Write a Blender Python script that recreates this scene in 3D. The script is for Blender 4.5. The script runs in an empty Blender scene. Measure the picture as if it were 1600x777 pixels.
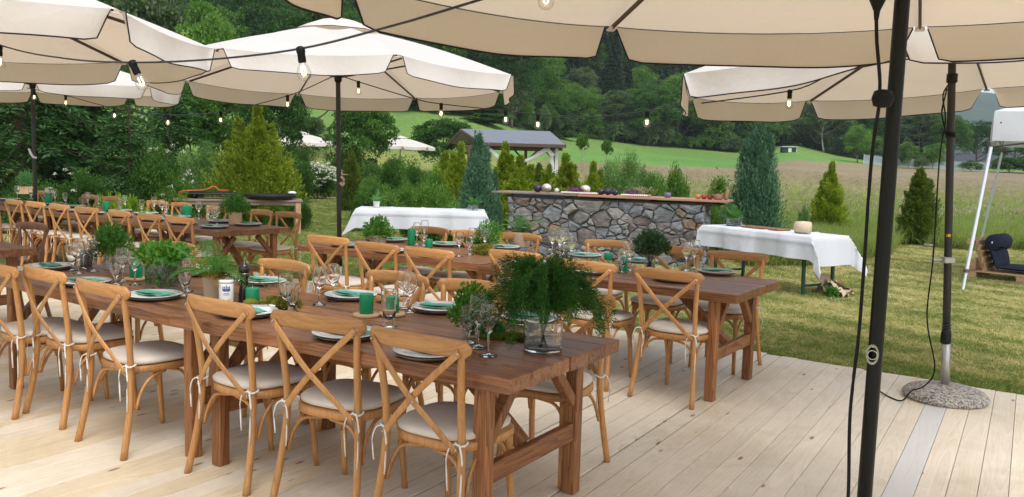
import bpy, math, random
import numpy as np
from mathutils import Vector, Matrix, Euler

R = math.radians
SC = bpy.context.scene
COL = SC.collection
rng = np.random.default_rng(7)
random.seed(7)

# ------------------------------------------------------------------ camera
cam_d = bpy.data.cameras.new('camera')
cam = bpy.data.objects.new('camera', cam_d)
COL.objects.link(cam)
PITCH, ROLL, HC, FPX = 0.1010, 0.0280, 1.598, 1318.3
cam_d.sensor_width = 36.0
cam_d.lens = FPX / 1600 * 36.0
cam_d.clip_start = 0.05
cam_d.clip_end = 6000
cam.location = (0, 0, HC)
cam.matrix_world = (Matrix.Translation((0, 0, HC)) @ Matrix.Rotation(R(90) - PITCH, 4, 'X')
                    @ Matrix.Rotation(ROLL, 4, 'Z'))
SC.camera = cam
cam_d.dof.use_dof = False

# ------------------------------------------------------------------ sky, sun, exposure
SUN_EL, SUN_AZ = 60.0, 158.0      # soft sun behind thin cloud, from behind right of the camera
world = bpy.data.worlds.new('World')
SC.world = world
world.use_nodes = True
wn = world.node_tree.nodes; wl = world.node_tree.links
wn.clear()
w_out = wn.new('ShaderNodeOutputWorld'); w_bg = wn.new('ShaderNodeBackground')
w_sky = wn.new('ShaderNodeTexSky'); w_sky.sky_type = 'NISHITA'; w_sky.sun_disc = False
w_sky.sun_elevation = R(SUN_EL); w_sky.sun_rotation = R(SUN_AZ)
w_sky.air_density = 1.0; w_sky.dust_density = 3.0; w_sky.ozone_density = 1.0; w_sky.altitude = 500
w_hs = wn.new('ShaderNodeHueSaturation'); w_hs.inputs['Saturation'].default_value = 0.34
w_hs.inputs['Value'].default_value = 1.0
wl.new(w_sky.outputs[0], w_hs.inputs['Color']); wl.new(w_hs.outputs[0], w_bg.inputs['Color'])
w_bg.inputs['Strength'].default_value = 0.15
wl.new(w_bg.outputs[0], w_out.inputs['Surface'])

sun_d = bpy.data.lights.new('sun', 'SUN')
sun = bpy.data.objects.new('sun', sun_d); COL.objects.link(sun)
sun_d.energy = 1.0; sun_d.angle = R(38); sun_d.color = (1.0, 0.965, 0.91)
az = R(SUN_AZ)
sdir = Vector((math.sin(az) * math.cos(R(SUN_EL)), math.cos(az) * math.cos(R(SUN_EL)), math.sin(R(SUN_EL))))
sun.rotation_euler = sdir.to_track_quat('Z', 'Y').to_euler()
sun.location = (0, -5, 12)
SC.view_settings.view_transform = 'Standard'
SC.view_settings.look = 'None'
SC.view_settings.exposure = 0.84
SC.view_settings.gamma = 1.0
SC.cycles.max_bounces = 14
SC.cycles.diffuse_bounces = 3
SC.cycles.glossy_bounces = 3
SC.cycles.transmission_bounces = 14
SC.cycles.transparent_max_bounces = 24
SC.cycles.caustics_reflective = False
SC.cycles.caustics_refractive = False

# ------------------------------------------------------------------ object helpers
def props(o, label=None, cat=None, group=None, kind=None):
    if label: o['label'] = label
    if cat: o['category'] = cat
    if group: o['group'] = group
    if kind: o['kind'] = kind
    return o

def empty(name, loc=(0, 0, 0), rz=0.0, label=None, cat=None, group=None, parent=None, kind=None):
    o = bpy.data.objects.new(name, None); COL.objects.link(o)
    o.empty_display_size = 0.1
    o.location = loc; o.rotation_euler = (0, 0, rz)
    if parent: o.parent = parent
    return props(o, label, cat, group, kind)

def link(name, mesh, parent=None, loc=None, rot=None):
    o = bpy.data.objects.new(name, mesh); COL.objects.link(o)
    if parent: o.parent = parent
    if loc is not None: o.location = loc
    if rot is not None: o.rotation_euler = rot
    return o

def kids(o):
    return [c for c in o.children]

def copy_tree(o, parent=None):
    c = o.copy(); COL.objects.link(c); c.parent = parent
    for ch in kids(o):
        copy_tree(ch, c)
    return c

class G:
    """collects shapes for ONE mesh"""
    def __init__(s): s.v = []; s.f = []; s.n = 0; s.sm = []; s.mi = []
    def add(s, V, F, smooth=False, mi=0):
        V = np.asarray(V, float)
        s.v.append(V)
        s.f += [tuple(i + s.n for i in f) for f in F]
        s.sm += [smooth] * len(F); s.mi += [mi] * len(F)
        s.n += len(V)
        return s
    def build(s, name, mats, parent=None, loc=None, rot=None):
        me = bpy.data.meshes.new(name)
        V = np.concatenate(s.v) if s.v else np.zeros((0, 3))
        me.from_pydata(V.tolist(), [], s.f)
        me.polygons.foreach_set('use_smooth', s.sm)
        me.polygons.foreach_set('material_index', s.mi)
        if not isinstance(mats, (list, tuple)): mats = [mats]
        for m in mats: me.materials.append(m)
        me.update()
        return link(name, me, parent, loc, rot)
    # chamfered box
    def box(s, c, size, ch=0.003, rot=None, mi=0):
        h = np.array(size) / 2; ch = min(ch, *(h * 0.9))
        V = []; idx = {}
        for sx in (-1, 1):
            for sy in (-1, 1):
                for sz in (-1, 1):
                    sg = np.array([sx, sy, sz])
                    for a in range(3):
                        p = sg * (h - ch); p[a] = sg[a] * h[a]
                        idx[(sx, sy, sz, a)] = len(V); V.append(p)
        F = []
        for a in range(3):
            b, c2 = (a + 1) % 3, (a + 2) % 3
            for sg in (-1, 1):
                q = []
                for (u, w) in ((-1, -1), (1, -1), (1, 1), (-1, 1)):
                    k = [0, 0, 0]; k[a] = sg; k[b] = u; k[c2] = w
                    q.append(idx[(*k, a)])
                F.append(tuple(q if sg > 0 else q[::-1]))
        for a in range(3):      # edges along axis a
            b, c2 = (a + 1) % 3, (a + 2) % 3
            for u in (-1, 1):
                for w in (-1, 1):
                    k0 = [0, 0, 0]; k0[a] = -1; k0[b] = u; k0[c2] = w
                    k1 = list(k0); k1[a] = 1
                    q = [idx[(*k0, b)], idx[(*k1, b)], idx[(*k1, c2)], idx[(*k0, c2)]]
                    F.append(tuple(q if u * w < 0 else q[::-1]))
        for sx in (-1, 1):
            for sy in (-1, 1):
                for sz in (-1, 1):
                    q = [idx[(sx, sy, sz, a)] for a in range(3)]
                    F.append(tuple(q if sx * sy * sz > 0 else q[::-1]))
        V = np.array(V)
        if rot is not None: V = V @ np.array(rot).T
        return s.add(V + np.array(c), F, False, mi)
    def beam(s, p0, p1, w, h, ch=0.003, up=(0, 0, 1), mi=0):
        p0 = np.array(p0, float); p1 = np.array(p1, float); d = p1 - p0; L = np.linalg.norm(d); d /= L
        up = np.array(up, float); x = np.cross(d, up)
        if np.linalg.norm(x) < 1e-4: x = np.cross(d, (0, 1, 0))
        x /= np.linalg.norm(x); z = np.cross(x, d)
        return s.box((p0 + p1) / 2, (w, L, h), ch, np.c_[x, d, z], mi)
    # swept tube, elliptic section (ra along side, rb along up)
    def tube(s, P, ra, rb=None, n=8, up=(0, 0, 1), caps=True, smooth=True, mi=0, sq=1.0):
        P = np.asarray(P, float); m = len(P)
        ra = np.broadcast_to(np.asarray(ra, float), (m,)); rb = ra if rb is None else np.broadcast_to(np.asarray(rb, float), (m,))
        T = np.gradient(P, axis=0); T /= np.linalg.norm(T, axis=1)[:, None] + 1e-12
        a = np.arange(n) / n * 2 * np.pi
        ca, sa = np.cos(a), np.sin(a)
        if sq != 1.0:
            ca = np.sign(ca) * np.abs(ca) ** sq; sa = np.sign(sa) * np.abs(sa) ** sq
        V = []; up0 = np.array(up, float)
        for i in range(m):
            x = np.cross(T[i], up0)
            if np.linalg.norm(x) < 1e-3: x = np.cross(T[i], (0.3, 1, 0))
            x /= np.linalg.norm(x); z = np.cross(x, T[i])
            V.append(P[i] + ra[i] * ca[:, None] * x + rb[i] * sa[:, None] * z)
        V = np.concatenate(V); F = []
        for i in range(m - 1):
            for j in range(n):
                k = (j + 1) % n
                F.append((i * n + j, i * n + k, (i + 1) * n + k, (i + 1) * n + j))
        if caps:
            F.append(tuple(range(n - 1, -1, -1))); F.append(tuple((m - 1) * n + j for j in range(n)))
        return s.add(V, F, smooth, mi)
    def lathe(s, prof, n=20, c=(0, 0, 0), smooth=True, mi=0, sx=1.0, sy=1.0, close=True):
        prof = np.asarray(prof, float); m = len(prof); a = np.arange(n) / n * 2 * np.pi
        V = np.zeros((m * n, 3))
        for i, (r, z) in enumerate(prof):
            V[i * n:(i + 1) * n] = np.c_[r * np.cos(a) * sx, r * np.sin(a) * sy, np.full(n, z)]
        F = []
        for i in range(m - 1):
            for j in range(n):
                k = (j + 1) % n
                F.append((i * n + j, i * n + k, (i + 1) * n + k, (i + 1) * n + j))
        if close:
            if prof[0][0] > 1e-5: F.append(tuple(range(n - 1, -1, -1)))
            if prof[-1][0] > 1e-5: F.append(tuple((m - 1) * n + j for j in range(n)))
        return s.add(V + np.array(c), F, smooth, mi)
    def ball(s, c, r, n=8, m=6, sx=1, sy=1, sz=1, mi=0):
        t = np.linspace(-np.pi / 2, np.pi / 2, m + 1)
        prof = [(max(r * math.cos(x), 1e-6 if 0 else 0.0005 * r), r * math.sin(x) * sz) for x in t]
        return s.lathe(prof, n, c, True, mi, sx, sy)

def spline(P, n=24):
    """Catmull-Rom through the points"""
    P = np.asarray(P, float)
    Q = np.vstack([2 * P[0] - P[1], P, 2 * P[-1] - P[-2]])
    out = []; seg = len(P) - 1
    for t in np.linspace(0, seg, n):
        i = min(int(t), seg - 1); u = t - i
        a, b, c, d = Q[i:i + 4]
        out.append(0.5 * (2 * b + (c - a) * u + (2 * a - 5 * b + 4 * c - d) * u * u + (3 * b - a - 3 * c + d) * u ** 3))
    return np.array(out)

# ------------------------------------------------------------------ materials
def newmat(name):
    m = bpy.data.materials.new(name); m.use_nodes = True
    nt = m.node_tree; nt.nodes.clear()
    out = nt.nodes.new('ShaderNodeOutputMaterial')
    return m, nt, out

def nd(nt, t, **k):
    n = nt.nodes.new(t)
    for a, b in k.items():
        if a.startswith('i_'): n.inputs[a[2:].replace('_', ' ')].default_value = b
        else: setattr(n, a, b)
    return n

def ramp(nt, stops, interp='LINEAR'):
    r = nt.nodes.new('ShaderNodeValToRGB'); e = r.color_ramp.elements
    r.color_ramp.interpolation = interp
    while len(e) > 1: e.remove(e[-1])
    e[0].position = stops[0][0]; e[0].color = (*stops[0][1], 1)
    for p, c in stops[1:]:
        x = e.new(p); x.color = (*c, 1)
    return r

def mixc(nt, fac, a, b, mode='MIX'):
    m = nt.nodes.new('ShaderNodeMix'); m.data_type = 'RGBA'; m.blend_type = mode
    def put(sock, v):
        if isinstance(v, (int, float)): sock.default_value = v
        elif isinstance(v, tuple): sock.default_value = (*v, 1) if len(v) == 3 else v
        else: nt.links.new(v, sock)
    put(m.inputs[0], fac); put(m.inputs[6], a); put(m.inputs[7], b)
    return m.outputs[2]

def coords(nt, scale=(1, 1, 1), kind='Object', jitter=True, rot=(0, 0, 0)):
    tc = nd(nt, 'ShaderNodeTexCoord'); mp = nd(nt, 'ShaderNodeMapping')
    mp.inputs['Scale'].default_value = scale; mp.inputs['Rotation'].default_value = rot
    nt.links.new(tc.outputs[kind], mp.inputs['Vector'])
    if jitter:
        oi = nd(nt, 'ShaderNodeObjectInfo'); mu = nd(nt, 'ShaderNodeMath', operation='MULTIPLY'); mu.inputs[1].default_value = 37.0
        nt.links.new(oi.outputs['Random'], mu.inputs[0]); cb = nd(nt, 'ShaderNodeCombineXYZ')
        for i in range(3): nt.links.new(mu.outputs[0], cb.inputs[i])
        nt.links.new(cb.outputs[0], mp.inputs['Location'])
    return mp.outputs[0]

def noise(nt, vec, scale, detail=4, rough=0.55, dist=0.0):
    n = nd(nt, 'ShaderNodeTexNoise'); n.inputs['Scale'].default_value = scale; n.inputs['Detail'].default_value = detail
    n.inputs['Roughness'].default_value = rough; n.inputs['Distortion'].default_value = dist
    if vec is not None: nt.links.new(vec, n.inputs['Vector'])
    return n.outputs['Fac']

def bumpn(nt, h, strength, dist=0.002):
    b = nd(nt, 'ShaderNodeBump'); b.inputs['Strength'].default_value = strength; b.inputs['Distance'].default_value = dist
    nt.links.new(h, b.inputs['Height']); return b.outputs[0]

def principled(nt, out, col, rough=0.5, spec=0.5, metal=0.0, normal=None, **k):
    p = nd(nt, 'ShaderNodeBsdfPrincipled')
    if isinstance(col, tuple): p.inputs['Base Color'].default_value = (*col, 1)
    else: nt.links.new(col, p.inputs['Base Color'])
    if isinstance(rough, (int, float)): p.inputs['Roughness'].default_value = rough
    else: nt.links.new(rough, p.inputs['Roughness'])
    p.inputs['Specular IOR Level'].default_value = spec; p.inputs['Metallic'].default_value = metal
    if normal is not None: nt.links.new(normal, p.inputs['Normal'])
    for a, b in k.items(): p.inputs[a].default_value = b
    if out is not None: nt.links.new(p.outputs[0], out.inputs['Surface'])
    return p

def mat_plain(name, col, rough=0.5, spec=0.5, metal=0.0, var=0.12, sc=12.0, bump=0.0, bsc=60.0):
    m, nt, out = newmat(name)
    v = coords(nt)
    f = noise(nt, v, sc, 5)
    c = mixc(nt, f, tuple(x * (1 - var) for x in col), tuple(min(1, x * (1 + var)) for x in col))
    nb = bumpn(nt, noise(nt, v, bsc, 4), bump) if bump else None
    principled(nt, out, c, rough, spec, metal, nb)
    return m

def mat_wood(name, cols, axis=0, rough=0.5, grain=1.0, objvar=0.25, knots=0.0, spec=0.35, bump=0.25, wide=1.0, knotcol=(0.10, 0.045, 0.015), rings=0.0, dirt=0.0):
    """cols: dark, mid, light; grain runs along axis"""
    m, nt, out = newmat(name)
    s = [9.0 * wide] * 3; s[axis] = 0.7 * wide
    v = coords(nt, tuple(s))
    a = noise(nt, v, 2.0 * grain, 6, 0.6, 1.2)
    s2 = [60.0] * 3; s2[axis] = 2.0
    v2 = coords(nt, tuple(s2))
    b = noise(nt, v2, 2.5, 4, 0.6)
    r = ramp(nt, [(0.28, cols[0]), (0.5, cols[1]), (0.72, cols[2])])
    if rings:
        s4 = [5.5 * wide] * 3; s4[axis] = 0.42 * wide
        v4 = coords(nt, tuple(s4)); wv = nd(nt, 'ShaderNodeTexNoise'); wv.inputs['Scale'].default_value = 1.0; wv.inputs['Detail'].default_value = 1.0; wv.inputs['Distortion'].default_value = 0.8
        nt.links.new(v4, wv.inputs['Vector'])
        mm = nd(nt, 'ShaderNodeMath', operation='MULTIPLY'); mm.inputs[1].default_value = 16.0; nt.links.new(wv.outputs['Fac'], mm.inputs[0])
        ff = nd(nt, 'ShaderNodeMath', operation='FRACT'); nt.links.new(mm.outputs[0], ff.inputs[0])
        m3 = nd(nt, 'ShaderNodeMath', operation='MULTIPLY_ADD'); m3.inputs[1].default_value = 0.5; m3.inputs[2].default_value = 0.25; nt.links.new(ff.outputs[0], m3.inputs[0])
        a = mixc(nt, rings, a, m3.outputs[0])
    ad = nd(nt, 'ShaderNodeMath', operation='MULTIPLY_ADD'); ad.inputs[1].default_value = 0.45; nt.links.new(b, ad.inputs[0])
    sb = nd(nt, 'ShaderNodeMath', operation='MULTIPLY'); sb.inputs[1].default_value = 0.72; nt.links.new(a, sb.inputs[0])
    nt.links.new(sb.outputs[0], ad.inputs[2]); nt.links.new(ad.outputs[0], r.inputs[0])
    c = r.outputs[0]
    oi = nd(nt, 'ShaderNodeObjectInfo'); mr = nd(nt, 'ShaderNodeMapRange')
    mr.inputs['To Min'].default_value = 1 - objvar; mr.inputs['To Max'].default_value = 1 + objvar * 0.6
    nt.links.new(oi.outputs['Random'], mr.inputs['Value'])
    hs = nd(nt, 'ShaderNodeHueSaturation'); nt.links.new(c, hs.inputs['Color']); nt.links.new(mr.outputs[0], hs.inputs['Value'])
    c = hs.outputs[0]
    if knots:
        s3 = [1.0] * 3; s3[axis] = 0.33
        v3 = coords(nt, tuple(s3))
        vo = nd(nt, 'ShaderNodeTexVoronoi'); vo.inputs['Scale'].default_value = knots; vo.feature = 'F1'
        vo.inputs['Randomness'].default_value = 1.0; nt.links.new(v3, vo.inputs['Vector'])
        kr = ramp(nt, [(0.060, (1, 1, 1)), (0.105, (0, 0, 0))])
        nt.links.new(vo.outputs['Distance'], kr.inputs[0])
        c = mixc(nt, kr.outputs[0], c, knotcol)
    if dirt:
        ge = nd(nt, 'ShaderNodeNewGeometry'); dn = noise(nt, ge.outputs['Position'], 1.3, 7, 0.72, 0.5)
        dr = ramp(nt, [(0.32, (1 - dirt, 1 - dirt * 1.15, 1 - dirt * 1.5)), (0.55, (1, 1, 1))]); nt.links.new(dn, dr.inputs[0])
        c = mixc(nt, 1.0, c, dr.outputs[0], 'MULTIPLY')
        dn2 = noise(nt, ge.outputs['Position'], 34.0, 3, 0.5); dr2 = ramp(nt, [(0.24, (0.72, 0.64, 0.5)), (0.29, (1, 1, 1))]); nt.links.new(dn2, dr2.inputs[0])
        c = mixc(nt, 1.0, c, dr2.outputs[0], 'MULTIPLY')
    nb = bumpn(nt, b, bump, 0.0012)
    principled(nt, out, c, rough, spec, 0.0, nb)
    return m

def mat_leaf(name, c0, c1, c2=None, trans=0.35, rough=0.55, hsc=0.6, spec=0.25):
    """colour varies from leaf to leaf (attribute rnd) and clump to clump"""
    k_ = 1.0 if ('petal' in name or 'blossom' in name or 'grass' in name or 'seed' in name) else 1.2
    c0, c1 = (tuple(x * k_ for x in q) for q in (c0, c1)); c2 = tuple(x * k_ for x in c2) if c2 else None
    m, nt, out = newmat(name)
    at = nd(nt, 'ShaderNodeAttribute'); at.attribute_name = 'rnd'
    r = ramp(nt, [(0.0, c0), (0.6, c1), (1.0, c2 or c1)])
    tc = nd(nt, 'ShaderNodeTexCoord')
    f = noise(nt, tc.outputs['Object'], hsc, 3)
    ad = nd(nt, 'ShaderNodeMath', operation='MULTIPLY_ADD'); ad.inputs[1].default_value = 0.9; ad.inputs[2].default_value = -0.45
    nt.links.new(f, ad.inputs[0])
    sm = nd(nt, 'ShaderNodeMath', operation='ADD', use_clamp=True); nt.links.new(ad.outputs[0], sm.inputs[0]); nt.links.new(at.outputs['Fac'], sm.inputs[1])
    nt.links.new(sm.outputs[0], r.inputs[0])
    oi = nd(nt, 'ShaderNodeObjectInfo'); mr = nd(nt, 'ShaderNodeMapRange'); mr.inputs['To Min'].default_value = 0.82; mr.inputs['To Max'].default_value = 1.15
    nt.links.new(oi.outputs['Random'], mr.inputs['Value'])
    hs = nd(nt, 'ShaderNodeHueSaturation'); nt.links.new(r.outputs[0], hs.inputs['Color']); nt.links.new(mr.outputs[0], hs.inputs['Value'])
    p = principled(nt, None, hs.outputs[0], rough, spec)
    t = nd(nt, 'ShaderNodeBsdfTranslucent')
    tcol = mixc(nt, 1.0, hs.outputs[0], (1.5, 1.6, 0.7), 'MULTIPLY')
    nt.links.new(tcol, t.inputs['Color'])
    mx = nd(nt, 'ShaderNodeMixShader'); mx.inputs[0].default_value = trans
    nt.links.new(p.outputs[0], mx.inputs[1]); nt.links.new(t.outputs[0], mx.inputs[2]); nt.links.new(mx.outputs[0], out.inputs['Surface'])
    return m

M = {}
M['table_top'] = mat_wood('dark stained plank', ((0.044, 0.016, 0.011), (0.145, 0.055, 0.026), (0.38, 0.165, 0.066)), 0, 0.33, objvar=0.30, wide=1.1, knots=0.0, rings=0.35, spec=0.45)
M['table_leg'] = mat_wood('stained post', ((0.065, 0.022, 0.010), (0.19, 0.070, 0.026), (0.37, 0.165, 0.062)), 2, 0.5, objvar=0.25, wide=1.3, rings=0.6, knots=3.0, knotcol=(0.05, 0.018, 0.008))
M['table_beam'] = mat_wood('stained beam', ((0.060, 0.020, 0.010), (0.17, 0.062, 0.025), (0.33, 0.145, 0.055)), 1, 0.5, objvar=0.25, wide=1.3, rings=0.5)
M['chair_wood'] = mat_wood('honey beech', ((0.31, 0.122, 0.036), (0.44, 0.20, 0.060), (0.56, 0.29, 0.105)), 2, 0.36, objvar=0.20, spec=0.5, bump=0.12, wide=1.0, rings=0.4)
M['chair_wood_x'] = mat_wood('honey beech rail', ((0.31, 0.122, 0.036), (0.44, 0.20, 0.060), (0.56, 0.29, 0.105)), 0, 0.36, objvar=0.20, spec=0.5, bump=0.12, wide=1.0, rings=0.4)
M['chair_dark_x'] = M['chair_dark'] = mat_wood('walnut beech', ((0.09, 0.035, 0.018), (0.15, 0.06, 0.03), (0.2, 0.09, 0.045)), 2, 0.42, objvar=0.1, spec=0.4, bump=0.08)
M['deck'] = mat_wood('pale larch board', ((0.64, 0.53, 0.38), (0.735, 0.645, 0.505), (0.79, 0.715, 0.58)), 1, 0.5, objvar=0.05, dirt=0.16, knots=7.5, wide=1.0, rings=0.65, spec=0.35, bump=0.2, knotcol=(0.30, 0.19, 0.12))
M['deck_grey'] = mat_wood('weathered board', ((0.56, 0.55, 0.53), (0.62, 0.61, 0.59), (0.67, 0.655, 0.63)), 1, 0.6, objvar=0.03, knots=4.0, rings=0.4, spec=0.3)
M['deck_shade_tint'] = mat_wood('larch board tinted by canvas shade', ((0.60, 0.46, 0.28), (0.69, 0.565, 0.385), (0.75, 0.645, 0.475)), 1, 0.5, objvar=0.05, dirt=0.16, knots=7.5, wide=0.9, rings=0.65, spec=0.3, bump=0.3, knotcol=(0.30, 0.19, 0.12))  # same larch, yellowed to paint in the warm shade under the parasol canvases
M['old_wood'] = mat_wood('weathered plank', ((0.13, 0.09, 0.065), (0.22, 0.16, 0.12), (0.33, 0.25, 0.19)), 0, 0.7, objvar=0.2)
M['terracotta_wood'] = mat_wood('reddish counter plank', ((0.30, 0.15, 0.10), (0.42, 0.22, 0.15), (0.52, 0.30, 0.21)), 0, 0.6, objvar=0.15)
M['pallet'] = mat_wood('pallet pine', ((0.30, 0.17, 0.09), (0.42, 0.26, 0.14), (0.55, 0.37, 0.22)), 0, 0.65, objvar=0.2)
M['slice'] = mat_wood('raw wood slice', ((0.42, 0.26, 0.13), (0.52, 0.34, 0.19), (0.62, 0.43, 0.26)), 2, 0.6)
M['bark'] = mat_plain('bark', (0.16, 0.12, 0.09), 0.9, 0.1, var=0.5, sc=20, bump=0.8)
M['bark_pale'] = mat_plain('pale bark', (0.34, 0.32, 0.29), 0.9, 0.1, var=0.4, sc=8, bump=0.5)
M['bark_pot'] = mat_plain('birch bark pot', (0.36, 0.27, 0.20), 0.85, 0.2, var=0.35, sc=30, bump=0.6)
M['metal_dark'] = mat_plain('bronze coated tube', (0.022, 0.020, 0.018), 0.38, 0.4, 0.0, var=0.05)
M['metal_black'] = mat_plain('black coated tube', (0.008, 0.009, 0.008), 0.4, 0.22, 0.0, var=0.05)
M['rib_brown'] = mat_plain('brown rib', (0.055, 0.030, 0.018), 0.45, 0.4, var=0.08)
M['steel'] = mat_plain('steel', (0.42, 0.43, 0.43), 0.18, 0.5, 1.0, var=0.1)
M['galv'] = mat_plain('galvanised tube', (0.42, 0.42, 0.40), 0.4, 0.5, 0.8, var=0.12, sc=30)
M['rubber'] = mat_plain('black rubber', (0.007, 0.007, 0.008), 0.55, 0.2, var=0.1)
M['cable_blue'] = mat_plain('dark string cable', (0.020, 0.024, 0.034), 0.4, 0.5, var=0.1)
M['piping'] = mat_plain('dark hem piping', (0.022, 0.015, 0.018), 0.7, 0.2, var=0.1)
M['white_metal'] = mat_plain('white coated metal', (0.62, 0.66, 0.70), 0.35, 0.5, var=0.04)
M['tie'] = mat_plain('white cotton tie', (0.74, 0.72, 0.67), 0.8, 0.2, var=0.06, bump=0.3)
M['cushion'] = mat_plain('cream cushion cloth', (0.69, 0.62, 0.53), 0.85, 0.2, var=0.06, sc=6, bump=0.25, bsc=500)
M['green_wax'] = mat_plain('green wax', (0.008, 0.23, 0.095), 0.4, 0.4, var=0.12, sc=20)
M['china'] = mat_plain('white china', (0.80, 0.80, 0.78), 0.12, 0.5, var=0.02)
M['slate'] = mat_plain('dark glazed plate rim', (0.12, 0.10, 0.10), 0.3, 0.5, var=0.3, sc=14)
M['pepper'] = mat_plain('black lacquered wood', (0.018, 0.010, 0.010), 0.12, 0.6, var=0.2)
M['moss'] = mat_plain('moss', (0.14, 0.15, 0.025), 0.95, 0.05, var=0.6, sc=30, bump=1.0, bsc=120)
M['moss_green'] = mat_plain('green moss', (0.06, 0.13, 0.018), 0.95, 0.05, var=0.5, sc=30, bump=1.0, bsc=120)
M['navy'] = mat_plain('navy cushion cloth', (0.022, 0.028, 0.055), 0.85, 0.2, var=0.15, bump=0.3)
M['green_metal'] = mat_plain('green beer table leg', (0.012, 0.060, 0.040), 0.4, 0.5, var=0.08)
M['white_paint'] = mat_plain('white pot', (0.72, 0.68, 0.62), 0.5, 0.4, var=0.05)
M['kraft'] = mat_plain('kraft paper', (0.50, 0.39, 0.28), 0.8, 0.2, var=0.15, bump=0.4, bsc=20)
M['straw'] = mat_plain('wrapped straw', (0.62, 0.52, 0.36), 0.9, 0.1, var=0.3, sc=60, bump=1.0, bsc=150)
M['black_iron'] = mat_plain('black iron', (0.014, 0.014, 0.015), 0.45, 0.5, var=0.2)
M['orange'] = mat_plain('orange plastic', (0.50, 0.09, 0.02), 0.4, 0.5, var=0.08)
M['purple'] = mat_plain('purple vegetable skin', (0.030, 0.014, 0.045), 0.3, 0.5, var=0.4)
M['violet'] = mat_plain('violet petals', (0.18, 0.06, 0.16), 0.7, 0.3, var=0.4, sc=60)
M['cream'] = mat_plain('cream flesh', (0.74, 0.70, 0.58), 0.5, 0.4, var=0.05)
M['tomato'] = mat_plain('red fruit skin', (0.42, 0.03, 0.03), 0.25, 0.5, var=0.2)
M['pumpkin'] = mat_plain('orange fruit skin', (0.55, 0.18, 0.05), 0.35, 0.5, var=0.2)
M['terracotta'] = mat_plain('terracotta', (0.38, 0.19, 0.13), 0.8, 0.3, var=0.15)
M['bluebox'] = mat_plain('blue tarpaulin edge', (0.05, 0.08, 0.2), 0.6, 0.3, var=0.1)
M['concrete_core'] = mat_plain('mortar', (0.07, 0.065, 0.06), 0.95, 0.1, var=0.25, bump=0.5)
M['shed_green'] = mat_plain('green shed boards', (0.02, 0.07, 0.06), 0.7, 0.2)
M['roof_grey'] = mat_plain('grey roof felt', (0.17, 0.19, 0.22), 0.6, 0.4, var=0.12, sc=3)
M['timber_dark'] = mat_plain('dark timber', (0.10, 0.065, 0.045), 0.7, 0.3, var=0.2)
M['timber_white'] = mat_plain('white post', (0.62, 0.62, 0.62), 0.6, 0.3, var=0.05)
M['soil'] = mat_plain('soil', (0.05, 0.035, 0.022), 0.95, 0.1, var=0.3)
M['yellow_tag'] = mat_plain('yellow sticker', (0.75, 0.42, 0.02), 0.5, 0.4)
M['navy_print'] = mat_plain('blue print', (0.04, 0.07, 0.30), 0.5, 0.4)
M['wick'] = mat_plain('wick', (0.7, 0.66, 0.6), 0.8, 0.2)

def mat_fabric(name, c_out, c_trans, mixf, bumps=1.0, c_in=None):
    m, nt, out = newmat(name)
    v = coords(nt, (1, 1, 1))
    f = noise(nt, v, 1.6, 3, 0.5, 0.8)
    f2 = noise(nt, v, 9.0, 4, 0.6, 1.0)
    c = mixc(nt, f, tuple(x * 0.91 for x in c_out), tuple(min(0.9, x * 1.03) for x in c_out))
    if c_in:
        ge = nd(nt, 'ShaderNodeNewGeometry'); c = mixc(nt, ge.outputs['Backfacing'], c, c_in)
    hb = nd(nt, 'ShaderNodeMath', operation='MULTIPLY_ADD'); hb.inputs[1].default_value = 0.22; nt.links.new(f2, hb.inputs[0]); nt.links.new(f, hb.inputs[2])
    nb = bumpn(nt, hb.outputs[0], 0.55 * bumps, 0.03)
    d = nd(nt, 'ShaderNodeBsdfDiffuse'); nt.links.new(c, d.inputs['Color']); nt.links.new(nb, d.inputs['Normal'])
    t = nd(nt, 'ShaderNodeBsdfTranslucent'); t.inputs['Color'].default_value = (*c_trans, 1); nt.links.new(nb, t.inputs['Normal'])
    mx = nd(nt, 'ShaderNodeMixShader'); mx.inputs[0].default_value = mixf
    nt.links.new(d.outputs[0], mx.inputs[1]); nt.links.new(t.outputs[0], mx.inputs[2]); nt.links.new(mx.outputs[0], out.inputs['Surface'])
    return m
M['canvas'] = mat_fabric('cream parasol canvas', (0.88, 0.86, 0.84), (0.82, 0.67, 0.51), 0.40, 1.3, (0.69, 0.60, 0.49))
M['linen'] = mat_fabric('white tablecloth', (0.72, 0.74, 0.80), (0.7, 0.72, 0.8), 0.12, 0.9)
M['tent'] = mat_fabric('white tent cloth', (0.74, 0.76, 0.80), (0.7, 0.7, 0.66), 0.25, 0.6)
M['napkin'] = mat_fabric('green napkin', (0.15, 0.44, 0.33), (0.05, 0.3, 0.2), 0.1, 0.4)
M['drape'] = mat_fabric('white drape', (0.82, 0.82, 0.84), (0.8, 0.8, 0.8), 0.25, 0.5)

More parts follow.
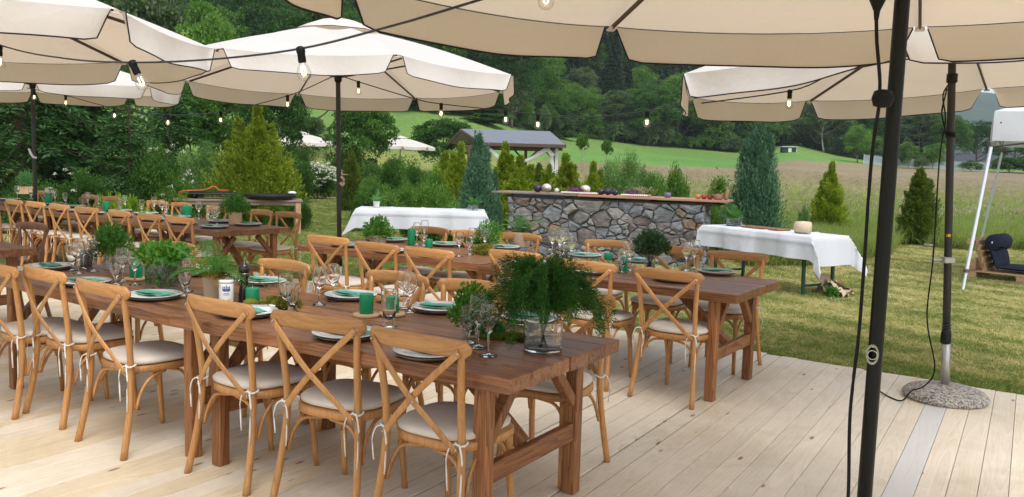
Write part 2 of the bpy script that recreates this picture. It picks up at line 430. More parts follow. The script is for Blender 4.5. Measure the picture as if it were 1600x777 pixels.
def mat_thin_glass(name, tint=(0.97, 0.985, 0.98), edge=0.80, haze=0.03):
    m, nt, out = newmat(name)
    t = nd(nt, 'ShaderNodeBsdfTransparent')
    lw = nd(nt, 'ShaderNodeLayerWeight'); lw.inputs['Blend'].default_value = 0.35
    tc = mixc(nt, lw.outputs['Facing'], tint, tuple(x * edge for x in tint)); nt.links.new(tc, t.inputs['Color'])
    g = nd(nt, 'ShaderNodeBsdfGlossy'); g.inputs['Roughness'].default_value = 0.03; g.inputs['Color'].default_value = (1, 1, 1, 1)
    lf = nd(nt, 'ShaderNodeLayerWeight'); lf.inputs['Blend'].default_value = 0.5
    pw = nd(nt, 'ShaderNodeMath', operation='POWER'); pw.inputs[1].default_value = 3.5; nt.links.new(lf.outputs['Facing'], pw.inputs[0])
    mu = nd(nt, 'ShaderNodeMath', operation='MULTIPLY_ADD', use_clamp=True); mu.inputs[1].default_value = 0.55; mu.inputs[2].default_value = 0.045
    nt.links.new(pw.outputs[0], mu.inputs[0])
    mx = nd(nt, 'ShaderNodeMixShader'); nt.links.new(mu.outputs[0], mx.inputs[0])
    nt.links.new(t.outputs[0], mx.inputs[1]); nt.links.new(g.outputs[0], mx.inputs[2])
    df = nd(nt, 'ShaderNodeBsdfDiffuse'); df.inputs['Color'].default_value = (0.85, 0.88, 0.9, 1)
    m2 = nd(nt, 'ShaderNodeMixShader'); m2.inputs[0].default_value = haze
    nt.links.new(mx.outputs[0], m2.inputs[1]); nt.links.new(df.outputs[0], m2.inputs[2]); nt.links.new(m2.outputs[0], out.inputs['Surface'])
    return m
M['glass'] = mat_thin_glass('clear glass')
M['bulb'] = mat_thin_glass('bulb glass', (0.98, 0.97, 0.94), 0.75)
M['water'] = mat_thin_glass('water', (0.88, 0.94, 0.96), 0.85, 0.05)

def mat_real_glass(name, rough=0.0, tint=(1, 1, 1)):
    m, nt, out = newmat(name)
    p = principled(nt, out, tint, rough, 0.5); p.inputs['Transmission Weight'].default_value = 1.0; p.inputs['IOR'].default_value = 1.45
    return m
M['crystal'] = mat_real_glass('crystal glass')

def mat_emit(name, col, s):
    m, nt, out = newmat(name)
    e = nd(nt, 'ShaderNodeEmission'); e.inputs['Color'].default_value = (*col, 1); e.inputs['Strength'].default_value = s
    nt.links.new(e.outputs[0], out.inputs['Surface']); return m
M['filament'] = mat_emit('lit filament', (1.0, 0.72, 0.35), 9.0)

def mat_stone(name, a, b, c):
    m, nt, out = newmat(name)
    v = coords(nt, (1, 1, 2.0), rot=(0.4, 0.5, 0.2))
    f = noise(nt, v, 5.0, 8, 0.7, 0.8)
    r = ramp(nt, [(0.3, a), (0.5, b), (0.68, c)]); nt.links.new(f, r.inputs[0])
    f2 = noise(nt, v, 28.0, 6, 0.7, 0.3)
    c2 = mixc(nt, 0.55, r.outputs[0], f2, 'OVERLAY')
    nb = bumpn(nt, noise(nt, v, 14.0, 8, 0.75, 0.5), 0.9, 0.02)
    principled(nt, out, c2, 0.75, 0.3, 0.0, nb)
    return m
STONES = [mat_stone('blue grey stone', (0.11, 0.115, 0.125), (0.21, 0.22, 0.235), (0.34, 0.35, 0.375)),
          mat_stone('grey stone', (0.11, 0.105, 0.10), (0.21, 0.205, 0.195), (0.34, 0.33, 0.31)),
          mat_stone('brown stone', (0.11, 0.08, 0.062), (0.21, 0.155, 0.12), (0.36, 0.28, 0.21)),
          mat_stone('purple grey stone', (0.095, 0.080, 0.080), (0.17, 0.145, 0.145), (0.28, 0.245, 0.24)),
          mat_stone('pale stone', (0.17, 0.165, 0.155), (0.29, 0.28, 0.265), (0.44, 0.43, 0.41)),
          mat_stone('rusty stone', (0.15, 0.09, 0.05), (0.27, 0.165, 0.095), (0.40, 0.28, 0.18))]

def mat_terrazzo():
    m, nt, out = newmat('pebble concrete')
    v = coords(nt)
    vo = nd(nt, 'ShaderNodeTexVoronoi'); vo.inputs['Scale'].default_value = 95; nt.links.new(v, vo.inputs['Vector'])
    r = ramp(nt, [(0.0, (0.09, 0.085, 0.08)), (0.35, (0.33, 0.30, 0.27)), (0.7, (0.47, 0.43, 0.39)), (1.0, (0.60, 0.57, 0.53))])
    sx = nd(nt, 'ShaderNodeSeparateColor'); nt.links.new(vo.outputs['Color'], sx.inputs[0]); nt.links.new(sx.outputs[0], r.inputs[0])
    nb = bumpn(nt, vo.outputs['Distance'], 0.8, 0.01)
    principled(nt, out, r.outputs[0], 0.85, 0.3, 0.0, nb); return m
M['pebble'] = mat_terrazzo()

LEAF = {
 'decid': mat_leaf('green leaves', (0.030, 0.080, 0.014), (0.055, 0.135, 0.022), (0.10, 0.20, 0.035)),
 'decid_light': mat_leaf('light green leaves', (0.060, 0.135, 0.022), (0.10, 0.20, 0.035), (0.16, 0.28, 0.06)),
 'decid_dark': mat_leaf('deep green leaves', (0.020, 0.058, 0.013), (0.036, 0.095, 0.020), (0.062, 0.14, 0.03)),
 'birch': mat_leaf('grey green leaves', (0.060, 0.105, 0.045), (0.10, 0.16, 0.07), (0.15, 0.21, 0.10)),
 'spruce': mat_leaf('spruce needles', (0.024, 0.068, 0.022), (0.050, 0.125, 0.038), (0.105, 0.21, 0.06), trans=0.3),
 'spruce_far': mat_leaf('far spruce needles', (0.012, 0.032, 0.014), (0.020, 0.050, 0.020), (0.034, 0.075, 0.026), trans=0.1),
 'thuja': mat_leaf('golden thuja scales', (0.085, 0.135, 0.012), (0.195, 0.255, 0.022), (0.36, 0.40, 0.04), trans=0.35),
 'thuja_dark': mat_leaf('green thuja scales', (0.045, 0.075, 0.012), (0.085, 0.125, 0.016), (0.20, 0.22, 0.025), trans=0.2),
 'juniper': mat_leaf('blue green juniper scales', (0.040, 0.10, 0.058), (0.080, 0.175, 0.105), (0.15, 0.27, 0.165), trans=0.25),
 'willow': mat_leaf('pale shrub leaves', (0.085, 0.165, 0.045), (0.14, 0.25, 0.075), (0.22, 0.34, 0.12)),
 'fern': mat_leaf('fern', (0.035, 0.125, 0.020), (0.065, 0.20, 0.035), (0.12, 0.28, 0.06)),
 'fern_pale': mat_leaf('pale fern', (0.08, 0.20, 0.07), (0.13, 0.29, 0.12), (0.2, 0.38, 0.17)),
 'fern_brown': mat_leaf('autumn fern', (0.10, 0.16, 0.03), (0.30, 0.16, 0.06), (0.45, 0.2, 0.09)),
 'dill': mat_leaf('dark feathery green', (0.014, 0.060, 0.010), (0.030, 0.110, 0.016), (0.070, 0.18, 0.030), trans=0.3),
 'herb': mat_leaf('herb', (0.045, 0.13, 0.018), (0.085, 0.21, 0.03), (0.16, 0.32, 0.05)),
 'euc': mat_leaf('dusky bouquet leaves', (0.025, 0.055, 0.030), (0.045, 0.10, 0.045), (0.09, 0.14, 0.07)),
 'lime': mat_leaf('lime groundcover leaves', (0.14, 0.24, 0.02), (0.25, 0.38, 0.035), (0.38, 0.48, 0.06)),
 'petal': mat_leaf('white blossom', (0.66, 0.66, 0.60), (0.78, 0.78, 0.74), (0.82, 0.82, 0.80), trans=0.2),
 'grass': mat_leaf('lawn grass', (0.20, 0.24, 0.07), (0.36, 0.355, 0.14), (0.60, 0.53, 0.29), trans=0.3, hsc=1.5),
 'grass_green': mat_leaf('fresh grass', (0.14, 0.21, 0.05), (0.22, 0.29, 0.075), (0.38, 0.41, 0.15), trans=0.35, hsc=0.5),
 'straw_grass': mat_leaf('straw grass', (0.48, 0.43, 0.20), (0.62, 0.55, 0.30), (0.75, 0.68, 0.42), trans=0.3, hsc=0.5),
 'meadow': mat_leaf('meadow grass', (0.16, 0.25, 0.05), (0.29, 0.36, 0.10), (0.48, 0.46, 0.22), trans=0.35, hsc=0.3),
 'seed': mat_leaf('ripe seed heads', (0.27, 0.24, 0.14), (0.40, 0.345, 0.235), (0.52, 0.45, 0.33), trans=0.2, hsc=0.2),
}

# ------------------------------------------------------------------ leaf clouds
def unit(v): return v / (np.linalg.norm(v, axis=-1, keepdims=True) + 1e-9)

def leaves(P, A, L, W, rnd, side=None, r=None):
    """n rhombic leaves: base P, axis A"""
    r = r or rng
    n = len(P); A = unit(A)
    S = side if side is not None else r.normal(size=(n, 3))
    S = unit(np.cross(A, S)); L = np.broadcast_to(L, (n,))[:, None]; W = np.broadcast_to(W, (n,))[:, None]
    V = np.empty((n, 4, 3))
    V[:, 0] = P; V[:, 1] = P + A * L * 0.5 + S * W * 0.5; V[:, 2] = P + A * L; V[:, 3] = P + A * L * 0.5 - S * W * 0.5
    return V.reshape(-1, 3), np.broadcast_to(rnd, (n,)).copy()

def leafmesh(name, parts, mat):
    """parts: list of (V, rnd) -> one mesh datablock"""
    V = np.concatenate([p[0] for p in parts]); q = np.concatenate([p[1] for p in parts]); n = len(q)
    me = bpy.data.meshes.new(name)
    me.vertices.add(n * 4); me.vertices.foreach_set('co', V.astype(np.float32).ravel())
    me.loops.add(n * 4); me.loops.foreach_set('vertex_index', np.arange(n * 4, dtype=np.int32))
    me.polygons.add(n); me.polygons.foreach_set('loop_start', np.arange(n, dtype=np.int32) * 4)
    at = me.attributes.new('rnd', 'FLOAT', 'FACE'); at.data.foreach_set('value', q.astype(np.float32))
    me.materials.append(mat); me.update(calc_edges=True)
    return me

def scatter(name, pts, rz, scl, coll, idx, label, cat, kind='stuff', tilt=0.0):
    n = len(pts)
    me = bpy.data.meshes.new(name); me.vertices.add(n); me.vertices.foreach_set('co', np.asarray(pts, np.float32).ravel())
    a = me.attributes.new('rot', 'FLOAT_VECTOR', 'POINT')
    rot = np.c_[rng.normal(size=n) * tilt, rng.normal(size=n) * tilt, rz]
    a.data.foreach_set('vector', rot.astype(np.float32).ravel())
    a = me.attributes.new('scl', 'FLOAT', 'POINT'); a.data.foreach_set('value', np.asarray(scl, np.float32))
    a = me.attributes.new('pick', 'INT', 'POINT'); a.data.foreach_set('value', np.asarray(idx, np.int32))
    o = link(name, me); props(o, label, cat, None, kind)
    ng = bpy.data.node_groups.new(name + ' scatter', 'GeometryNodeTree')
    ng.interface.new_socket('Geometry', in_out='INPUT', socket_type='NodeSocketGeometry')
    ng.interface.new_socket('Geometry', in_out='OUTPUT', socket_type='NodeSocketGeometry')
    N = ng.nodes; Lk = ng.links
    gi = N.new('NodeGroupInput'); go = N.new('NodeGroupOutput')
    ip = N.new('GeometryNodeInstanceOnPoints'); ci = N.new('GeometryNodeCollectionInfo')
    ci.inputs['Collection'].default_value = coll; ci.inputs['Separate Children'].default_value = True; ci.inputs['Reset Children'].default_value = True
    def na(nm, t):
        x = N.new('GeometryNodeInputNamedAttribute'); x.data_type = t; x.inputs['Name'].default_value = nm
        return [s for s in x.outputs if s.enabled and s.name == 'Attribute'][0]
    Lk.new(gi.outputs[0], ip.inputs['Points']); Lk.new(ci.outputs[0], ip.inputs['Instance'])
    ip.inputs['Pick Instance'].default_value = True
    Lk.new(na('pick', 'INT'), ip.inputs['Instance Index'])
    Lk.new(na('rot', 'FLOAT_VECTOR'), ip.inputs['Rotation'])
    Lk.new(na('scl', 'FLOAT'), ip.inputs['Scale'])
    Lk.new(ip.outputs[0], go.inputs[0])
    md = o.modifiers.new('scatter', 'NODES'); md.node_group = ng
    return o

def group_coll(name, objs):
    c = bpy.data.collections.new(name)
    for o in objs: c.objects.link(o)
    return c
# ================================================================== THE LAND
TB = 0.5494                      # direction of the deck boards
BD = np.array([math.sin(TB), math.cos(TB)]); BN = np.array([math.cos(TB), -math.sin(TB)])
LAWN = -0.05

def sstep(a, b, x):
    t = np.clip((x - a) / (b - a), 0, 1); return t * t * (3 - 2 * t)

B_K = [-1.2, -0.4, -0.05, 0.0, 0.053, 0.15, 0.26, 0.33, 0.38, 0.45, 0.55, 0.9]
T_K = [95, 95, 108, 112, 138, 148, 150, 160, 155, 140, 140, 140]      # distance of the wood's edge
Z_K = [8.0, 8.0, 7.9, 6.6, 6.8, 5.5, 4.6, 6.8, 4.8, 2.9, 2.9, 2.6]    # height there
S_K = [0.36, 0.36, 0.36, 0.36, 0.36, 0.34, 0.30, 0.24, 0.15, 0.05, 0.0, 0.0]
F_K = [60, 60, 70, 80, 100, 120, 122, 122, 124, 126, 126, 126]

def edge_of(b): return np.interp(b, B_K, T_K)

def ground_z(x, y):
    x = np.asarray(x, float); y = np.asarray(y, float)
    d = np.maximum(y, 20.0); b = x / d
    T = np.interp(b, B_K, T_K); Z = np.interp(b, B_K, Z_K); S = np.interp(b, B_K, S_K)
    t = np.clip((d - 48) / (T - 48), 0, 1)
    z = LAWN + (Z - LAWN) * t ** 1.25
    z = z + np.clip(d - T, 0, 330) * S * sstep(0, 25, d - T)
    z = z + 0.5 * np.sin(x * 0.05 + 1.0) * np.sin(y * 0.043) * sstep(60, 160, d) * (S > 0.02)
    return z

def gz(x, y): return float(ground_z(x, y))

def grid_axis(lo, hi, n, c, k):
    t = np.linspace(math.asinh((lo - c) / k), math.asinh((hi - c) / k), n)
    return c + k * np.sinh(t)

xs = grid_axis(-650, 900, 300, 2.0, 9.0); ys = grid_axis(-60, 760, 300, 12.0, 14.0)
XX, YY = np.meshgrid(xs, ys, indexing='ij')
ZZ = ground_z(XX, YY)
V = np.c_[XX.ravel(), YY.ravel(), ZZ.ravel()]
nx, ny = XX.shape
I = np.arange(nx * ny).reshape(nx, ny)
Q = np.stack([I[:-1, :-1], I[1:, :-1], I[1:, 1:], I[:-1, 1:]], -1).reshape(-1, 4)
me = bpy.data.meshes.new('ground')
me.vertices.add(len(V)); me.vertices.foreach_set('co', V.astype(np.float32).ravel())
me.loops.add(Q.size); me.loops.foreach_set('vertex_index', Q.astype(np.int32).ravel())
me.polygons.add(len(Q)); me.polygons.foreach_set('loop_start', np.arange(len(Q), dtype=np.int32) * 4)
me.polygons.foreach_set('use_smooth', [True] * len(Q))
dd = np.maximum(V[:, 1], 5); bb = V[:, 0] / dd
# what grows where
c_lawn = np.array([0.34, 0.32, 0.14]); c_mead = np.array([0.27, 0.31, 0.10]); c_brown = np.array([0.27, 0.225, 0.14])
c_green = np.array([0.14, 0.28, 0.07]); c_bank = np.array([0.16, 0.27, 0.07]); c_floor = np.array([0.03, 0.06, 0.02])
c_yel = np.array([0.25, 0.29, 0.085])
Tm = np.interp(bb, B_K, T_K); Fm = np.interp(bb, B_K, F_K)
rag = 3.0 * np.sin(V[:, 0] * 0.35) + 2 * np.sin(V[:, 0] * 0.9 + V[:, 1] * 0.2)
col = np.tile(c_lawn, (len(V), 1))
def lay(mask, c):
    global col
    m = mask[:, None]; col = col * (1 - m) + c * m
right = sstep(-0.02, 0.06, bb)
lay(sstep(18, 20, dd + 0.15 * rag) * (bb > 0.1), c_mead)
lay(sstep(45, 85, dd) * right, c_brown)
lay(sstep(34, 60, dd) * (1 - right), c_yel)
gstart = np.interp(bb, [-0.1, 0.0, 0.08, 0.15, 0.26, 0.32, 0.42, 0.6], [70, 72, 80, 88, 96, 105, 124, 128])
lay(sstep(0, 2, dd - gstart), c_green)
lay(sstep(0, 3, dd - Fm - rag * 0.3) , c_bank)
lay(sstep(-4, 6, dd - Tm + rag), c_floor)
ca = me.color_attributes.new('zone', 'FLOAT_COLOR', 'POINT')
ca.data.foreach_set('color', np.c_[col, np.ones(len(V))].astype(np.float32).ravel())
def mat_ground():
    m, nt, out = newmat('turf and fields')
    at = nd(nt, 'ShaderNodeAttribute'); at.attribute_name = 'zone'
    tc = nd(nt, 'ShaderNodeTexCoord').outputs['Object']
    f1 = noise(nt, tc, 2.2, 7, 0.72, 0.3); f2 = noise(nt, tc, 14.0, 5, 0.7); f3 = noise(nt, tc, 0.06, 4, 0.6)
    r1 = ramp(nt, [(0.32, (0.66, 0.82, 0.58)), (0.5, (1, 1, 1)), (0.68, (1.35, 1.15, 1.5))]); nt.links.new(f1, r1.inputs[0])
    r2 = ramp(nt, [(0.3, (0.60, 0.62, 0.6)), (0.7, (1.3, 1.28, 1.3))]); nt.links.new(f2, r2.inputs[0])
    r3 = ramp(nt, [(0.35, (0.85, 0.9, 0.85)), (0.65, (1.12, 1.06, 1.1))]); nt.links.new(f3, r3.inputs[0])
    c = mixc(nt, 1.0, at.outputs['Color'], r1.outputs[0], 'MULTIPLY'); c = mixc(nt, 1.0, c, r2.outputs[0], 'MULTIPLY'); c = mixc(nt, 1.0, c, r3.outputs[0], 'MULTIPLY')
    principled(nt, out, c, 0.95, 0.05, 0.0, bumpn(nt, f2, 0.6, 0.03))
    return m
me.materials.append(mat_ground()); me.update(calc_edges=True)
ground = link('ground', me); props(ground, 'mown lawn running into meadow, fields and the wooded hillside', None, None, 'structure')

# far blue hill
def hill_mesh():
    xs = np.linspace(150, 2600, 60); ys = np.linspace(1250, 2300, 26)
    X, Y = np.meshgrid(xs, ys, indexing='ij')
    crest = np.interp(X, [150, 500, 800, 930, 1150, 1500, 2600], [60, 150, 165, 158, 118, 75, 20])
    Z = crest * np.exp(-((Y - 1650) / 330.0) ** 2) + 3 * np.sin(X * 0.03) * np.sin(Y * 0.02) - 2
    g = G(); n = X.size; I = np.arange(n).reshape(X.shape)
    F = np.stack([I[:-1, :-1], I[1:, :-1], I[1:, 1:], I[:-1, 1:]], -1).reshape(-1, 4)
    g.add(np.c_[X.ravel(), Y.ravel(), Z.ravel()], [tuple(f) for f in F.tolist()], True)
    return g
m, nt, out = newmat('distant wooded hill')
tc = nd(nt, 'ShaderNodeTexCoord').outputs['Object']
f = noise(nt, tc, 0.02, 8, 0.7); r = ramp(nt, [(0.35, (0.02, 0.045, 0.02)), (0.65, (0.045, 0.085, 0.035))]); nt.links.new(f, r.inputs[0])
principled(nt, out, r.outputs[0], 0.95, 0.05)
h = hill_mesh().build('far_hill', m); props(h, 'distant wooded hill fading to blue behind the valley trees', None, None, 'structure')

# ------------------------------------------------------------------ deck
deck = empty('deck', (0, 0, 0), -TB, kind='structure', label='pale larch board deck under the tables')
BW = 0.1345
def deck_edge(a):                # where the boards end on the lawn side, along the boards
    return float(np.interp(a, [-14, -7.7, -2.0, 0.1, 6], [8.4, 7.9, 7.39, 7.17, 7.12]))
brd = random.Random(11)
k0 = int(round((-0.523 + 11.5) / BW))
SPRIGS = [(-0.523 - 10 * BW, l) for l in (3.57, 4.28, 4.36, 4.52, 4.60, 4.85, 4.95)] + [(-0.523 - 14 * BW, l) for l in (4.64, 4.97, 5.78, 5.95, 6.13)]
for k in range(int(16.2 / BW)):
    a = -0.523 + BW / 2 + (k - k0) * BW
    e = deck_edge(a) + brd.uniform(-0.02, 0.02)
    j = e - brd.choice([3.2, 4.0, 4.6, 2.6]) - brd.uniform(0, 0.4)
    gap = 0.004
    grey = abs(a - (-0.523 + BW / 2)) < 0.01
    wide = k in (k0 - 11, k0 - 10, k0 - 15, k0 - 14)
    for (y0, y1) in ((-1.6, e),):
        g = G()
        hgt = brd.uniform(-0.0012, 0.0012)
        g.box((0, 0, 0), (BW - (0.0028 if not wide else 0.012), y1 - y0, 0.03), 0.0014)
        mat = M['deck_grey'] if grey else (M['deck_shade_tint'] if (a < -3.0 and brd.random() < 0.6) else M['deck'])  # many left boards take the colour with canvas-filtered light painted in
        o = g.build('board', mat, deck, (a, (y0 + y1) / 2, -0.015 + hgt))
        if mat is M['deck_grey']: o['label'] = 'weathered grey board beside the pebble concrete parasol foot'

def deck_world(a, l): return (a * BN[0] + l * BD[0], a * BN[1] + l * BD[1])

# ------------------------------------------------------------------ grasses
def tuft(seed, n, h, spread, w, lean=0.35, seedheads=0):
    r = np.random.default_rng(seed)
    P = np.c_[r.normal(size=(n, 2)) * spread, np.zeros(n)]
    A = unit(np.c_[r.normal(size=(n, 2)) * lean, np.ones(n)])
    hh = h * r.uniform(0.5, 1.0, n)
    V, q = leaves(P, A, hh, w, r.uniform(0, 1, n), r=r)
    V = V.reshape(n, 4, 3)
    V[:, 2] += np.c_[r.normal(size=(n, 2)) * h * 0.25, -np.abs(r.normal(size=n)) * h * 0.08]
    return (V.reshape(-1, 3), q)
tl = []
for s in range(4):
    tl.append(leafmesh('lawn_tuft', [tuft(s, 24, 0.046, 0.035, 0.0055, 0.7)], LEAF['grass' if s in (0, 2) else 'grass_green' if s == 1 else 'straw_grass']))
protos = []
for s, me_ in enumerate(tl):
    x, y = [(2.2, 7.9), (2.6, 7.7), (3.3, 7.4), (1.9, 8.2)][s]
    o = link('lawn_tuft', me_, loc=(x, y, LAWN)); props(o, 'tuft of mown grass by the deck edge', 'grass', None, 'stuff'); protos.append(o)
lawn_c = group_coll('lawn tufts', protos)
r = np.random.default_rng(3)
def lawn_points(n, y0, y1, b0, b1, pw=1.0):
    y = y0 + (y1 - y0) * r.uniform(0, 1, n) ** pw
    x = y * r.uniform(b0, b1, n)
    al = x * BD[0] + y * BD[1]; ac = x * BN[0] + y * BN[1]
    e = np.interp(ac, [-14, -7.7, -2.0, 0.1, 6], [8.4, 7.9, 7.39, 7.17, 7.12])
    k = al > e + 0.005
    return x[k], y[k]
x1, y1 = lawn_points(74000, 5.6, 13.0, -0.4, 1.1, 1.0)
x2, y2 = lawn_points(32000, 13.0, 20.0, -0.4, 1.05, 1.0)
x3, y3 = lawn_points(12000, 20.0, 34.0, -0.32, 0.02, 1.0)
x = np.r_[x1, x2, x3]; y = np.r_[y1, y2, y3]
sc = np.r_[0.9 + 0.5 * np.exp(-((x1 * BD[0] + y1 * BD[1] - 7.25) / 0.25) ** 2), np.full(len(x2), 1.35), np.full(len(x3), 2.2)] * r.uniform(0.6, 1.3, len(x))
al_ = x * BD[0] + y * BD[1]
pt_ = 0.6 * np.sin(x * 2.7 + 0.9 * np.sin(y * 2.1)) * np.sin(y * 2.3 + 1.9 * np.sin(x * 1.7)) + 0.4 * np.sin(x * 7.1 + y * 5.3) + r.normal(size=len(x)) * 0.6 - 1.0 * np.exp(-((al_ - 7.4) / 0.7) ** 2) - 0.9 * (x < -1)
lidx = np.where(pt_ > 0.25, 3, np.where(pt_ < -0.55, 1, np.where(r.uniform(size=len(x)) < 0.5, 0, 2)))
scatter('lawn_grass', np.c_[x, y, ground_z(x, y)], r.uniform(0, 6.28, len(x)), sc, lawn_c, lidx,
        'short mown lawn grass mottled green and straw yellow', 'grass')

tall = [leafmesh('tall_tuft', [tuft(20 + s, 46, 0.62, 0.10, 0.012, 0.25)], LEAF['meadow' if s else 'grass_green']) for s in range(3)]
hp = []
for s in range(2):
    rr = np.random.default_rng(40 + s)
    V1, q1 = tuft(50 + s, 26, 0.60, 0.12, 0.008, 0.2)
    n = 16; P = np.c_[rr.normal(size=(n, 2)) * 0.14, rr.uniform(0.6, 0.8, n)]
    V2, q2 = leaves(P, np.c_[rr.normal(size=(n, 2)) * 0.3, np.ones(n)], 0.13, 0.03, rr.uniform(0, 1, n), r=rr)
    hp.append(leafmesh('seed_tuft', [(V1, q1), (V2, q2)], LEAF['seed']))
tp = []
for me_, (x, y) in zip(tall + hp, [(9.0, 19.4), (8.2, 19.2), (11.0, 20.4), (12.5, 24.0), (14.5, 25.0)]):
    o = link('meadow_tuft', me_, loc=(x, y, gz(x, y))); props(o, 'tall tuft of uncut meadow grass behind the lawn', 'grass', None, 'stuff'); tp.append(o)
tall_c = group_coll('meadow tufts', tp)
n = 9000
y = 17.5 + 12 * r.uniform(0, 1, n) ** 1.3; b = r.uniform(0.16, 0.85, n); x = y * b
lim = np.interp(b, [0.16, 0.30, 0.40, 0.47, 0.5, 0.85], [15.5, 15.5, 16.5, 19.5, 19.0, 17.6])
k = y > lim + 0.5 * np.sin(x * 3); x = x[k]; y = y[k]
idx = np.where(r.uniform(0, 1, len(x)) < np.clip((y - 22) / 12, 0, 1) * 0.15, r.integers(3, 5, len(x)), r.integers(0, 3, len(x)))
n2 = 3000; y_ = 12.5 + 4.5 * r.uniform(0, 1, n2); b_ = r.uniform(0.285, 0.45, n2); k = y_ > np.interp(b_, [0.285, 0.37, 0.45], [14.2, 14.6, 17.0])
x = np.r_[x, (y_ * b_)[k]]; y = np.r_[y, y_[k]]; idx = np.r_[idx, r.integers(0, 3, k.sum())]
n3 = 14000; y_ = 27 + 50 * r.uniform(0, 1, n3) ** 1.2; b_ = r.uniform(0.03, 0.8, n3)
x = np.r_[x, y_ * b_]; y = np.r_[y, y_]; idx = np.r_[idx, np.where(r.uniform(0, 1, n3) < np.clip((y_ - 30) / 40, 0.12, 1), r.integers(3, 5, n3), r.integers(1, 3, n3))]
sc = r.uniform(0.5, 0.95, len(x)) * np.where(y > 40, 0.85, 1.0) * np.where((idx > 2) & (y < 70), 0.85, 1.0)
scatter('meadow_grass', np.c_[x, y, ground_z(x, y)], r.uniform(0, 6.28, len(x)), sc, tall_c, idx,
        'tall uncut meadow grass with brown seed heads behind the lawn', 'grass')

# tufts poking through the deck joints
sp_ = []
for q_, (a, l) in enumerate(SPRIGS):
    V_, c_ = tuft(60 + q_, 14, 0.036, 0.010, 0.0038, 0.7); x, y = deck_world(a, l); V_ = V_ + np.array([x, y, -0.016]); sp_.append((V_, c_))
o = link('grass_sprigs', leafmesh('grass_sprigs', sp_, LEAF['grass_green'])); props(o, 'tiny grass sprigs growing up in the joints between deck boards', 'grass', None, 'stuff')

# ================================================================== TREES
def tree_leaves(seed, rx, h0, h1, nc, per, leaf, shape='round', flat=0.75):
    """broad crown: clumps inside an ellipsoid, each a shell of leaves"""
    r = np.random.default_rng(seed)
    cz = (h0 + h1) / 2; rz = (h1 - h0) / 2
    d = unit(r.normal(size=(nc, 3))); d[:, 2] = np.where(d[:, 2] < -0.5, -d[:, 2], d[:, 2])
    rad = r.uniform(0.35, 0.92, nc) ** 0.7
    C = d * rad[:, None]
    if shape == 'cone':
        t = r.uniform(0, 1, nc); rr = (1 - t) ** 0.8 * r.uniform(0.5, 1, nc); an = r.uniform(0, 6.28, nc)
        C = np.c_[rr * np.cos(an), rr * np.sin(an), t * 2 - 1]
    C = C * [rx, rx, rz] + [0, 0, cz]
    cr = rx * r.uniform(0.14, 0.34, nc)
    hue = r.uniform(0.15, 0.75, nc)
    k = np.repeat(np.arange(nc), per)
    n = len(k)
    u = unit(r.normal(size=(n, 3))); u[:, 2] = np.where(r.uniform(size=n) < 0.6, np.abs(u[:, 2]), u[:, 2])
    P = C[k] + u * cr[k][:, None] * r.uniform(0.55, 1.08, n)[:, None] * [1, 1, flat]
    A = unit(u + r.normal(size=(n, 3)) * 0.7 + [0, 0, -0.25])
    q = np.clip(hue[k] + r.normal(size=n) * 0.18, 0, 1)
    return leaves(P, A, leaf * r.uniform(0.7, 1.3, n), leaf * 0.62 * r.uniform(0.7, 1.2, n), q, r=r), C

def trunk_g(seed, h, r0, C, nb=9, lean=0.0, base=0.25):
    r = np.random.default_rng(seed)
    g = G(); top = C[:, 2].max() * 0.9
    P = spline([(0, 0, -0.2), (0.02 * h * r.normal(), 0.02 * h * r.normal(), h * 0.35), (0.03 * h * r.normal(), 0.03 * h * r.normal(), top)], 10)
    g.tube(P, np.linspace(r0, r0 * 0.2, 10), n=8)
    for i in r.choice(len(C), min(nb, len(C)), replace=False):
        z = C[i][2]; s = np.clip((z / top) - 0.25, base, 0.8); p0 = P[int(s * 9)]
        g.tube(spline([p0, (p0 + C[i]) / 2 + [0, 0, -0.05 * h], C[i]], 6), np.linspace(r0 * 0.45, r0 * 0.08, 6), n=5)
    return g

def put(name, label, cat, x, y, proto_parts, s=1.0, rz=0.0, group=None, sz=None):
    """proto_parts: list of (name, mesh)"""
    e = empty(name, (x, y, gz(x, y)), rz, label, cat, group)
    e.scale = (s, s, sz or s)
    for nm, me_ in proto_parts: link(nm, me_, e)
    return e

def broad(seed, rx, h0, h1, nc, per, leaf, mat, bark='bark', r0=0.16, shape='round', nb=9, flat=0.75):
    (V, q), C = tree_leaves(seed, rx, h0, h1, nc, per, leaf, shape, flat)
    me_ = leafmesh('crown', [(V, q)], LEAF[mat])
    t = trunk_g(seed + 1, h1, r0, C, nb).build('trunk_proto', M[bark]); tm = t.data; bpy.data.objects.remove(t)
    return [('crown', me_), ('trunk', tm)]

# unit far trees, about 12 m tall
FAR = [broad(100, 3.6, 0.4, 12.0, 90, 190, 0.27, 'decid', r0=0.2),
       broad(104, 4.2, 0.5, 12.0, 105, 180, 0.27, 'decid_dark', r0=0.22),
       broad(108, 3.0, 1.0, 12.0, 75, 200, 0.27, 'birch', 'bark_pale', r0=0.13),
       broad(112, 4.4, 0.3, 12.0, 105, 180, 0.27, 'decid_light', r0=0.2)]

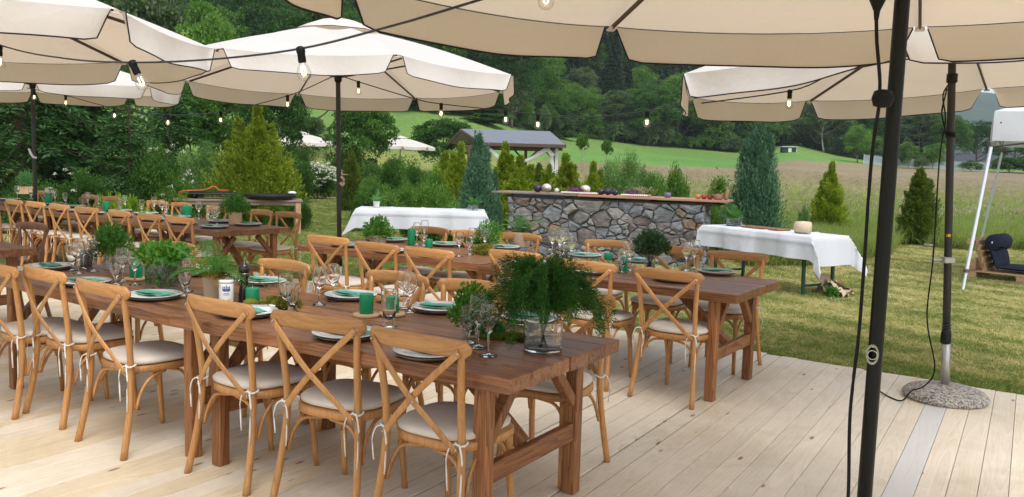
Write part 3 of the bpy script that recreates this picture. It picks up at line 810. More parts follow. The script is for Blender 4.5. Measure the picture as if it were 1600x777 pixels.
def spruce_far(seed, h=16.0, R0=2.6, n=7000):
    r = np.random.default_rng(seed)
    t = r.uniform(0, 1, n) ** 1.25; lay_ = np.floor(t * 26) / 26 + r.normal(size=n) * 0.006
    an = r.uniform(0, 6.28, n); rad = R0 * (1 - lay_) ** 0.85 * (0.82 + 0.18 * np.sin(an * 5 + lay_ * 40)) * r.uniform(0.25, 1, n) ** 0.5
    z = 0.8 + lay_ * (h - 0.8) - rad * 0.22
    P = np.c_[rad * np.cos(an), rad * np.sin(an), z]
    A = np.c_[np.cos(an), np.sin(an), np.full(n, -0.55) + r.normal(size=n) * 0.25] + r.normal(size=(n, 3)) * 0.25
    V, q = leaves(P, A, 0.60 * (1.1 - 0.6 * lay_), 0.17, np.clip(0.45 + r.normal(size=n) * 0.25, 0, 1), r=r)
    me_ = leafmesh('crown', [(V, q)], LEAF['spruce_far'])
    g = G(); g.tube([(0, 0, -0.3), (0, 0, h * 0.5), (0, 0, h)], [0.22, 0.13, 0.02], n=7)
    t_ = g.build('trunk_proto', M['bark']); tm = t_.data; bpy.data.objects.remove(t_)
    return [('crown', me_), ('trunk', tm)]
FARS = [spruce_far(120), spruce_far(125, 17, 2.3)]

def PX(px, D): return (px - 800 - 0.028 * 100) / 1318.0 * D

# trees one can tell apart along the edge of the wood: px, top y, base y, width px, D, kind, label
EDGE = [
 (690, 92, 172, 92, 112, 0, 'round green tree at the top of the meadow, left of the grey gazebo roof'),
 (745, 78, 186, 84, 110, 1, 'dark tree whose low trunk shows under the shade above the gazebo roof'),
 (797, 55, 204, 108, 108, 1, 'tall deep green tree standing out in front of the dark spruces'),
 (850, 150, 210, 76, 134, 0, 'small green tree at the wood edge just right of the tall deep green one'),
 (900, 138, 214, 88, 138, 3, 'light green spreading tree below the dark spruces'),
 (955, 148, 224, 84, 142, 2, 'grey green tree with several pale stems at the edge of the green field'),
 (1008, 138, 230, 96, 144, 0, 'full crowned green tree under the middle of the string of bulbs'),
 (1058, 128, 238, 106, 147, 3, 'wide light green tree left of the right hand parasol'),
 (1108, 150, 243, 92, 150, 1, 'dark green tree just under the left tip of the right hand parasol'),
 (1160, 160, 246, 92, 150, 0, 'green tree at the field edge behind the blue green juniper'),
 (1210, 162, 215, 80, 165, 1, 'dark tree at the top of the grassy bank'),
 (1282, 158, 240, 88, 150, 2, 'pale feathery birch standing on the grassy bank'),
 (1335, 198, 254, 50, 126, 3, 'bright green rounded tree alone at the far end of the field'),
 (1362, 160, 250, 70, 150, 1, 'dark tree behind the lone rounded tree'),
 (1425, 168, 255, 92, 146, 2, 'big grey green tree between the two near parasol poles'),
 (1473, 180, 258, 70, 142, 0, 'green tree right behind the far end of the field'),
 (1520, 190, 258, 86, 146, 1, 'dark broad tree in front of the blue hill'),
 (1580, 196, 260, 90, 150, 0, 'green tree seen under the white tent roof'),
]
for i, (px, ty, by, w, D, k, lab) in enumerate(EDGE):
    x = PX(px, D); hh = (by - ty) / 1318 * D * 1.05; ww = w / 1318 * D
    rx = [3.6, 4.2, 3.0, 4.4][k]
    e = put('broadleaf_tree', lab, 'tree', x, D, FAR[k], ww / (2.25 * rx), i * 1.3, 'trees along the edge of the wood', hh / 12.0)
BUSH = [broad(140, 1.5, 0.05, 2.6, 26, 170, 0.22, 'decid_light', r0=0.05), broad(144, 1.6, 0.05, 2.2, 26, 170, 0.22, 'birch', r0=0.05),
        broad(148, 1.6, 0.05, 2.2, 30, 170, 0.22, 'decid', r0=0.05)]
for i, (px, ty, by, w, D, k, lab) in enumerate([
 (1415, 226, 262, 34, 122, 0, 'left one of two rounded light green bushes at the far field edge'),
 (1452, 226, 262, 40, 122, 0, 'right one of two rounded light green bushes at the far field edge'),
 (1434, 242, 262, 22, 120, 1, 'small grey green bush between two rounded light green bushes'),
 (1512, 246, 263, 32, 122, 1, 'low bush in front of the pale far fence'),
 (1572, 240, 264, 64, 122, 2, 'long bush under the white tent roof at the field edge'),
 (1615, 236, 264, 70, 122, 2, 'bush at the right edge of the picture beyond the field'),
 (760, 186, 204, 90, 100, 2, 'low dark hedge bush right of the gazebo ridge'),
 (880, 200, 214, 50, 125, 2, 'low bush on the meadow edge behind the right end of the gazebo roof'),
 (846, 158, 205, 26, 118, 1, 'pale blossoming bush at the foot of the wood')]):
    put('field_bush', lab, 'bush', PX(px, D), D, BUSH[k], w / 1318 * D / 3.4, i * 2.1, 'bushes along the far field edge', (by - ty) / 1318 * D / 2.4)

r_ = np.random.default_rng(31); bx_, by_ = [], []
for bq in np.arange(-0.7, 0.45, 0.014):
    T_ = float(edge_of(bq)) - r_.uniform(0, 4); bx_.append(bq * T_); by_.append(T_)
bc_ = [c for c in bpy.data.objects if c.name.startswith('crown') and c.parent and c.parent.name.startswith('field_bush')]
pk_ = {}
for c in bc_: pk_.setdefault(c.data.name, c)
bush_c = group_coll('edge bushes', list(pk_.values())); bx_, by_ = np.array(bx_), np.array(by_)
scatter('wood_edge_scrub', np.c_[bx_, by_, ground_z(bx_, by_) - 0.1], r_.uniform(0, 6.28, len(bx_)), r_.uniform(0.8, 2.1, len(bx_)), bush_c, r_.integers(0, len(pk_), len(bx_)),
        'low scrub along the foot of the wood', 'scrub')
# the wood on the hill: far off, one mass
fr = np.random.default_rng(21)
pts = []; kinds = []
d = 6.0
while d < 330:
    step = 6.5 + d * 0.012
    bmax = 0.62; bmin = -0.80
    D0 = 150 + d
    nb_ = int((bmax - bmin) * D0 / step)
    for i in range(nb_):
        b = bmin + (i + fr.uniform(0.1, 0.9)) * (bmax - bmin) / nb_
        dist = float(edge_of(b)) + d + fr.uniform(-2.5, 2.5)
        if (b > 0.44 and d > 30) or b > 0.485: continue
        x = b * dist
        sp = 0.0
        if 0.005 < b < 0.22 and d > 10: sp = 0.92
        if 0.13 < b < 0.17 and d < 40: sp = 0.2
        if b < -0.42 and d > 40: sp = 0.5
        if b >= 0.22: sp = 0.35
        if -0.20 < b <= 0.005 and d > 12: sp = 0.62
        s = fr.uniform() < sp
        pts.append((x, dist)); kinds.append(int(s))
    d += step * 0.85
pts = np.array(pts); kinds = np.array(kinds)
crowns = [c for c in bpy.data.objects if c.name.startswith('crown') and c.parent and c.parent.name.startswith('broadleaf_tree')]
pick = {}
for c in crowns: pick.setdefault(c.data.name, c)
dec_c = group_coll('wood crowns', list(pick.values())[:4])
e1 = put('spruce_tree', 'dark spruce standing in front of the wood, right of the tall deep green tree', 'tree', PX(858, 140), 140, FARS[0], 0.9)
e2 = put('spruce_tree', 'slim dark spruce at the front of the wood above the gazebo posts', 'tree', PX(905, 152), 152, FARS[1], 0.95)
sp_c = group_coll('spruce crowns', [kids(e)[0] for e in (e1, e2)])
z = ground_z(pts[:, 0], pts[:, 1]) - 0.3
k = kinds == 0
nn = k.sum()
scatter('deciduous_wood', np.c_[pts[k], z[k]], fr.uniform(0, 6.28, nn), fr.uniform(0.75, 1.25, nn), dec_c, fr.choice([0, 1, 2, 3], nn, p=[.34, .36, .14, .16]),
        'mixed deciduous wood covering the hillside', 'wood')
k = ~k; nn = k.sum()
scatter('spruce_wood', np.c_[pts[k], z[k]], fr.uniform(0, 6.28, nn), fr.uniform(0.75, 1.2, nn), sp_c, fr.integers(0, 2, nn),
        'dark spruce wood on the hillside behind the gazebo', 'wood')

# nearer hillside trees behind the parasols at the left
MID = [broad(160, 2.6, 0.6, 7.0, 60, 260, 0.20, 'birch', 'bark_pale', 0.10), broad(164, 2.8, 0.5, 7.0, 60, 260, 0.19, 'decid_light', 'bark', 0.10),
       broad(168, 3.0, 0.5, 7.0, 64, 260, 0.20, 'decid_dark', 'bark', 0.12), broad(172, 2.6, 0.3, 7.0, 60, 260, 0.18, 'decid', 'bark', 0.10)]
for i, (px, ty, D, w, k, lab) in enumerate([
 (232, -60, 50, 190, 0, 'tall grey green tree behind the second parasol from the left'),
 (335, 12, 46, 140, 1, 'light green tree above the gap between the two left parasols'),
 (372, 50, 38, 150, 3, 'green tree behind the left edge of the central parasol'),
 (480, 5, 62, 170, 2, 'deep green tree behind the top of the central parasol'),
 (150, -60, 60, 190, 2, 'deep green tree hidden mostly by the left parasol'),
 (420, 95, 34, 130, 2, 'dark tree under the left part of the central parasol'),
 (300, 130, 27, 130, 3, 'green tree right of the spruces under the left parasol'),
 (566, 150, 36, 118, 3, 'mid green tree seen right of the central parasol pole'),
 (690, 185, 56, 118, 2, 'rounded dark bush tree left of the gazebo'),
 (470, 172, 52, 100, 0, 'pale tree on the meadow behind the two far parasols'),
 ]):
    x = PX(px, D); z0 = gz(x, D); hz = 245 + (px - 500) * 0.028
    top = 1.6 + (hz - ty) / 1318 * D
    put('garden_tree', lab, 'tree', x, D, MID[k], w / 1318 * D / (2.15 * [2.6, 2.8, 3.0, 2.6][k]), i * 0.9, None, (top - z0) / 7.0)
# ================================================================== GARDEN PLANTS
def near_spruce(seed, h, R0, whorl=0.24, per=9):
    r = np.random.default_rng(seed); Ps = []; As = []; Ls = []; Ws = []; Q = []
    g = G(); g.tube([(0, 0, -0.1), (0, 0, h * 0.6), (0, 0, h)], [0.02 * h, 0.012 * h, 0.004], n=7)
    z = 0.25
    while z < h - 0.1:
        f = 1 - z / h; L = R0 * f ** 0.8 + 0.12
        for b in range(per):
            an = r.uniform(0, 6.28); l = L * r.uniform(0.7, 1.05)
            dirv = np.array([math.cos(an), math.sin(an), 0]); sidev = np.array([-math.sin(an), math.cos(an), 0])
            rise = 0.35 * f
            m = max(4, int(l / 0.13)); s = np.linspace(0.12, 1, m)
            pts = np.array([0, 0, z]) + dirv * (s * l)[:, None] + np.array([0, 0, 1]) * ((rise * s - 0.75 * s * s + 0.28 * s ** 3) * l)[:, None]
            if b % 3 == 0: g.tube(np.vstack([[0, 0, z], pts]), np.linspace(0.018, 0.003, m + 1), n=4, caps=False)
            tw = (1 - s) * 0.42 * l + 0.10
            hue = r.uniform(0.1, 0.7)
            for sg in (-1, 1):
                for j in range(3):
                    off = (j + r.uniform(0, 1, m)) / 3.0
                    base = pts + sidev * sg * (tw * off * 0.75)[:, None] + dirv * (tw * off * 0.5)[:, None] + np.array([0, 0, -1]) * (tw * off * 0.28)[:, None]
                    ax = sidev * sg * 0.75 + dirv * 0.7 + r.normal(size=(m, 3)) * 0.22 + [0, 0, -0.25]
                    Ps.append(base); As.append(ax); Ls.append(np.full(m, 0.19)); Ws.append(np.full(m, 0.055)); Q.append(np.clip(hue + 0.25 * off + r.normal(size=m) * 0.1, 0, 1))
            Ps.append(pts); As.append(np.tile(dirv + [0, 0, -0.1], (m, 1)) + r.normal(size=(m, 3)) * 0.2); Ls.append(np.full(m, 0.22)); Ws.append(np.full(m, 0.06)); Q.append(np.full(m, hue))
        z += whorl * r.uniform(0.8, 1.2)
    n = np.concatenate(Ls).size
    V, q = leaves(np.concatenate(Ps), np.concatenate(As), np.concatenate(Ls), np.concatenate(Ws), np.concatenate(Q), side=np.tile([0, 0, 1.0], (n, 1)) + r.normal(size=(n, 3)) * 0.35, r=r)
    me_ = leafmesh('needles', [(V, q)], LEAF['spruce'])
    t = g.build('tp', M['bark']); tm = t.data; bpy.data.objects.remove(t)
    return [('branches', me_), ('trunk', tm)]
NS = [near_spruce(200, 8.0, 3.0), near_spruce(205, 5.2, 2.3)]
for px, D, k, s, rz, lab in [
 (35, 19.5, 0, 1.0, 0.3, 'big spruce with drooping branches at the left edge behind the left parasol pole'),
 (150, 21.5, 0, 0.72, 2.0, 'second big spruce right of the left parasol pole'),
 (205, 18.0, 1, 0.62, 4.0, 'smaller spruce with long pale green branch tips below the hanging bulbs'),
 (95, 25.0, 0, 1.05, 5.0, 'tall spruce further back between the two big ones'),
 (-40, 24.0, 0, 1.1, 1.0, 'tall spruce at the far left edge behind the others'),
 (268, 25.0, 1, 0.85, 1.1, 'spruce furthest right of the dark group, behind the shrubs')]:
    put('garden_spruce', lab, 'spruce tree', PX(px, D), D, NS[k], s, rz)

def conifer(seed, h, R0, n, mat, prof='cone', leaf=0.085, w=0.030, lumps=26, up=1.0, tips=6, leaders=5):
    """dense upright bush of feathery fronds that start at the stem and end unevenly at the surface"""
    r = np.random.default_rng(seed)
    per = 34; m = n // per
    t = r.uniform(0, 1, m) ** 0.85
    def rad(t):
        if prof == 'cone': return np.sin(np.clip(t * 0.86 + 0.20, 0, 1) * np.pi) ** 0.7 * (1 - t ** 2.6) ** 0.7 * 1.05
        if prof == 'col': return (1 - t ** 3.0) ** 0.8 * (0.72 + 0.28 * np.sin(np.pi * np.clip(t + 0.25, 0, 1)))
        return (1 - t) ** 0.75 * np.clip(0.8 + t * 2, 0, 1) + 0.05
    an = r.uniform(0, 6.28, m)
    la = r.uniform(0, 6.28, lumps); lt = r.uniform(0, 1, lumps)
    dl = np.abs(((an[:, None] - la + np.pi) % (2 * np.pi)) - np.pi) * 1.1 + np.abs(t[:, None] - lt) * 6.5
    near = np.exp(-(dl ** 2)).max(1)
    end_r = R0 * rad(t) * (0.54 + 0.56 * near) * r.uniform(0.68, 1.20, m)
    z1 = 0.04 + t * h * 0.98 * r.uniform(0.97, 1.03, m)
    o = np.c_[np.cos(an), np.sin(an), np.zeros(m)]
    E = o * end_r[:, None] + np.c_[np.zeros((m, 2)), z1]
    rise = 0.35 * up * h * 0.12 + end_r * 0.55 * up
    B = o * (end_r * 0.30)[:, None] + np.c_[np.zeros((m, 2)), np.maximum(z1 - rise, 0.01)]
    lo = r.uniform(0, 6.28, leaders) + np.arange(leaders) * 2.4; lr = np.r_[0.12, r.uniform(0.30, 0.48, leaders - 1)] * R0; lh = np.r_[1.0, r.uniform(0.66, 0.93, leaders - 1)]
    li = r.integers(0, leaders, m); li = np.where(r.uniform(size=m) < 0.3, 0, li)
    sh_ = np.c_[np.cos(lo) * lr, np.sin(lo) * lr, np.zeros(leaders)][li]; sc_ = np.c_[np.where(li == 0, 0.86, 0.70), np.where(li == 0, 0.86, 0.70), lh[li]]
    E = E * sc_ + sh_; B = B * sc_ + sh_ * 0.6
    k = np.repeat(np.arange(m), per); s = np.tile(np.linspace(0.25, 1.05, per), m) + r.normal(size=m * per) * 0.03
    bend = (s * (1 - s))[:, None] * (o[k] * (end_r[k] * 0.5)[:, None])
    P = B[k] * (1 - s)[:, None] + E[k] * s[:, None] + bend
    ax = unit(E - B)[k]; tang = np.c_[-np.sin(an), np.cos(an), np.zeros(m)][k]
    sgn = np.tile(np.where(np.arange(per) % 2 == 0, 1.0, -1.0), m)[:, None]
    wid = (0.30 + 1.0 * np.sin(np.clip(s, 0, 1) * np.pi * 0.95))[:, None] * leaf * 0.9
    P = P + tang * sgn * wid * r.uniform(0, 1, (len(k), 1)) + r.normal(size=(len(k), 3)) * leaf * 0.22
    P[:, 2] = np.maximum(P[:, 2], 0.0)
    A = ax * 1.0 + tang * sgn * 0.55 + r.normal(size=(len(k), 3)) * 0.28 + np.array([0, 0, 0.15])
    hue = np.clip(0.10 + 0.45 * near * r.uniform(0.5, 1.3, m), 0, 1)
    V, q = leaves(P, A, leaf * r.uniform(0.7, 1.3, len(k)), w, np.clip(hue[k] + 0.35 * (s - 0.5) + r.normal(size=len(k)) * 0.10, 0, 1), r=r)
    parts = [(V, q)]
    for i in range(tips):
        a = r.uniform(0, 6.28); b0 = np.array([math.cos(a) * R0 * 0.18 * (i > 0), math.sin(a) * R0 * 0.18 * (i > 0), h * (0.93 - 0.035 * i)])
        mm = 60; sv = r.uniform(0, 1, mm)[:, None]
        Pt = b0 + sv * np.array([0.02 * r.normal(), 0.02 * r.normal(), h * (0.11 - 0.01 * i)])
        parts.append(leaves(Pt, r.normal(size=(mm, 3)) * 0.4 + [0, 0, 1], leaf * 0.8, w * 0.8, r.uniform(0.3, 1, mm), r=r))
    me_ = leafmesh('foliage', parts, LEAF[mat])
    g = G(); g.tube([(0, 0, -0.08), (0, 0, h * 0.5), (0, 0, h * 0.9)], [0.05, 0.03, 0.008], n=6)
    t_ = g.build('tp', M['bark']); tm = t_.data; bpy.data.objects.remove(t_)
    return [('foliage', me_), ('trunk', tm)]

TH_BIG = conifer(300, 2.9, 1.06, 76000, 'thuja', 'cone', 0.075, 0.030, 110)
TH_A = conifer(304, 1.8, 0.46, 30000, 'thuja', 'cone', 0.055, 0.022, 50)
TH_B = conifer(308, 1.8, 0.50, 30000, 'thuja_dark', 'col', 0.055, 0.022, 54)
JUN = conifer(312, 2.4, 0.56, 52000, 'juniper', 'jun', 0.070, 0.020, 60, 2.2, 9)
JUNC = conifer(318, 2.6, 0.60, 52000, 'juniper', 'col', 0.070, 0.020, 60, 2.2, 9)
def conif(lab, px, D, proto, top_px, h0, w_px, w0, group=None, cat='thuja', name='thuja_bush', rz=0.0):
    x = PX(px, D); z0 = gz(x, D); hz = 255 + (px - 800) * 0.028
    top = 1.6 + (hz - top_px) / 1318 * D
    put(name, lab, cat, x, D, proto, w_px / 1318 * D / w0, rz, group, (top - z0) / h0)
conif('big golden green thuja rounded cone behind the grill table', 397, 19.6, TH_BIG, 160, 3.0, 124, 2.05)
conif('narrow golden thuja right behind the central parasol pole', 549, 26, TH_B, 236, 1.85, 44, 1.0)
conif('blue green juniper left of the stone bar, behind the left white table', 741, 16.9, JUN, 203, 2.55, 80, 1.15, cat='juniper', name='juniper_bush')
conif('short dark green conifer squeezed between the left juniper and the stone bar', 772, 17.6, JUNC, 262, 2.75, 30, 1.15, cat='juniper', name='juniper_bush', rz=1)
conif('tall blue green juniper at the right end of the stone bar', 1181, 15.3, JUNC, 183, 2.75, 82, 1.13, cat='juniper', name='juniper_bush', rz=2)
conif('golden thuja standing alone in the tall grass left of the black parasol pole', 1293, 21, TH_A, 252, 1.88, 56, 0.92)
conif('thuja with bright tips on the lawn between the two parasol poles', 1438, 19.6, TH_B, 264, 1.85, 68, 1.0, rz=1.2)
GT = [(692, 25, 236, 50, 'golden thuja left of the blue green juniper'), (718, 22, 222, 40, 'tall golden thuja touching the left side of the blue green juniper'),
      (792, 21, 222, 46, 'tall golden thuja right of the blue green juniper under the gazebo roof'), (812, 19.5, 243, 50, 'golden thuja under the middle of the gazebo roof'),
      (842, 23, 255, 34, 'small golden thuja below the white drape'), (858, 21, 256, 30, 'narrow golden thuja below the right gazebo post'),
      (886, 20.5, 240, 46, 'golden thuja behind the cream halves on the bar counter'), (924, 20.5, 252, 40, 'golden thuja behind the lace tray on the bar counter')]
for i, (px, D, ty, w, lab) in enumerate(GT):
    conif(lab, px, D, TH_A if i % 2 else TH_B if i == 4 else TH_A, ty, 1.88, w * 1.5, 0.92, 'golden thujas behind the stone bar', rz=i * 1.7)

def shrub(seed, rx, h, nc, per, leaf, mat, flat=0.8, stems=True, ratio=0.5, blossoms=0):
    r = np.random.default_rng(seed)
    C = np.c_[unit(r.normal(size=(nc, 3)))] * (r.uniform(0.2, 0.95, nc) ** 0.6)[:, None]
    C = C * [rx, rx, h * 0.46] + [0, 0, h * 0.48]; C[:, 2] = np.maximum(C[:, 2], 0.06 * h)
    cr = rx * r.uniform(0.16, 0.36, nc); k = np.repeat(np.arange(nc), per); n = len(k)
    u = unit(r.normal(size=(n, 3)))
    P = C[k] + u * cr[k][:, None] * r.uniform(0.3, 1.15, n)[:, None]; P[:, 2] = np.maximum(P[:, 2], 0.01)
    A = unit(u + r.normal(size=(n, 3)) * 0.6 + [0, 0, 0.5])
    V, q = leaves(P, A, leaf * r.uniform(0.6, 1.3, n), leaf * ratio, np.clip(r.uniform(0.1, 0.8, nc)[k] + r.normal(size=n) * 0.18, 0, 1), r=r)
    parts = [('foliage', leafmesh('foliage', [(V, q)], LEAF[mat]))]
    g = G()
    for i in range(9):
        c = C[r.integers(nc)]; g.tube(spline([(0.03 * r.normal(), 0.03 * r.normal(), -0.03), c * [0.5, 0.5, 0.5], c], 5), np.linspace(0.014, 0.004, 5), n=4)
    t_ = g.build('tp', M['bark']); tm = t_.data; bpy.data.objects.remove(t_)
    parts.append(('stems', tm))
    if blossoms:
        a = r.uniform(0, 6.28, blossoms); e = r.uniform(-0.1, 1.4, blossoms)
        O = np.c_[np.cos(a) * np.cos(e) * rx, np.sin(a) * np.cos(e) * rx, np.sin(e) * h * 0.50 + h * 0.5] * np.array([1.22, 1.22, 1.0]) * r.uniform(0.93, 1.10, blossoms)[:, None]
        k = np.repeat(np.arange(blossoms), 34); n = len(k)
        P = O[k] + r.normal(size=(n, 3)) * [0.045, 0.045, 0.018]
        V, q = leaves(P, r.normal(size=(n, 3)) * [1, 1, 0.3], 0.045, 0.038, r.uniform(0.3, 1, n), side=np.tile([0, 0, 1.0], (n, 1)), r=r)
        parts.append(('blossom', leafmesh('blossom', [(V, q)], LEAF['petal'])))
    return parts
SH = {'wil': shrub(400, 1.0, 2.0, 60, 300, 0.075, 'willow', ratio=0.35), 'bri': shrub(404, 0.9, 1.4, 46, 300, 0.075, 'decid_light'),
      'mid': shrub(408, 1.0, 1.6, 50, 300, 0.08, 'decid'), 'lime': shrub(412, 0.5, 0.5, 26, 200, 0.06, 'lime', ratio=0.7),
      'vib': shrub(416, 0.85, 1.25, 40, 240, 0.08, 'decid_dark', blossoms=230), 'eld': shrub(420, 1.1, 1.9, 54, 260, 0.09, 'decid', blossoms=16)}
def bush(lab, kind, px, D, ty, w, group=None, rz=0.0, hz0=None):
    x = PX(px, D); z0 = gz(x, D); hz = 255 + (px - 800) * 0.028; top = 1.6 + (hz - ty) / 1318 * D
    dim = {'wil': (2.2, 2.1), 'bri': (2.0, 1.5), 'mid': (2.2, 1.7), 'lime': (1.15, 0.55), 'vib': (1.9, 1.3), 'eld': (2.4, 2.0)}[kind]
    put({'wil': 'pale_shrub', 'bri': 'light_shrub', 'mid': 'green_shrub', 'lime': 'lime_shrub', 'vib': 'flowering_shrub', 'eld': 'elder_shrub'}[kind], lab, 'shrub', x, D, SH[kind], w / 1318 * D / dim[0], rz, group, (top - z0) / dim[1])
for a in [
 ('white flowering shrub left of the central parasol pole', 'vib', 497, 33, 256, 76),
 ('elder shrub with a few white blossoms left of the small spruce', 'eld', 128, 16.5, 262, 90, None, 1.0),
 ('elder shrub with white umbels right of the small spruce', 'eld', 248, 17.5, 222, 96, None, 4.0),
 ('tall pale green shrub left of the big golden thuja', 'wil', 312, 20.5, 208, 96),
 ('light green shrub in front of the pale shrub near the orange handles', 'bri', 270, 17.3, 262, 84, None, 2.0),
 ('lime green bush behind the glasses of the far left table', 'lime', 205, 15.2, 296, 60),
 ('smaller lime green bush behind the far left chairs', 'lime', 172, 15.6, 293, 50, None, 2.0),
 ('green shrub behind the left end of the far left table', 'mid', 60, 18.0, 268, 110, None, 3.0),
 ('low green shrub right beside the grill table leg', 'mid', 470, 19.0, 306, 40, None, 1.5),
 ('light green shrub at the left rear of the grill table', 'bri', 430, 19.0, 316, 50, None, 0.5),
 ('broad green shrub below the two far parasols', 'mid', 452, 30, 232, 110, None, 2.5),
 ('green shrub under the right far parasol', 'mid', 610, 30, 238, 96, None, 0.6),
 ('light green shrub between the parasol pole and the left white table', 'bri', 588, 22, 272, 62, None, 1.9),
 ('green shrub left of the thujas behind the left white table', 'mid', 655, 24, 250, 78, None, 3.4),
 ('light leafy shrub right behind the middle of the left white table', 'bri', 688, 19.5, 282, 84, None, 2.6),
 ('light leafy shrub behind the left part of the left white table', 'bri', 628, 20.5, 286, 70, None, 5.0),
 ('tall pale shrub rising behind the middle of the stone bar', 'wil', 968, 20.5, 222, 82),
 ('wide pale shrub right of the tallest one behind the stone bar', 'wil', 1003, 21.5, 246, 74, None, 2.2),
 ('leafy shrub behind the small violet pot on the bar counter', 'bri', 1052, 19.5, 252, 66, None, 4.1),
 ('low shrub left of the juniper at the right end of the bar', 'bri', 1120, 17.0, 283, 60, None, 1.1),
 ('low green shrub under the golden thujas left of the bar', 'mid', 662, 17.2, 318, 90, None, 1.1),
 ('low green shrub at the foot of the left juniper', 'bri', 715, 15.8, 322, 60, None, 2.1),
 ('full green shrub left of the central parasol pole behind the white flowering shrub', 'mid', 455, 36, 222, 90, None, 1.1),
 ('light green shrub between the two far parasols', 'bri', 540, 37, 226, 90, None, 0.4),
 ('rounded shrub right behind the fern pot of the left white table', 'mid', 575, 19, 285, 60, None, 5.1),
 ('pale shrub below the left end of the pavilion roof', 'wil', 700, 30, 236, 60, None, 3.1),
 ('green shrub between the golden thujas behind the bar', 'mid', 868, 24, 258, 70, None, 2.9),
 ('leafy shrub behind the eggplants on the bar', 'bri', 940, 23, 262, 60, None, 0.9),
 ('leafy shrub left of the small violet pot on the bar', 'bri', 1030, 21, 268, 60, None, 1.9),
 ('grey seedy weed clump left of the lone golden thuja', 'wil', 1258, 20, 314, 22, None, 2.1)]:
    bush(*a)

# two little ball-crowned trees
BALL = broad(430, 0.40, 1.75, 2.45, 18, 120, 0.075, 'decid_light', 'bark_pale', 0.025, nb=4)
for px, ty, w, lab in ((908, 208, 27, 'small ball crowned tree behind the golden thujas'), (946, 216, 24, 'slightly lower ball crowned tree left of the tall pale shrub')):
    D = 29; x = PX(px, D); top = 1.6 + (258 - ty) / 1318 * D
    put('ball_tree', lab, 'tree', x, D, BALL, w / 1318 * D / 0.86, px, None, (top - gz(x, D)) / 2.5)

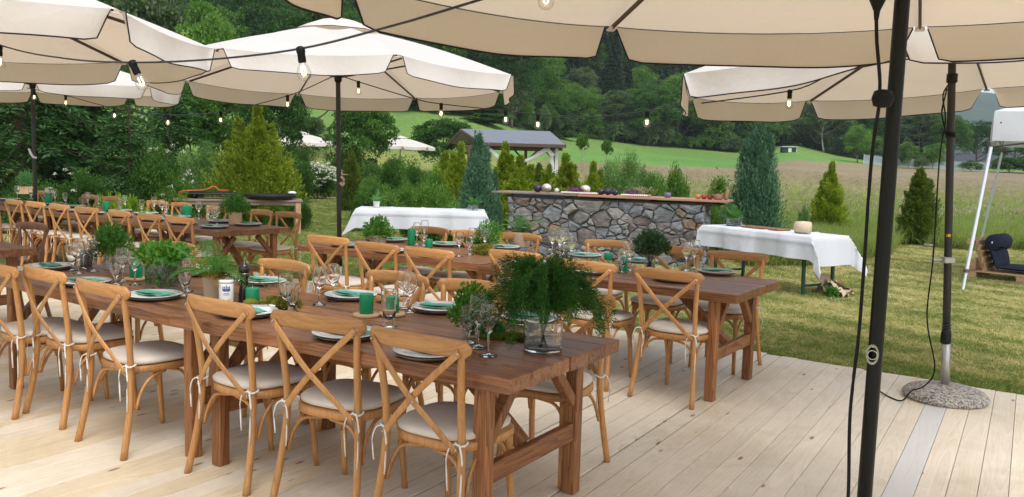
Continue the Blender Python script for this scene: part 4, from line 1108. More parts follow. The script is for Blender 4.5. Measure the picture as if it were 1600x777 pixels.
# ================================================================== PARASOLS
def parasol_parts(near=False):
    pass
def make_parasol(label, cx, cy, zr, R0, ph, tilt, lean, foot='concrete', scale_pole=0.028, cap=0.62, detail=1, pole_mat='metal_dark', group='large cream parasols over the tables', ground=0.0, run=0.62):
    e = empty('parasol', (cx - lean[0] * zr, cy - lean[1] * zr, ground), 0, label, 'parasol', group)
    ox, oy = lean[0] * zr, lean[1] * zr
    zr = zr - ground
    ap = zr + cap                        # apex
    vts = []
    for k in range(8):
        a = ph + k * math.pi / 4; dx, dy = R0 * math.cos(a), R0 * math.sin(a)
        vts.append(np.array([ox + dx, oy + dy, zr + tilt[0] * dx + tilt[1] * dy]))
    hub = np.array([ox, oy, ap - 0.06])
    r = random.Random(int(abs(cx * 100)))
    # canopy: eight sagging panels on a fine grid
    g = G(); n = 10; m = 10; t0 = 0.09
    for k in range(8):
        A, B = vts[k], vts[(k + 1) % 8]; V = []
        for i in range(n + 1):
            t = t0 + (1 - t0) * i / n
            for j in range(m + 1):
                s = j / m; e_ = A * (1 - s) + B * s
                p = hub * (1 - t) + e_ * t
                bow = 4 * s * (1 - s)
                p = p + np.array([0, 0, -0.035 * bow * t + 0.05 * math.sin(math.pi * t) * (1 - 0.5 * bow)])
                V.append(p)
        F = []
        for i in range(n):
            for j in range(m):
                a = i * (m + 1) + j; F.append((a, a + m + 1, a + m + 2, a + 1))
        g.add(V, F, True)
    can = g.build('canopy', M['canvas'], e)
    # vent cap
    g = G(); V = []; F = []
    for i in range(4):
        t = i / 3
        for k in range(16):
            A = vts[(k // 2) % 8]; B = vts[(k // 2 + 1) % 8]; q = A if k % 2 == 0 else (A + B) / 2
            d_ = (q - hub); d_[2] = 0
            rad = 0.24 * t ** 0.8
            V.append(hub + d_ * rad + np.array([0, 0, 0.085 - 0.165 * t ** 1.25 + (0.012 if k % 2 else 0) * t]))
    for i in range(3):
        for k in range(16):
            F.append((i * 16 + k, (i + 1) * 16 + k, (i + 1) * 16 + (k + 1) % 16, i * 16 + (k + 1) % 16))
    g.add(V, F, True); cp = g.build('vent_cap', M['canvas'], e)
    lip = G(); lip.tube(np.vstack([V[48:64], V[48:49]]), 0.004, n=4); lip.build('hem', M['piping'], cp)
    # valances with round lower corners and piping
    drop = 0.165
    for k in range(8):
        A, B = vts[k], vts[(k + 1) % 8]; L = np.linalg.norm(B - A)
        mid = (A + B) / 2 - [ox, oy, 0]; outw = unit(np.array([mid[0], mid[1], 0.0]))
        m = 22; ins = 0.022; bot = []; V = []; rows = 5
        wob = r.uniform(0, 6.28); swing = r.uniform(-0.02, 0.05)
        for j in range(m + 1):
            s = ins + (1 - 2 * ins) * j / m
            top = A * (1 - s) + B * s + np.array([0, 0, -0.035 * 4 * s * (1 - s)])
            x = min(s - ins, 1 - ins - s) * L
            cr = 0.11
            dz = drop - (cr - math.sqrt(max(cr * cr - (cr - x) ** 2, 0)) if x < cr else 0) * (drop / cr) * 0.98
            dz += 0.006 * math.sin(s * 9 + wob)
            dz = max(dz, 0.006)
            edge = outw * 0.0
            for i in range(rows + 1):
                u = i / rows
                p = top + np.array([0, 0, -dz * u]) + outw * (swing * u * u + 0.014 * math.sin(s * 13 + wob) * u * dz / drop + 0.004)
                V.append(p)
            bot.append(V[-1])
        F = [(j * (rows + 1) + i, j * (rows + 1) + i + 1, (j + 1) * (rows + 1) + i + 1, (j + 1) * (rows + 1) + i) for j in range(m) for i in range(rows)]
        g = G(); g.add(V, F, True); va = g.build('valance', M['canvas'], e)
        g = G(); g.tube(np.array(bot) + [0, 0, -0.002], 0.0042, n=5); g.build('piping', M['piping'], va)
        tops = [V[j * (rows + 1)] for j in range(m + 1)]
        g = G(); g.tube(np.array(tops) - outw * 0.006 + [0, 0, -0.004], 0.0022, n=4); g.build('seam', M['rib_brown'], va)
    # ribs, struts, rib pockets
    hz = ap - 0.12; runner = np.array([ox * 0.99, oy * 0.99, ap - run])
    for k in range(8):
        P0 = np.array([ox, oy, hz]); P1 = vts[k] + [0, 0, -0.012]
        d_ = P1 - P0
        P1b = P0 + d_ * 0.985
        g = G(); g.beam(P0 + [0, 0, -0.0], P1b - [0, 0, 0.006], 0.014, 0.022); rb = g.build('rib', M['rib_brown'], e)
        Pm = P0 + d_ * 0.48 + [0, 0, -0.014]
        g = G(); g.beam(runner, Pm, 0.012, 0.018); g.build('strut', M['rib_brown'], rb)
        q = P0 + d_ * 0.975; g = G(); g.beam(q - [0, 0, 0.012], P0 + d_ * 0.999 - [0, 0, 0.012], 0.045, 0.010, 0.004); g.build('rib_pocket', M['canvas'], rb)
    g = G(); g.lathe([(0.03, -0.03), (0.05, -0.02), (0.055, 0.02), (0.035, 0.05)], 14, hub - [0, 0, 0.09]); g.build('crown_hub', M['metal_black'], e)
    g = G(); g.lathe([(0.030, -0.05), (0.042, -0.03), (0.042, 0.01), (0.030, 0.04)], 14, runner); g.build('runner', M['metal_black'], e)
    # pole
    top = np.array([ox, oy, ap - 0.1]); bot = np.array([0, 0, 0.44 if foot == 'concrete' else 0.30])
    def at(z): return np.array([ox, oy, 0]) * (z / zr) + [0, 0, z]
    g = G(); g.tube([at(bot[2]), at(1.0), at(1.9), at(ap - 0.1)], scale_pole, n=18); g.build('pole', M[pole_mat], e)
    g = G(); g.tube([at(0.05), at(bot[2] + 0.02)], scale_pole * 1.12, n=16); g.build('foot_tube', M['galv'], e)
    if foot == 'concrete':
        g = G(); g.lathe([(0.02, 0.11), (0.06, 0.105), (0.17, 0.092), (0.255, 0.066), (0.285, 0.035), (0.278, 0.008), (0.26, 0.0)][::-1], 34); g.build('concrete_foot', M['pebble'], e)
        g = G(); g.lathe([(scale_pole * 1.2, 0.40), (scale_pole * 1.35, 0.41), (scale_pole * 1.35, 0.47), (scale_pole * 1.1, 0.50)], 16, at(0) * 1.0 + [ox * 0.2, oy * 0.2, 0]); g.build('collar', M['metal_black'], e)
    else:
        g = G(); g.box((0, 0, 0.025), (0.5, 0.5, 0.05), 0.008); g.build('foot_plate', M['black_iron'], e)
    return e, at, scale_pole
P1, at1, _ = make_parasol('large cream parasol in the centre, whole canopy and pole in view', -1.949, 9.34, 2.469, 1.994, 0.465, (0.002, -0.028), (-0.014, -0.003), 'concrete', 0.026)
P5, at5, _ = make_parasol('cream parasol at right on a round pebble concrete foot', 3.031, 5.988, 2.35, 1.953, 0.168, (0.076, -0.039), (-0.046, 0.024), 'concrete', 0.026, 0.55, run=0.44)
P4, at4, _ = make_parasol('nearest cream parasol overhead with the thick black pole', 1.103, 2.49, 2.32, 2.001, 0.324, (0.016, -0.003), (0.003, -0.001), 'concrete', 0.0215, 0.62, pole_mat='metal_black')
P2, at2, _ = make_parasol('cream parasol filling the upper left corner', -4.017, 5.339, 2.358, 2.0, 0.418, (0, -0.002), (0, 0), 'concrete', 0.026)
P3, at3, _ = make_parasol('furthest left cream parasol, pole in front of the spruces', -6.949, 12.273, 2.516, 1.991, 0.506, (0.002, 0.014), (0.004, 0.002), 'concrete', 0.027)
make_parasol('distant parasol mostly hidden by the bushes left of the central pole', PX(472, 48), 48, 2.45 + gz(PX(472, 48), 48), 2.05, 0.3, (0, 0), (0, 0), 'plate', 0.03, 0.62, group='two far parasols beyond the bushes', ground=gz(PX(472, 48), 48))
make_parasol('distant parasol standing free above the bushes right of the central pole', PX(625, 50), 50, 2.30 + gz(PX(625, 50), 50), 2.05, 0.2, (0, 0), (0, 0), 'plate', 0.03, 0.62, group='two far parasols beyond the bushes', ground=gz(PX(625, 50), 50))

# canvas strap hanging under the right parasol
g = G(); w5 = np.array([-P5.location[0], -P5.location[1], 0.0]); 
q0 = np.array([2.20, 6.15, 2.40]) + w5; g.tube([q0, q0 + [0.06, 0, -0.075], q0 + [0.13, 0, 0.01]], 0.012, 0.003, n=6, up=(0, 1, 0)); g.build('closing_strap', M['canvas'], P5)
# near pole: oval chrome bushing for the winding handle
p = at4(1.06) + np.array([P4.location[0], P4.location[1], 0]); toC = unit(np.array([-p[0], -p[1], 0.0])); sd = np.array([-toC[1], toC[0], 0])
g = G(); rm = np.c_[sd, np.array([0, 0, 1.0]), toC]
def ring3(c, a, b, d0, d1, r0, n=24):
    an = np.linspace(0, 2 * np.pi, n, endpoint=False)
    V = []; F = []
    for (k_, dd_) in ((r0, d0), (1.0, d0), (1.0, d1), (r0, d1)):
        V += [c + sd * math.cos(t) * a * k_ + np.array([0, 0, 1]) * math.sin(t) * b * k_ + toC * dd_ for t in an]
    for q_ in range(4):
        for j in range(n):
            F.append((q_ * n + j, q_ * n + (j + 1) % n, ((q_ + 1) % 4) * n + (j + 1) % n, ((q_ + 1) % 4) * n + j))
    return V, F
off4 = np.array([P4.location[0], P4.location[1], 0])
c0 = at4(1.06) + (-sd * 0.008)
V, F = ring3(c0, 0.018, 0.031, 0.012, 0.026, 0.74); g.add(V, F, False)
V, F = ring3(c0, 0.0150, 0.0150, 0.024, 0.033, 0.80); g.add(V, F, True)
for s in (-1, 1): g.ball(c0 + toC * 0.026 + np.array([0, 0, 0.0245 * s]), 0.004, 8, 5)
g.build('crank_bushing', M['steel'], P4)
# right parasol: crank, yellow mark, ribbed adjuster, strap
g = G(); c = at5(1.0); l = np.array([-0.97, 0.2, 0.0])
g.box(c, (0.078, 0.060, 0.045), 0.006); g.beam(c + l * 0.03, c + l * 0.115, 0.018, 0.018)
cr = g.build('crank_housing', M['galv'], P5)
g = G(); g.tube([c + l * 0.10, c + l * 0.10 + [0, 0, 0.10], c + l * 0.10 + [0, 0, 0.105]], 0.006, n=8); g.tube([c + l * 0.10 + [0, 0, 0.10], c + l * 0.165 + [0, 0, 0.102]], 0.008, n=8); g.build('crank_handle', M['galv'], cr)
g = G(); q5 = unit(np.array([-0.46, -0.88, 0.0])); s5 = np.array([0.88, -0.46, 0.0]); g.add([at5(1.165) + q5 * 0.0268 + s5 * u_ + np.array([0, 0, v_]) + (q5 * -0.004 if abs(u_) > 0.01 else 0) for u_, v_ in ((-0.014, 0), (0, 0), (0.014, 0), (0.014, 0.02), (0, 0.02), (-0.014, 0.02))], [(0, 1, 4, 5), (1, 2, 3, 4)]); g.build('yellow_mark', M['yellow_tag'], P5)
g = G()
for i in range(4): g.lathe([(0.027, 0), (0.031, 0.004), (0.031, 0.010), (0.027, 0.014)], 16, at5(0.47 + 0.02 * i))
g.build('adjuster_ring', M['metal_dark'], P5)
g = G()
for i in range(2): g.lathe([(0.027, 0), (0.033, 0.004), (0.033, 0.016), (0.027, 0.02)], 14, at5(1.86 + 0.02 * i))
g.tube(spline([at5(1.88) + l * 0.03, at5(1.95) + l * 0.045, at5(2.02) + l * 0.06, at5(2.08) + l * 0.055, at5(2.2) + l * 0.03], 14), np.linspace(0.014, 0.006, 14), 0.005, n=6)
g.build('fastening_strap', M['rubber'], P5)
g = G(); g.lathe([(0.030, 0), (0.036, 0.004), (0.036, 0.06), (0.030, 0.064)], 16, at5(2.24)); g.build('top_collar', M['metal_black'], P5)
g = G(); g.beam(at1(1.42), at1(1.42) + [0.10, 0.0, 0], 0.012, 0.012); g.tube(spline([at1(1.40) + [0.03, -0.03, 0], at1(1.36) + [0.06, -0.03, 0], at1(1.30) + [0.05, -0.03, 0], at1(1.33) + [0.02, -0.03, 0]], 12), 0.014, n=6)
g.build('rope_bundle', M['kraft'], P1)
g = G(); g.tube(spline([at3(1.55) + [-0.06, -0.03, 0.06], at3(1.50) + [0, -0.04, 0], at3(1.46) + [0.05, -0.03, 0.02]], 8), 0.016, n=6); g.build('cord_bundle', M['white_metal'], P3)

# ================================================================== STRING LIGHTS
def bulb(loc, label, s=1.0, tiltv=(0, 0), group='bulbs hanging on the strings under the parasols', rz=0):
    e = empty('light_bulb', loc, rz, label, 'light bulb', group); e.rotation_euler = (tiltv[0], tiltv[1], rz); e.scale = (s, s, s)
    g = G(); g.lathe([(0.016, -0.058), (0.0175, -0.05), (0.0165, -0.02), (0.019, -0.016), (0.019, 0.004), (0.008, 0.010)], 14); g.build('socket', M['rubber'], e)
    g = G(); g.lathe([(0.012, -0.056), (0.015, -0.066), (0.024, -0.080), (0.030, -0.096), (0.0305, -0.108), (0.026, -0.122), (0.016, -0.132), (0.002, -0.136)], 20, close=False); b_ = g.build('glass_bulb', M['bulb'], e)
    g = G(); g.tube([(-0.007, 0, -0.075), (-0.008, 0, -0.105), (0.0, 0, -0.112), (0.008, 0, -0.105), (0.007, 0, -0.075)], 0.0022, n=5); g.build('filament', M['filament'], b_)
    return e
def cable(name, P, r_, label, n=60, group=None, mat='cable_blue', cat='cable'):
    g = G(); g.tube(spline(P, n), r_, n=7); o = g.build(name, M[mat]); props(o, label, cat, group); return o
S1 = [(-4.0, 5.34, 2.50), (-3.2, 5.3, 2.235), (-2.48, 4.7, 2.10), (-1.86, 4.14, 2.03), (-1.38, 3.9, 2.03), (-0.91, 3.6, 2.05), (-0.51, 3.25, 2.09), (-0.13, 2.9, 2.14), (1.05, 2.50, 2.45)]
S2 = [(-1.95, 9.3, 2.5), (-1.7, 9.2, 2.42), (-1.06, 9.0, 2.24), (-0.78, 8.9, 2.19), (-0.3, 8.7, 2.14), (0.22, 8.4, 2.08), (0.75, 8.0, 2.05), (1.17, 7.6, 2.09), (1.45, 7.3, 2.13), (2.14, 6.7, 2.22), (2.35, 6.4, 2.32), (2.69, 6.2, 2.4), (3.03, 6.0, 2.44)]
S3 = [(-1.95, 9.3, 2.5), (-2.65, 9.9, 2.3), (-3.6, 10.4, 2.12), (-4.45, 10.9, 2.09), (-5.37, 11.4, 2.18), (-6.28, 11.9, 2.36), (-6.99, 12.2, 2.47)]
cable('string_cable', S1, 0.0048, 'black string light cable running across the foreground between the two near parasols', group='string light cables')
cable('string_cable', S2, 0.0055, 'string light cable from the central parasol to the right hand parasol', group='string light cables')
cable('string_cable', S3, 0.0055, 'string light cable from the central parasol back to the furthest left parasol', group='string light cables')
bulb((-3.2, 5.3, 2.225), 'bulb on the foreground string at the left edge of the picture')
bulb((-1.86, 4.14, 2.03), 'foreground bulb hanging in front of the gap between the left parasols', 1.05, (0, -0.45))
bulb((-0.91, 3.6, 2.05), 'foreground bulb in front of the white top of the central parasol', 1.0, (0, -0.15))
g_ = bulb((0.1, 3.2, 2.30), 'bulb under the nearest parasol at the top edge of the picture', 1.0)
for (x, y, z), lab in (((-1.70, 9.2, 2.42), 'bulb right of the pole under the central parasol'), ((-0.78, 8.9, 2.19), 'bulb below the rear hem of the central parasol'),
                       ((-0.10, 8.6, 2.13), 'bulb at the right corner of the central parasol'),
                       ((0.22, 8.4, 2.08), 'bulb above the right end of the gazebo roof'), ((1.17, 7.6, 2.09), 'bulb left of the right hand parasol against the wood'),
                       ((2.14, 6.7, 2.22), 'bulb under the left half of the right hand parasol'), ((-2.65, 9.9, 2.30), 'bulb left of the pole under the central parasol'),
                       ((-3.6, 10.4, 2.12), 'bulb in front of the tip of the big golden thuja'), ((-4.45, 10.9, 2.09), 'bulb in front of the spruces, second from the thuja'),
                       ((-5.37, 11.4, 2.18), 'bulb just below the right tip of the furthest left parasol'), ((-6.28, 11.9, 2.36), 'bulb right of the pole of the furthest left parasol'),
                       ((-6.86, 12.15, 2.44), 'bulb left of the pole of the furthest left parasol')):
    bulb((x, y, z), lab, 1.05)
# power leads
k1 = cable('power_cable', [(1.01, 2.45, 2.1), (1.02, 2.45, 1.98), (1.04, 2.45, 1.82), (1.05, 2.5, 1.62), (1.05, 2.5, 1.16), (1.04, 2.5, 0.88), (1.01, 2.4, 0.65), (0.99, 2.35, 0.42), (0.97, 2.2, 0.12), (0.85, 2.1, 0.02)], 0.0052, 'black power cable hanging along the thick black parasol pole', mat='rubber')
g = G(); g.lathe([(0.006, -0.10), (0.009, -0.075), (0.022, -0.045), (0.024, 0.06), (0.018, 0.07)], 14, (1.015, 2.45, 2.13)); o = g.build('plug_coupling', M['rubber']); props(o, 'black plug coupling hanging beside the thick black pole', 'plug')
g = G(); g.lathe([(0.005, -0.026), (0.016, -0.021), (0.020, 0.0), (0.016, 0.021), (0.005, 0.026)], 18, (1.045, 2.44, 1.81), sx=1.6); o = g.build('cable_switch', M['rubber']); props(o, 'rounded black switch on the power cable by the thick black pole', 'switch')
cable('power_cable', [(2.99, 5.93, 2.23), (2.95, 5.92, 2.14), (2.98, 5.92, 1.97), (2.95, 5.9, 1.7), (2.95, 5.88, 1.04), (2.90, 5.80, 0.61), (2.93, 5.70, 0.28), (2.88, 5.72, 0.145), (2.80, 5.74, 0.1), (2.76, 5.80, 0.012), (2.72, 6.05, 0.012), (2.80, 6.35, 0.012)], 0.0052, 'black cable hanging down beside the right hand parasol pole', mat='rubber', n=90)
# ================================================================== STONE BAR
def clip_poly(poly, p, n):
    out = []
    for i in range(len(poly)):
        a, b = poly[i], poly[(i + 1) % len(poly)]; da, db = np.dot(a - p, n), np.dot(b - p, n)
        if da <= 0: out.append(a)
        if da * db < 0: out.append(a + (b - a) * (da / (da - db)))
    return out
def stones_on(root, W, H, seed, count, xf, maxs=0.045):
    """irregular rubble: cells of a weighted scatter on a W x H face; xf maps (s, t, out) to local space"""
    r = np.random.default_rng(seed)
    pts = []
    tries = 0
    while len(pts) < count and tries < 6000:
        tries += 1
        p = np.array([r.uniform(0, W), r.uniform(0, H)])
        rad = r.choice([0.08, 0.14, 0.22, 0.31], p=[.22, .27, .31, .20])
        if all(np.hypot((p[0] - q[0]) * 0.75, (p[1] - q[1]) * 1.25) > 0.5 * (rad + q[2]) * 1.02 for q in pts): pts.append((p[0], p[1], rad))
    for i, (x, y, rad) in enumerate(pts):
        poly = [np.array(c) for c in ((0, 0), (W, 0), (W, H), (0, H))]
        p0 = np.array([x, y])
        for j, (u, v, r2) in enumerate(pts):
            if i == j: continue
            q0 = np.array([u, v]); n = q0 - p0; L = np.linalg.norm(n)
            if L > 1.0: continue
            n /= L; t = L / 2 + (rad - r2) * 0.45; n = unit(n * np.array([0.72, 1.3]))
            poly = clip_poly(poly, p0 + (q0 - p0) / L * (t - 0.003), n)
            if len(poly) < 3: break
        if len(poly) < 3: continue
        # add midpoints nudged for irregular outline
        P = []
        for a_, b_ in zip(poly, poly[1:] + poly[:1]):
            P.append(a_)
            if np.linalg.norm(b_ - a_) > 0.09: P.append((a_ + b_) / 2 + (p0 - (a_ + b_) / 2) * r.uniform(0.0, 0.10))
        P = np.array(P); c = P.mean(0); n = len(P)
        if np.ptp(P[:, 0]) * np.ptp(P[:, 1]) < 0.0016: continue
        out0 = r.uniform(0.012, 0.055); tl_ = r.normal(size=2) * 0.16
        rings = [(1.0, -0.06), (1.0, 0.0), (0.95, 0.7), (0.64, 1.0)]
        V = []
        for k_, o_ in rings:
            for q in P:
                qq = c + (q - c) * (k_ if k_ == 1.0 else k_ * r.uniform(0.9, 1.06))
                d = o_ if o_ <= 0 else out0 * o_ + np.dot(qq - c, tl_) * 0.8 + r.uniform(-0.007, 0.007)
                V.append(xf(qq[0], qq[1], d))
        cc = c + r.normal(size=2) * 0.02; V.append(xf(cc[0], cc[1], out0 * r.uniform(0.9, 1.5)))
        F = []
        for a in range(3):
            for k in range(n): F.append((a * n + k, a * n + (k + 1) % n, (a + 1) * n + (k + 1) % n, (a + 1) * n + k))
        for k in range(n): F.append((3 * n + k, 3 * n + (k + 1) % n, 4 * n))
        g = G(); g.add(V, F, False); g.build('stone', STONES[r.choice(6, p=[.34, .28, .08, .18, .10, .02])], root)
BL = np.array([-0.20, 15.15]); BR = np.array([3.33, 13.62]); bl = np.linalg.norm(BR - BL); ang = math.atan2(BR[1] - BL[1], BR[0] - BL[0])
bar = empty('stone_bar', (BL[0], BL[1], LAWN), ang, 'long rubble stone bar with a plank counter at the end of the lawn', 'bar')
HB = 1.05
bs = bl - 0.36
g = G(); g.box((0.12 + bs / 2, 0.30, HB / 2 - 0.01), (bs - 0.06, 0.52, HB - 0.02), 0.01); g.build('mortar_core', M['concrete_core'], bar)
stones_on(bar, bs, HB, 5, 150, lambda s, t, d: (0.12 + s, 0.03 - d, t))
stones_on(bar, 0.5, HB, 6, 24, lambda s, t, d: (0.15 - d, 0.55 - s, t))
stones_on(bar, 0.5, HB, 8, 24, lambda s, t, d: (0.12 + bs - 0.03 + d, 0.05 + s, t))
# slab and counter planks; the right part of the counter is reddish
g = G(); g.box((bl / 2, 0.29, HB + 0.012), (bl, 0.60, 0.022), 0.004); g.build('slab', M['concrete_core'], bar)
for i in range(3):
    y = -0.06 + i * 0.235
    g = G(); g.box((0.62, y + 0.11, HB + 0.075), (1.60, 0.228, 0.028), 0.003); g.build('counter_plank', M['old_wood'], bar)
    g = G(); g.box((2.70, y + 0.11, HB + 0.075), (2.52, 0.228, 0.034), 0.003); g.build('counter_plank', M['terracotta_wood'], bar)['label'] = 'reddish brown counter plank'
for x, w_ in ((0.0, 0.3), (1.2, 0.5), (2.2, 0.4), (3.2, 0.5)):
    g = G(); g.box((x + 0.3, 0.28, HB + 0.042), (w_, 0.5, 0.034), 0.003); g.build('batten', M['timber_dark'], bar)
g = G(); g.box((0.72, -0.005, HB + 0.042), (0.98, 0.03, 0.030), 0.004); g.build('blue_edge', M['bluebox'], bar)
CT = LAWN + HB + 0.093
def on_bar(s, y=0.15): return (BL[0] + math.cos(ang) * s - math.sin(ang) * y, BL[1] + math.sin(ang) * s + math.cos(ang) * y, CT)

g = G(); g.ball((0, 0, 0.07), 0.075, 14, 10, sz=0.95); o = g.build('cabbage', M['purple'], None, on_bar(0.62)); props(o, 'round dark purple vegetable near the left end of the bar counter', 'vegetable')
def half_melon(s, lab):
    e = empty('halved_vegetable', on_bar(s, 0.12), ang, lab, 'vegetable')
    g = G(); g.ball((0, 0.05, 0.085), 0.10, 16, 10, sy=0.5, sz=0.8); g.build('skin', M['purple'], e)
    g = G(); g.lathe([(0.001, 0.0), (0.075, 0.0), (0.093, -0.006)], 20, (0, 0, 0)); 
    V = g.v[0][:, [0, 2, 1]] * [1, 1, 0.8] + [0, 0.0, 0.085]; g.v[0] = V; g.build('cut_face', M['cream'], e)
half_melon(0.80, 'cream cut half standing upright right of the round purple vegetable')
half_melon(1.52, 'cream cut half leaning on the lace trimmed tray on the bar')
e = empty('glass_jar', on_bar(0.98), 0, 'low glass jar on the bar counter between the cut half and the lace tray', 'jar')
g = G(); g.lathe([(0.05, 0), (0.055, 0.01), (0.055, 0.09), (0.05, 0.09)], 16, close=False); g.build('jar_body', M['glass'], e); g = G(); g.ball((0, 0, 0.045), 0.04, 8, 6); g.build('jar_content', M['cream'], e)
def lace(s, w, lab, top):
    e = empty('lace_tray', on_bar(s, 0.10), ang, lab, 'tray')
    g = G(); g.box((0, 0.05, 0.02), (w, 0.28, 0.03), 0.006); g.build('tray_board', M['slice'], e)
    g = G()
    nn = int(w / 0.035)
    for i in range(nn): g.ball((-w / 2 + (i + .5) * w / nn, -0.095, 0.022), 0.018, 6, 4, sy=0.5)
    g.build('lace_trim', M['china'], e)
    r = np.random.default_rng(int(s * 10))
    P = np.c_[r.normal(size=300) * w * 0.12, r.normal(size=300) * 0.05 + 0.03, r.uniform(0.03, 0.11, 300)] + [top, 0, 0]
    V, q = leaves(P, r.normal(size=(300, 3)), 0.03, 0.022, r.uniform(0, 1, 300), r=r)
    return e, V, q
e, V, q = lace(1.44, 0.66, 'tray with white lace trim and purple flowers, left of the blue vegetables', -0.10); link('flowers', leafmesh('flowers', [(V, q)], M['violet']), e)
e, V, q = lace(2.42, 0.46, 'smaller lace trimmed tray with violet flowers, right of the blue vegetables', -0.05); link('flowers', leafmesh('flowers', [(V, q)], M['violet']), e)
r = np.random.default_rng(9); P = r.normal(size=(260, 3)) * [0.12, 0.04, 0.03] + [0.08, 0.03, 0.09]
V, q = leaves(P, r.normal(size=(260, 3)) + [0, 0, 1], 0.06, 0.006, r.uniform(0, 1, 260), r=r); link('dry_sprigs', leafmesh('dry_sprigs', [(V, q)], LEAF['seed']), e)
for i, (s, rr, sx, lab) in enumerate(((1.80, 0.055, 1.3, 'leftmost dark eggplant between the two lace trays'), (1.92, 0.06, 1.2, 'middle dark eggplant between the two lace trays'), (2.05, 0.05, 1.5, 'rightmost dark eggplant between the two lace trays'))):
    g = G(); g.ball((0, 0, rr), rr, 12, 8, sx=sx); o = g.build('eggplant', M['purple'], None, on_bar(s, 0.14)); o.rotation_euler = (0, 0, i); props(o, lab, 'vegetable', 'eggplants on the bar')
g = G(); g.lathe([(0.035, 0), (0.05, 0.01), (0.056, 0.085), (0.05, 0.085), (0.045, 0.02)], 14, close=False); o = g.build('violet_pot', mat_plain('violet pot', (0.14, 0.12, 0.24), 0.4), None, on_bar(2.96)); props(o, 'small violet pot standing alone on the reddish counter', 'pot')
g = G(); g.ball((0, 0, 0.04), 0.045, 12, 8); o = g.build('orange_fruit', M['pumpkin'], None, on_bar(3.46)); props(o, 'orange fruit beside the red ones at the right end of the counter', 'fruit')
for i, s in enumerate((3.56, 3.66)):
    g = G(); g.ball((0, 0, 0.04), 0.045, 12, 8); o = g.build('red_fruit', M['tomato'], None, on_bar(s)); props(o, ('red fruit next to the orange one on the counter', 'red fruit nearest the terracotta planter')[i], 'fruit')
e = empty('terracotta_planter', on_bar(3.82, 0.12), ang, 'terracotta arch planter with a plant at the right end of the bar', 'planter')
g = G(); g.lathe([(0.05, 0), (0.065, 0.01), (0.085, 0.1), (0.075, 0.1), (0.05, 0.03)], 14, (-0.02, 0, 0), close=False); g.tube(spline([(-0.1, 0, 0.1), (-0.09, 0, 0.2), (0.0, 0, 0.26), (0.09, 0, 0.2), (0.1, 0, 0.0)], 14), 0.028, n=8); g.build('pot', M['terracotta'], e)
r = np.random.default_rng(19); P = r.normal(size=(500, 3)) * [0.07, 0.06, 0.07] + [0.0, 0, 0.22]
V, q = leaves(P, r.normal(size=(500, 3)) + [0, 0, .6], 0.06, 0.022, r.uniform(0, 1, 500), r=r); link('leaves', leafmesh('leaves', [(V, q)], LEAF['herb']), e)

# ================================================================== WHITE CLOTHED TABLES
def cloth_table(x, y, rz, L, W, H, drops, lab_t, lab_c, legs, seed, fold=0.0):
    e = empty('folding_table', (x, y, LAWN), rz, lab_t, 'table')
    g = G(); g.box((L / 2, W / 2, H - 0.03), (L - 0.02, W - 0.02, 0.03), 0.004); g.build('tabletop', M['old_wood'], e)
    for (u, v) in legs:
        g = G(); g.beam((u, v, 0), (u + (0.02 if u < L / 2 else -0.02), v, H - 0.045), 0.04, 0.04, up=(0, 1, 0)); g.build('leg', M['green_metal'], e)
    for u in sorted(set(l[0] for l in legs)):
        g = G(); g.beam((u, 0.06, 0.14), (u, W - 0.06, 0.14), 0.03, 0.03); g.build('stretcher', M['green_metal'], e)
    dl, dr, df, db = drops
    r = np.random.default_rng(seed)
    us = np.concatenate([np.linspace(-dl, 0, 12, endpoint=False), np.linspace(0, L, 44, endpoint=False), np.linspace(L, L + dr, 13)])
    vs = np.concatenate([np.linspace(-df, 0, 12, endpoint=False), np.linspace(0, W, 14, endpoint=False), np.linspace(W, W + db, 12)])
    V = []
    for u in us:
        for v in vs:
            ex = max(-u, u - L, 0); ey = max(-v, v - W, 0); sx = -1 if u < 0 else 1; sy = -1 if v < 0 else 1
            cu, cv = min(max(u, 0), L), min(max(v, 0), W)
            mx, mn = max(ex, ey), min(ex, ey)
            z = H + 0.004 - 0.92 * mx - 0.42 * mn
            rnd_ = min(mx, 0.03); z += 0.0
            flare = 0.10
            px = cu + sx * (flare * ex + (0.55 * mn if ex > 0 and ey > 0 else 0) + 0.012 * (1 - math.exp(-ex / 0.02)))
            py = cv + sy * (flare * ey + (0.18 * mn if ex > 0 and ey > 0 else 0) + 0.012 * (1 - math.exp(-ey / 0.02)))
            if ey > 0: py += 0.030 * math.sin(u * 7 + seed) * ey / 0.3 + 0.014 * math.sin(u * 17 + 1) * ey / 0.3
            if ex > 0: px += 0.015 * math.sin(v * 9 + seed) * ex / 0.3
            # ironing creases
            for c in (L * 0.25, L * 0.5, L * 0.75): z += 0.009 * math.exp(-((u - c) / 0.02) ** 2) * (ey == 0); py += sy * 0.014 * math.exp(-((u - c) / 0.02) ** 2) * (ey > 0)
            if ey > 0: py += sy * 0.018 * math.exp(-((ey - 0.09) / 0.02) ** 2)
            V.append((px, py, z))
    n_, m_ = len(us), len(vs)
    F = [(i * m_ + j, (i + 1) * m_ + j, (i + 1) * m_ + j + 1, i * m_ + j + 1) for i in range(n_ - 1) for j in range(m_ - 1)]
    g = G(); g.add(V, F, True); o = g.build('tablecloth', M['linen'], None, (x, y, LAWN)); o.rotation_euler = (0, 0, rz); props(o, lab_c, 'tablecloth')
    return e
cloth_table(-2.68, 14.35, 0.05, 2.2, 0.75, 0.80, (0.34, 0.34, 0.36, 0.3), 'folding table under the left white cloth, legs in shade', 'white tablecloth on the left table in front of the shrubs',
            [(0.3, 0.08), (0.3, 0.67), (1.9, 0.08), (1.9, 0.67)], 3)
WA = math.atan2(-0.857, 0.515)
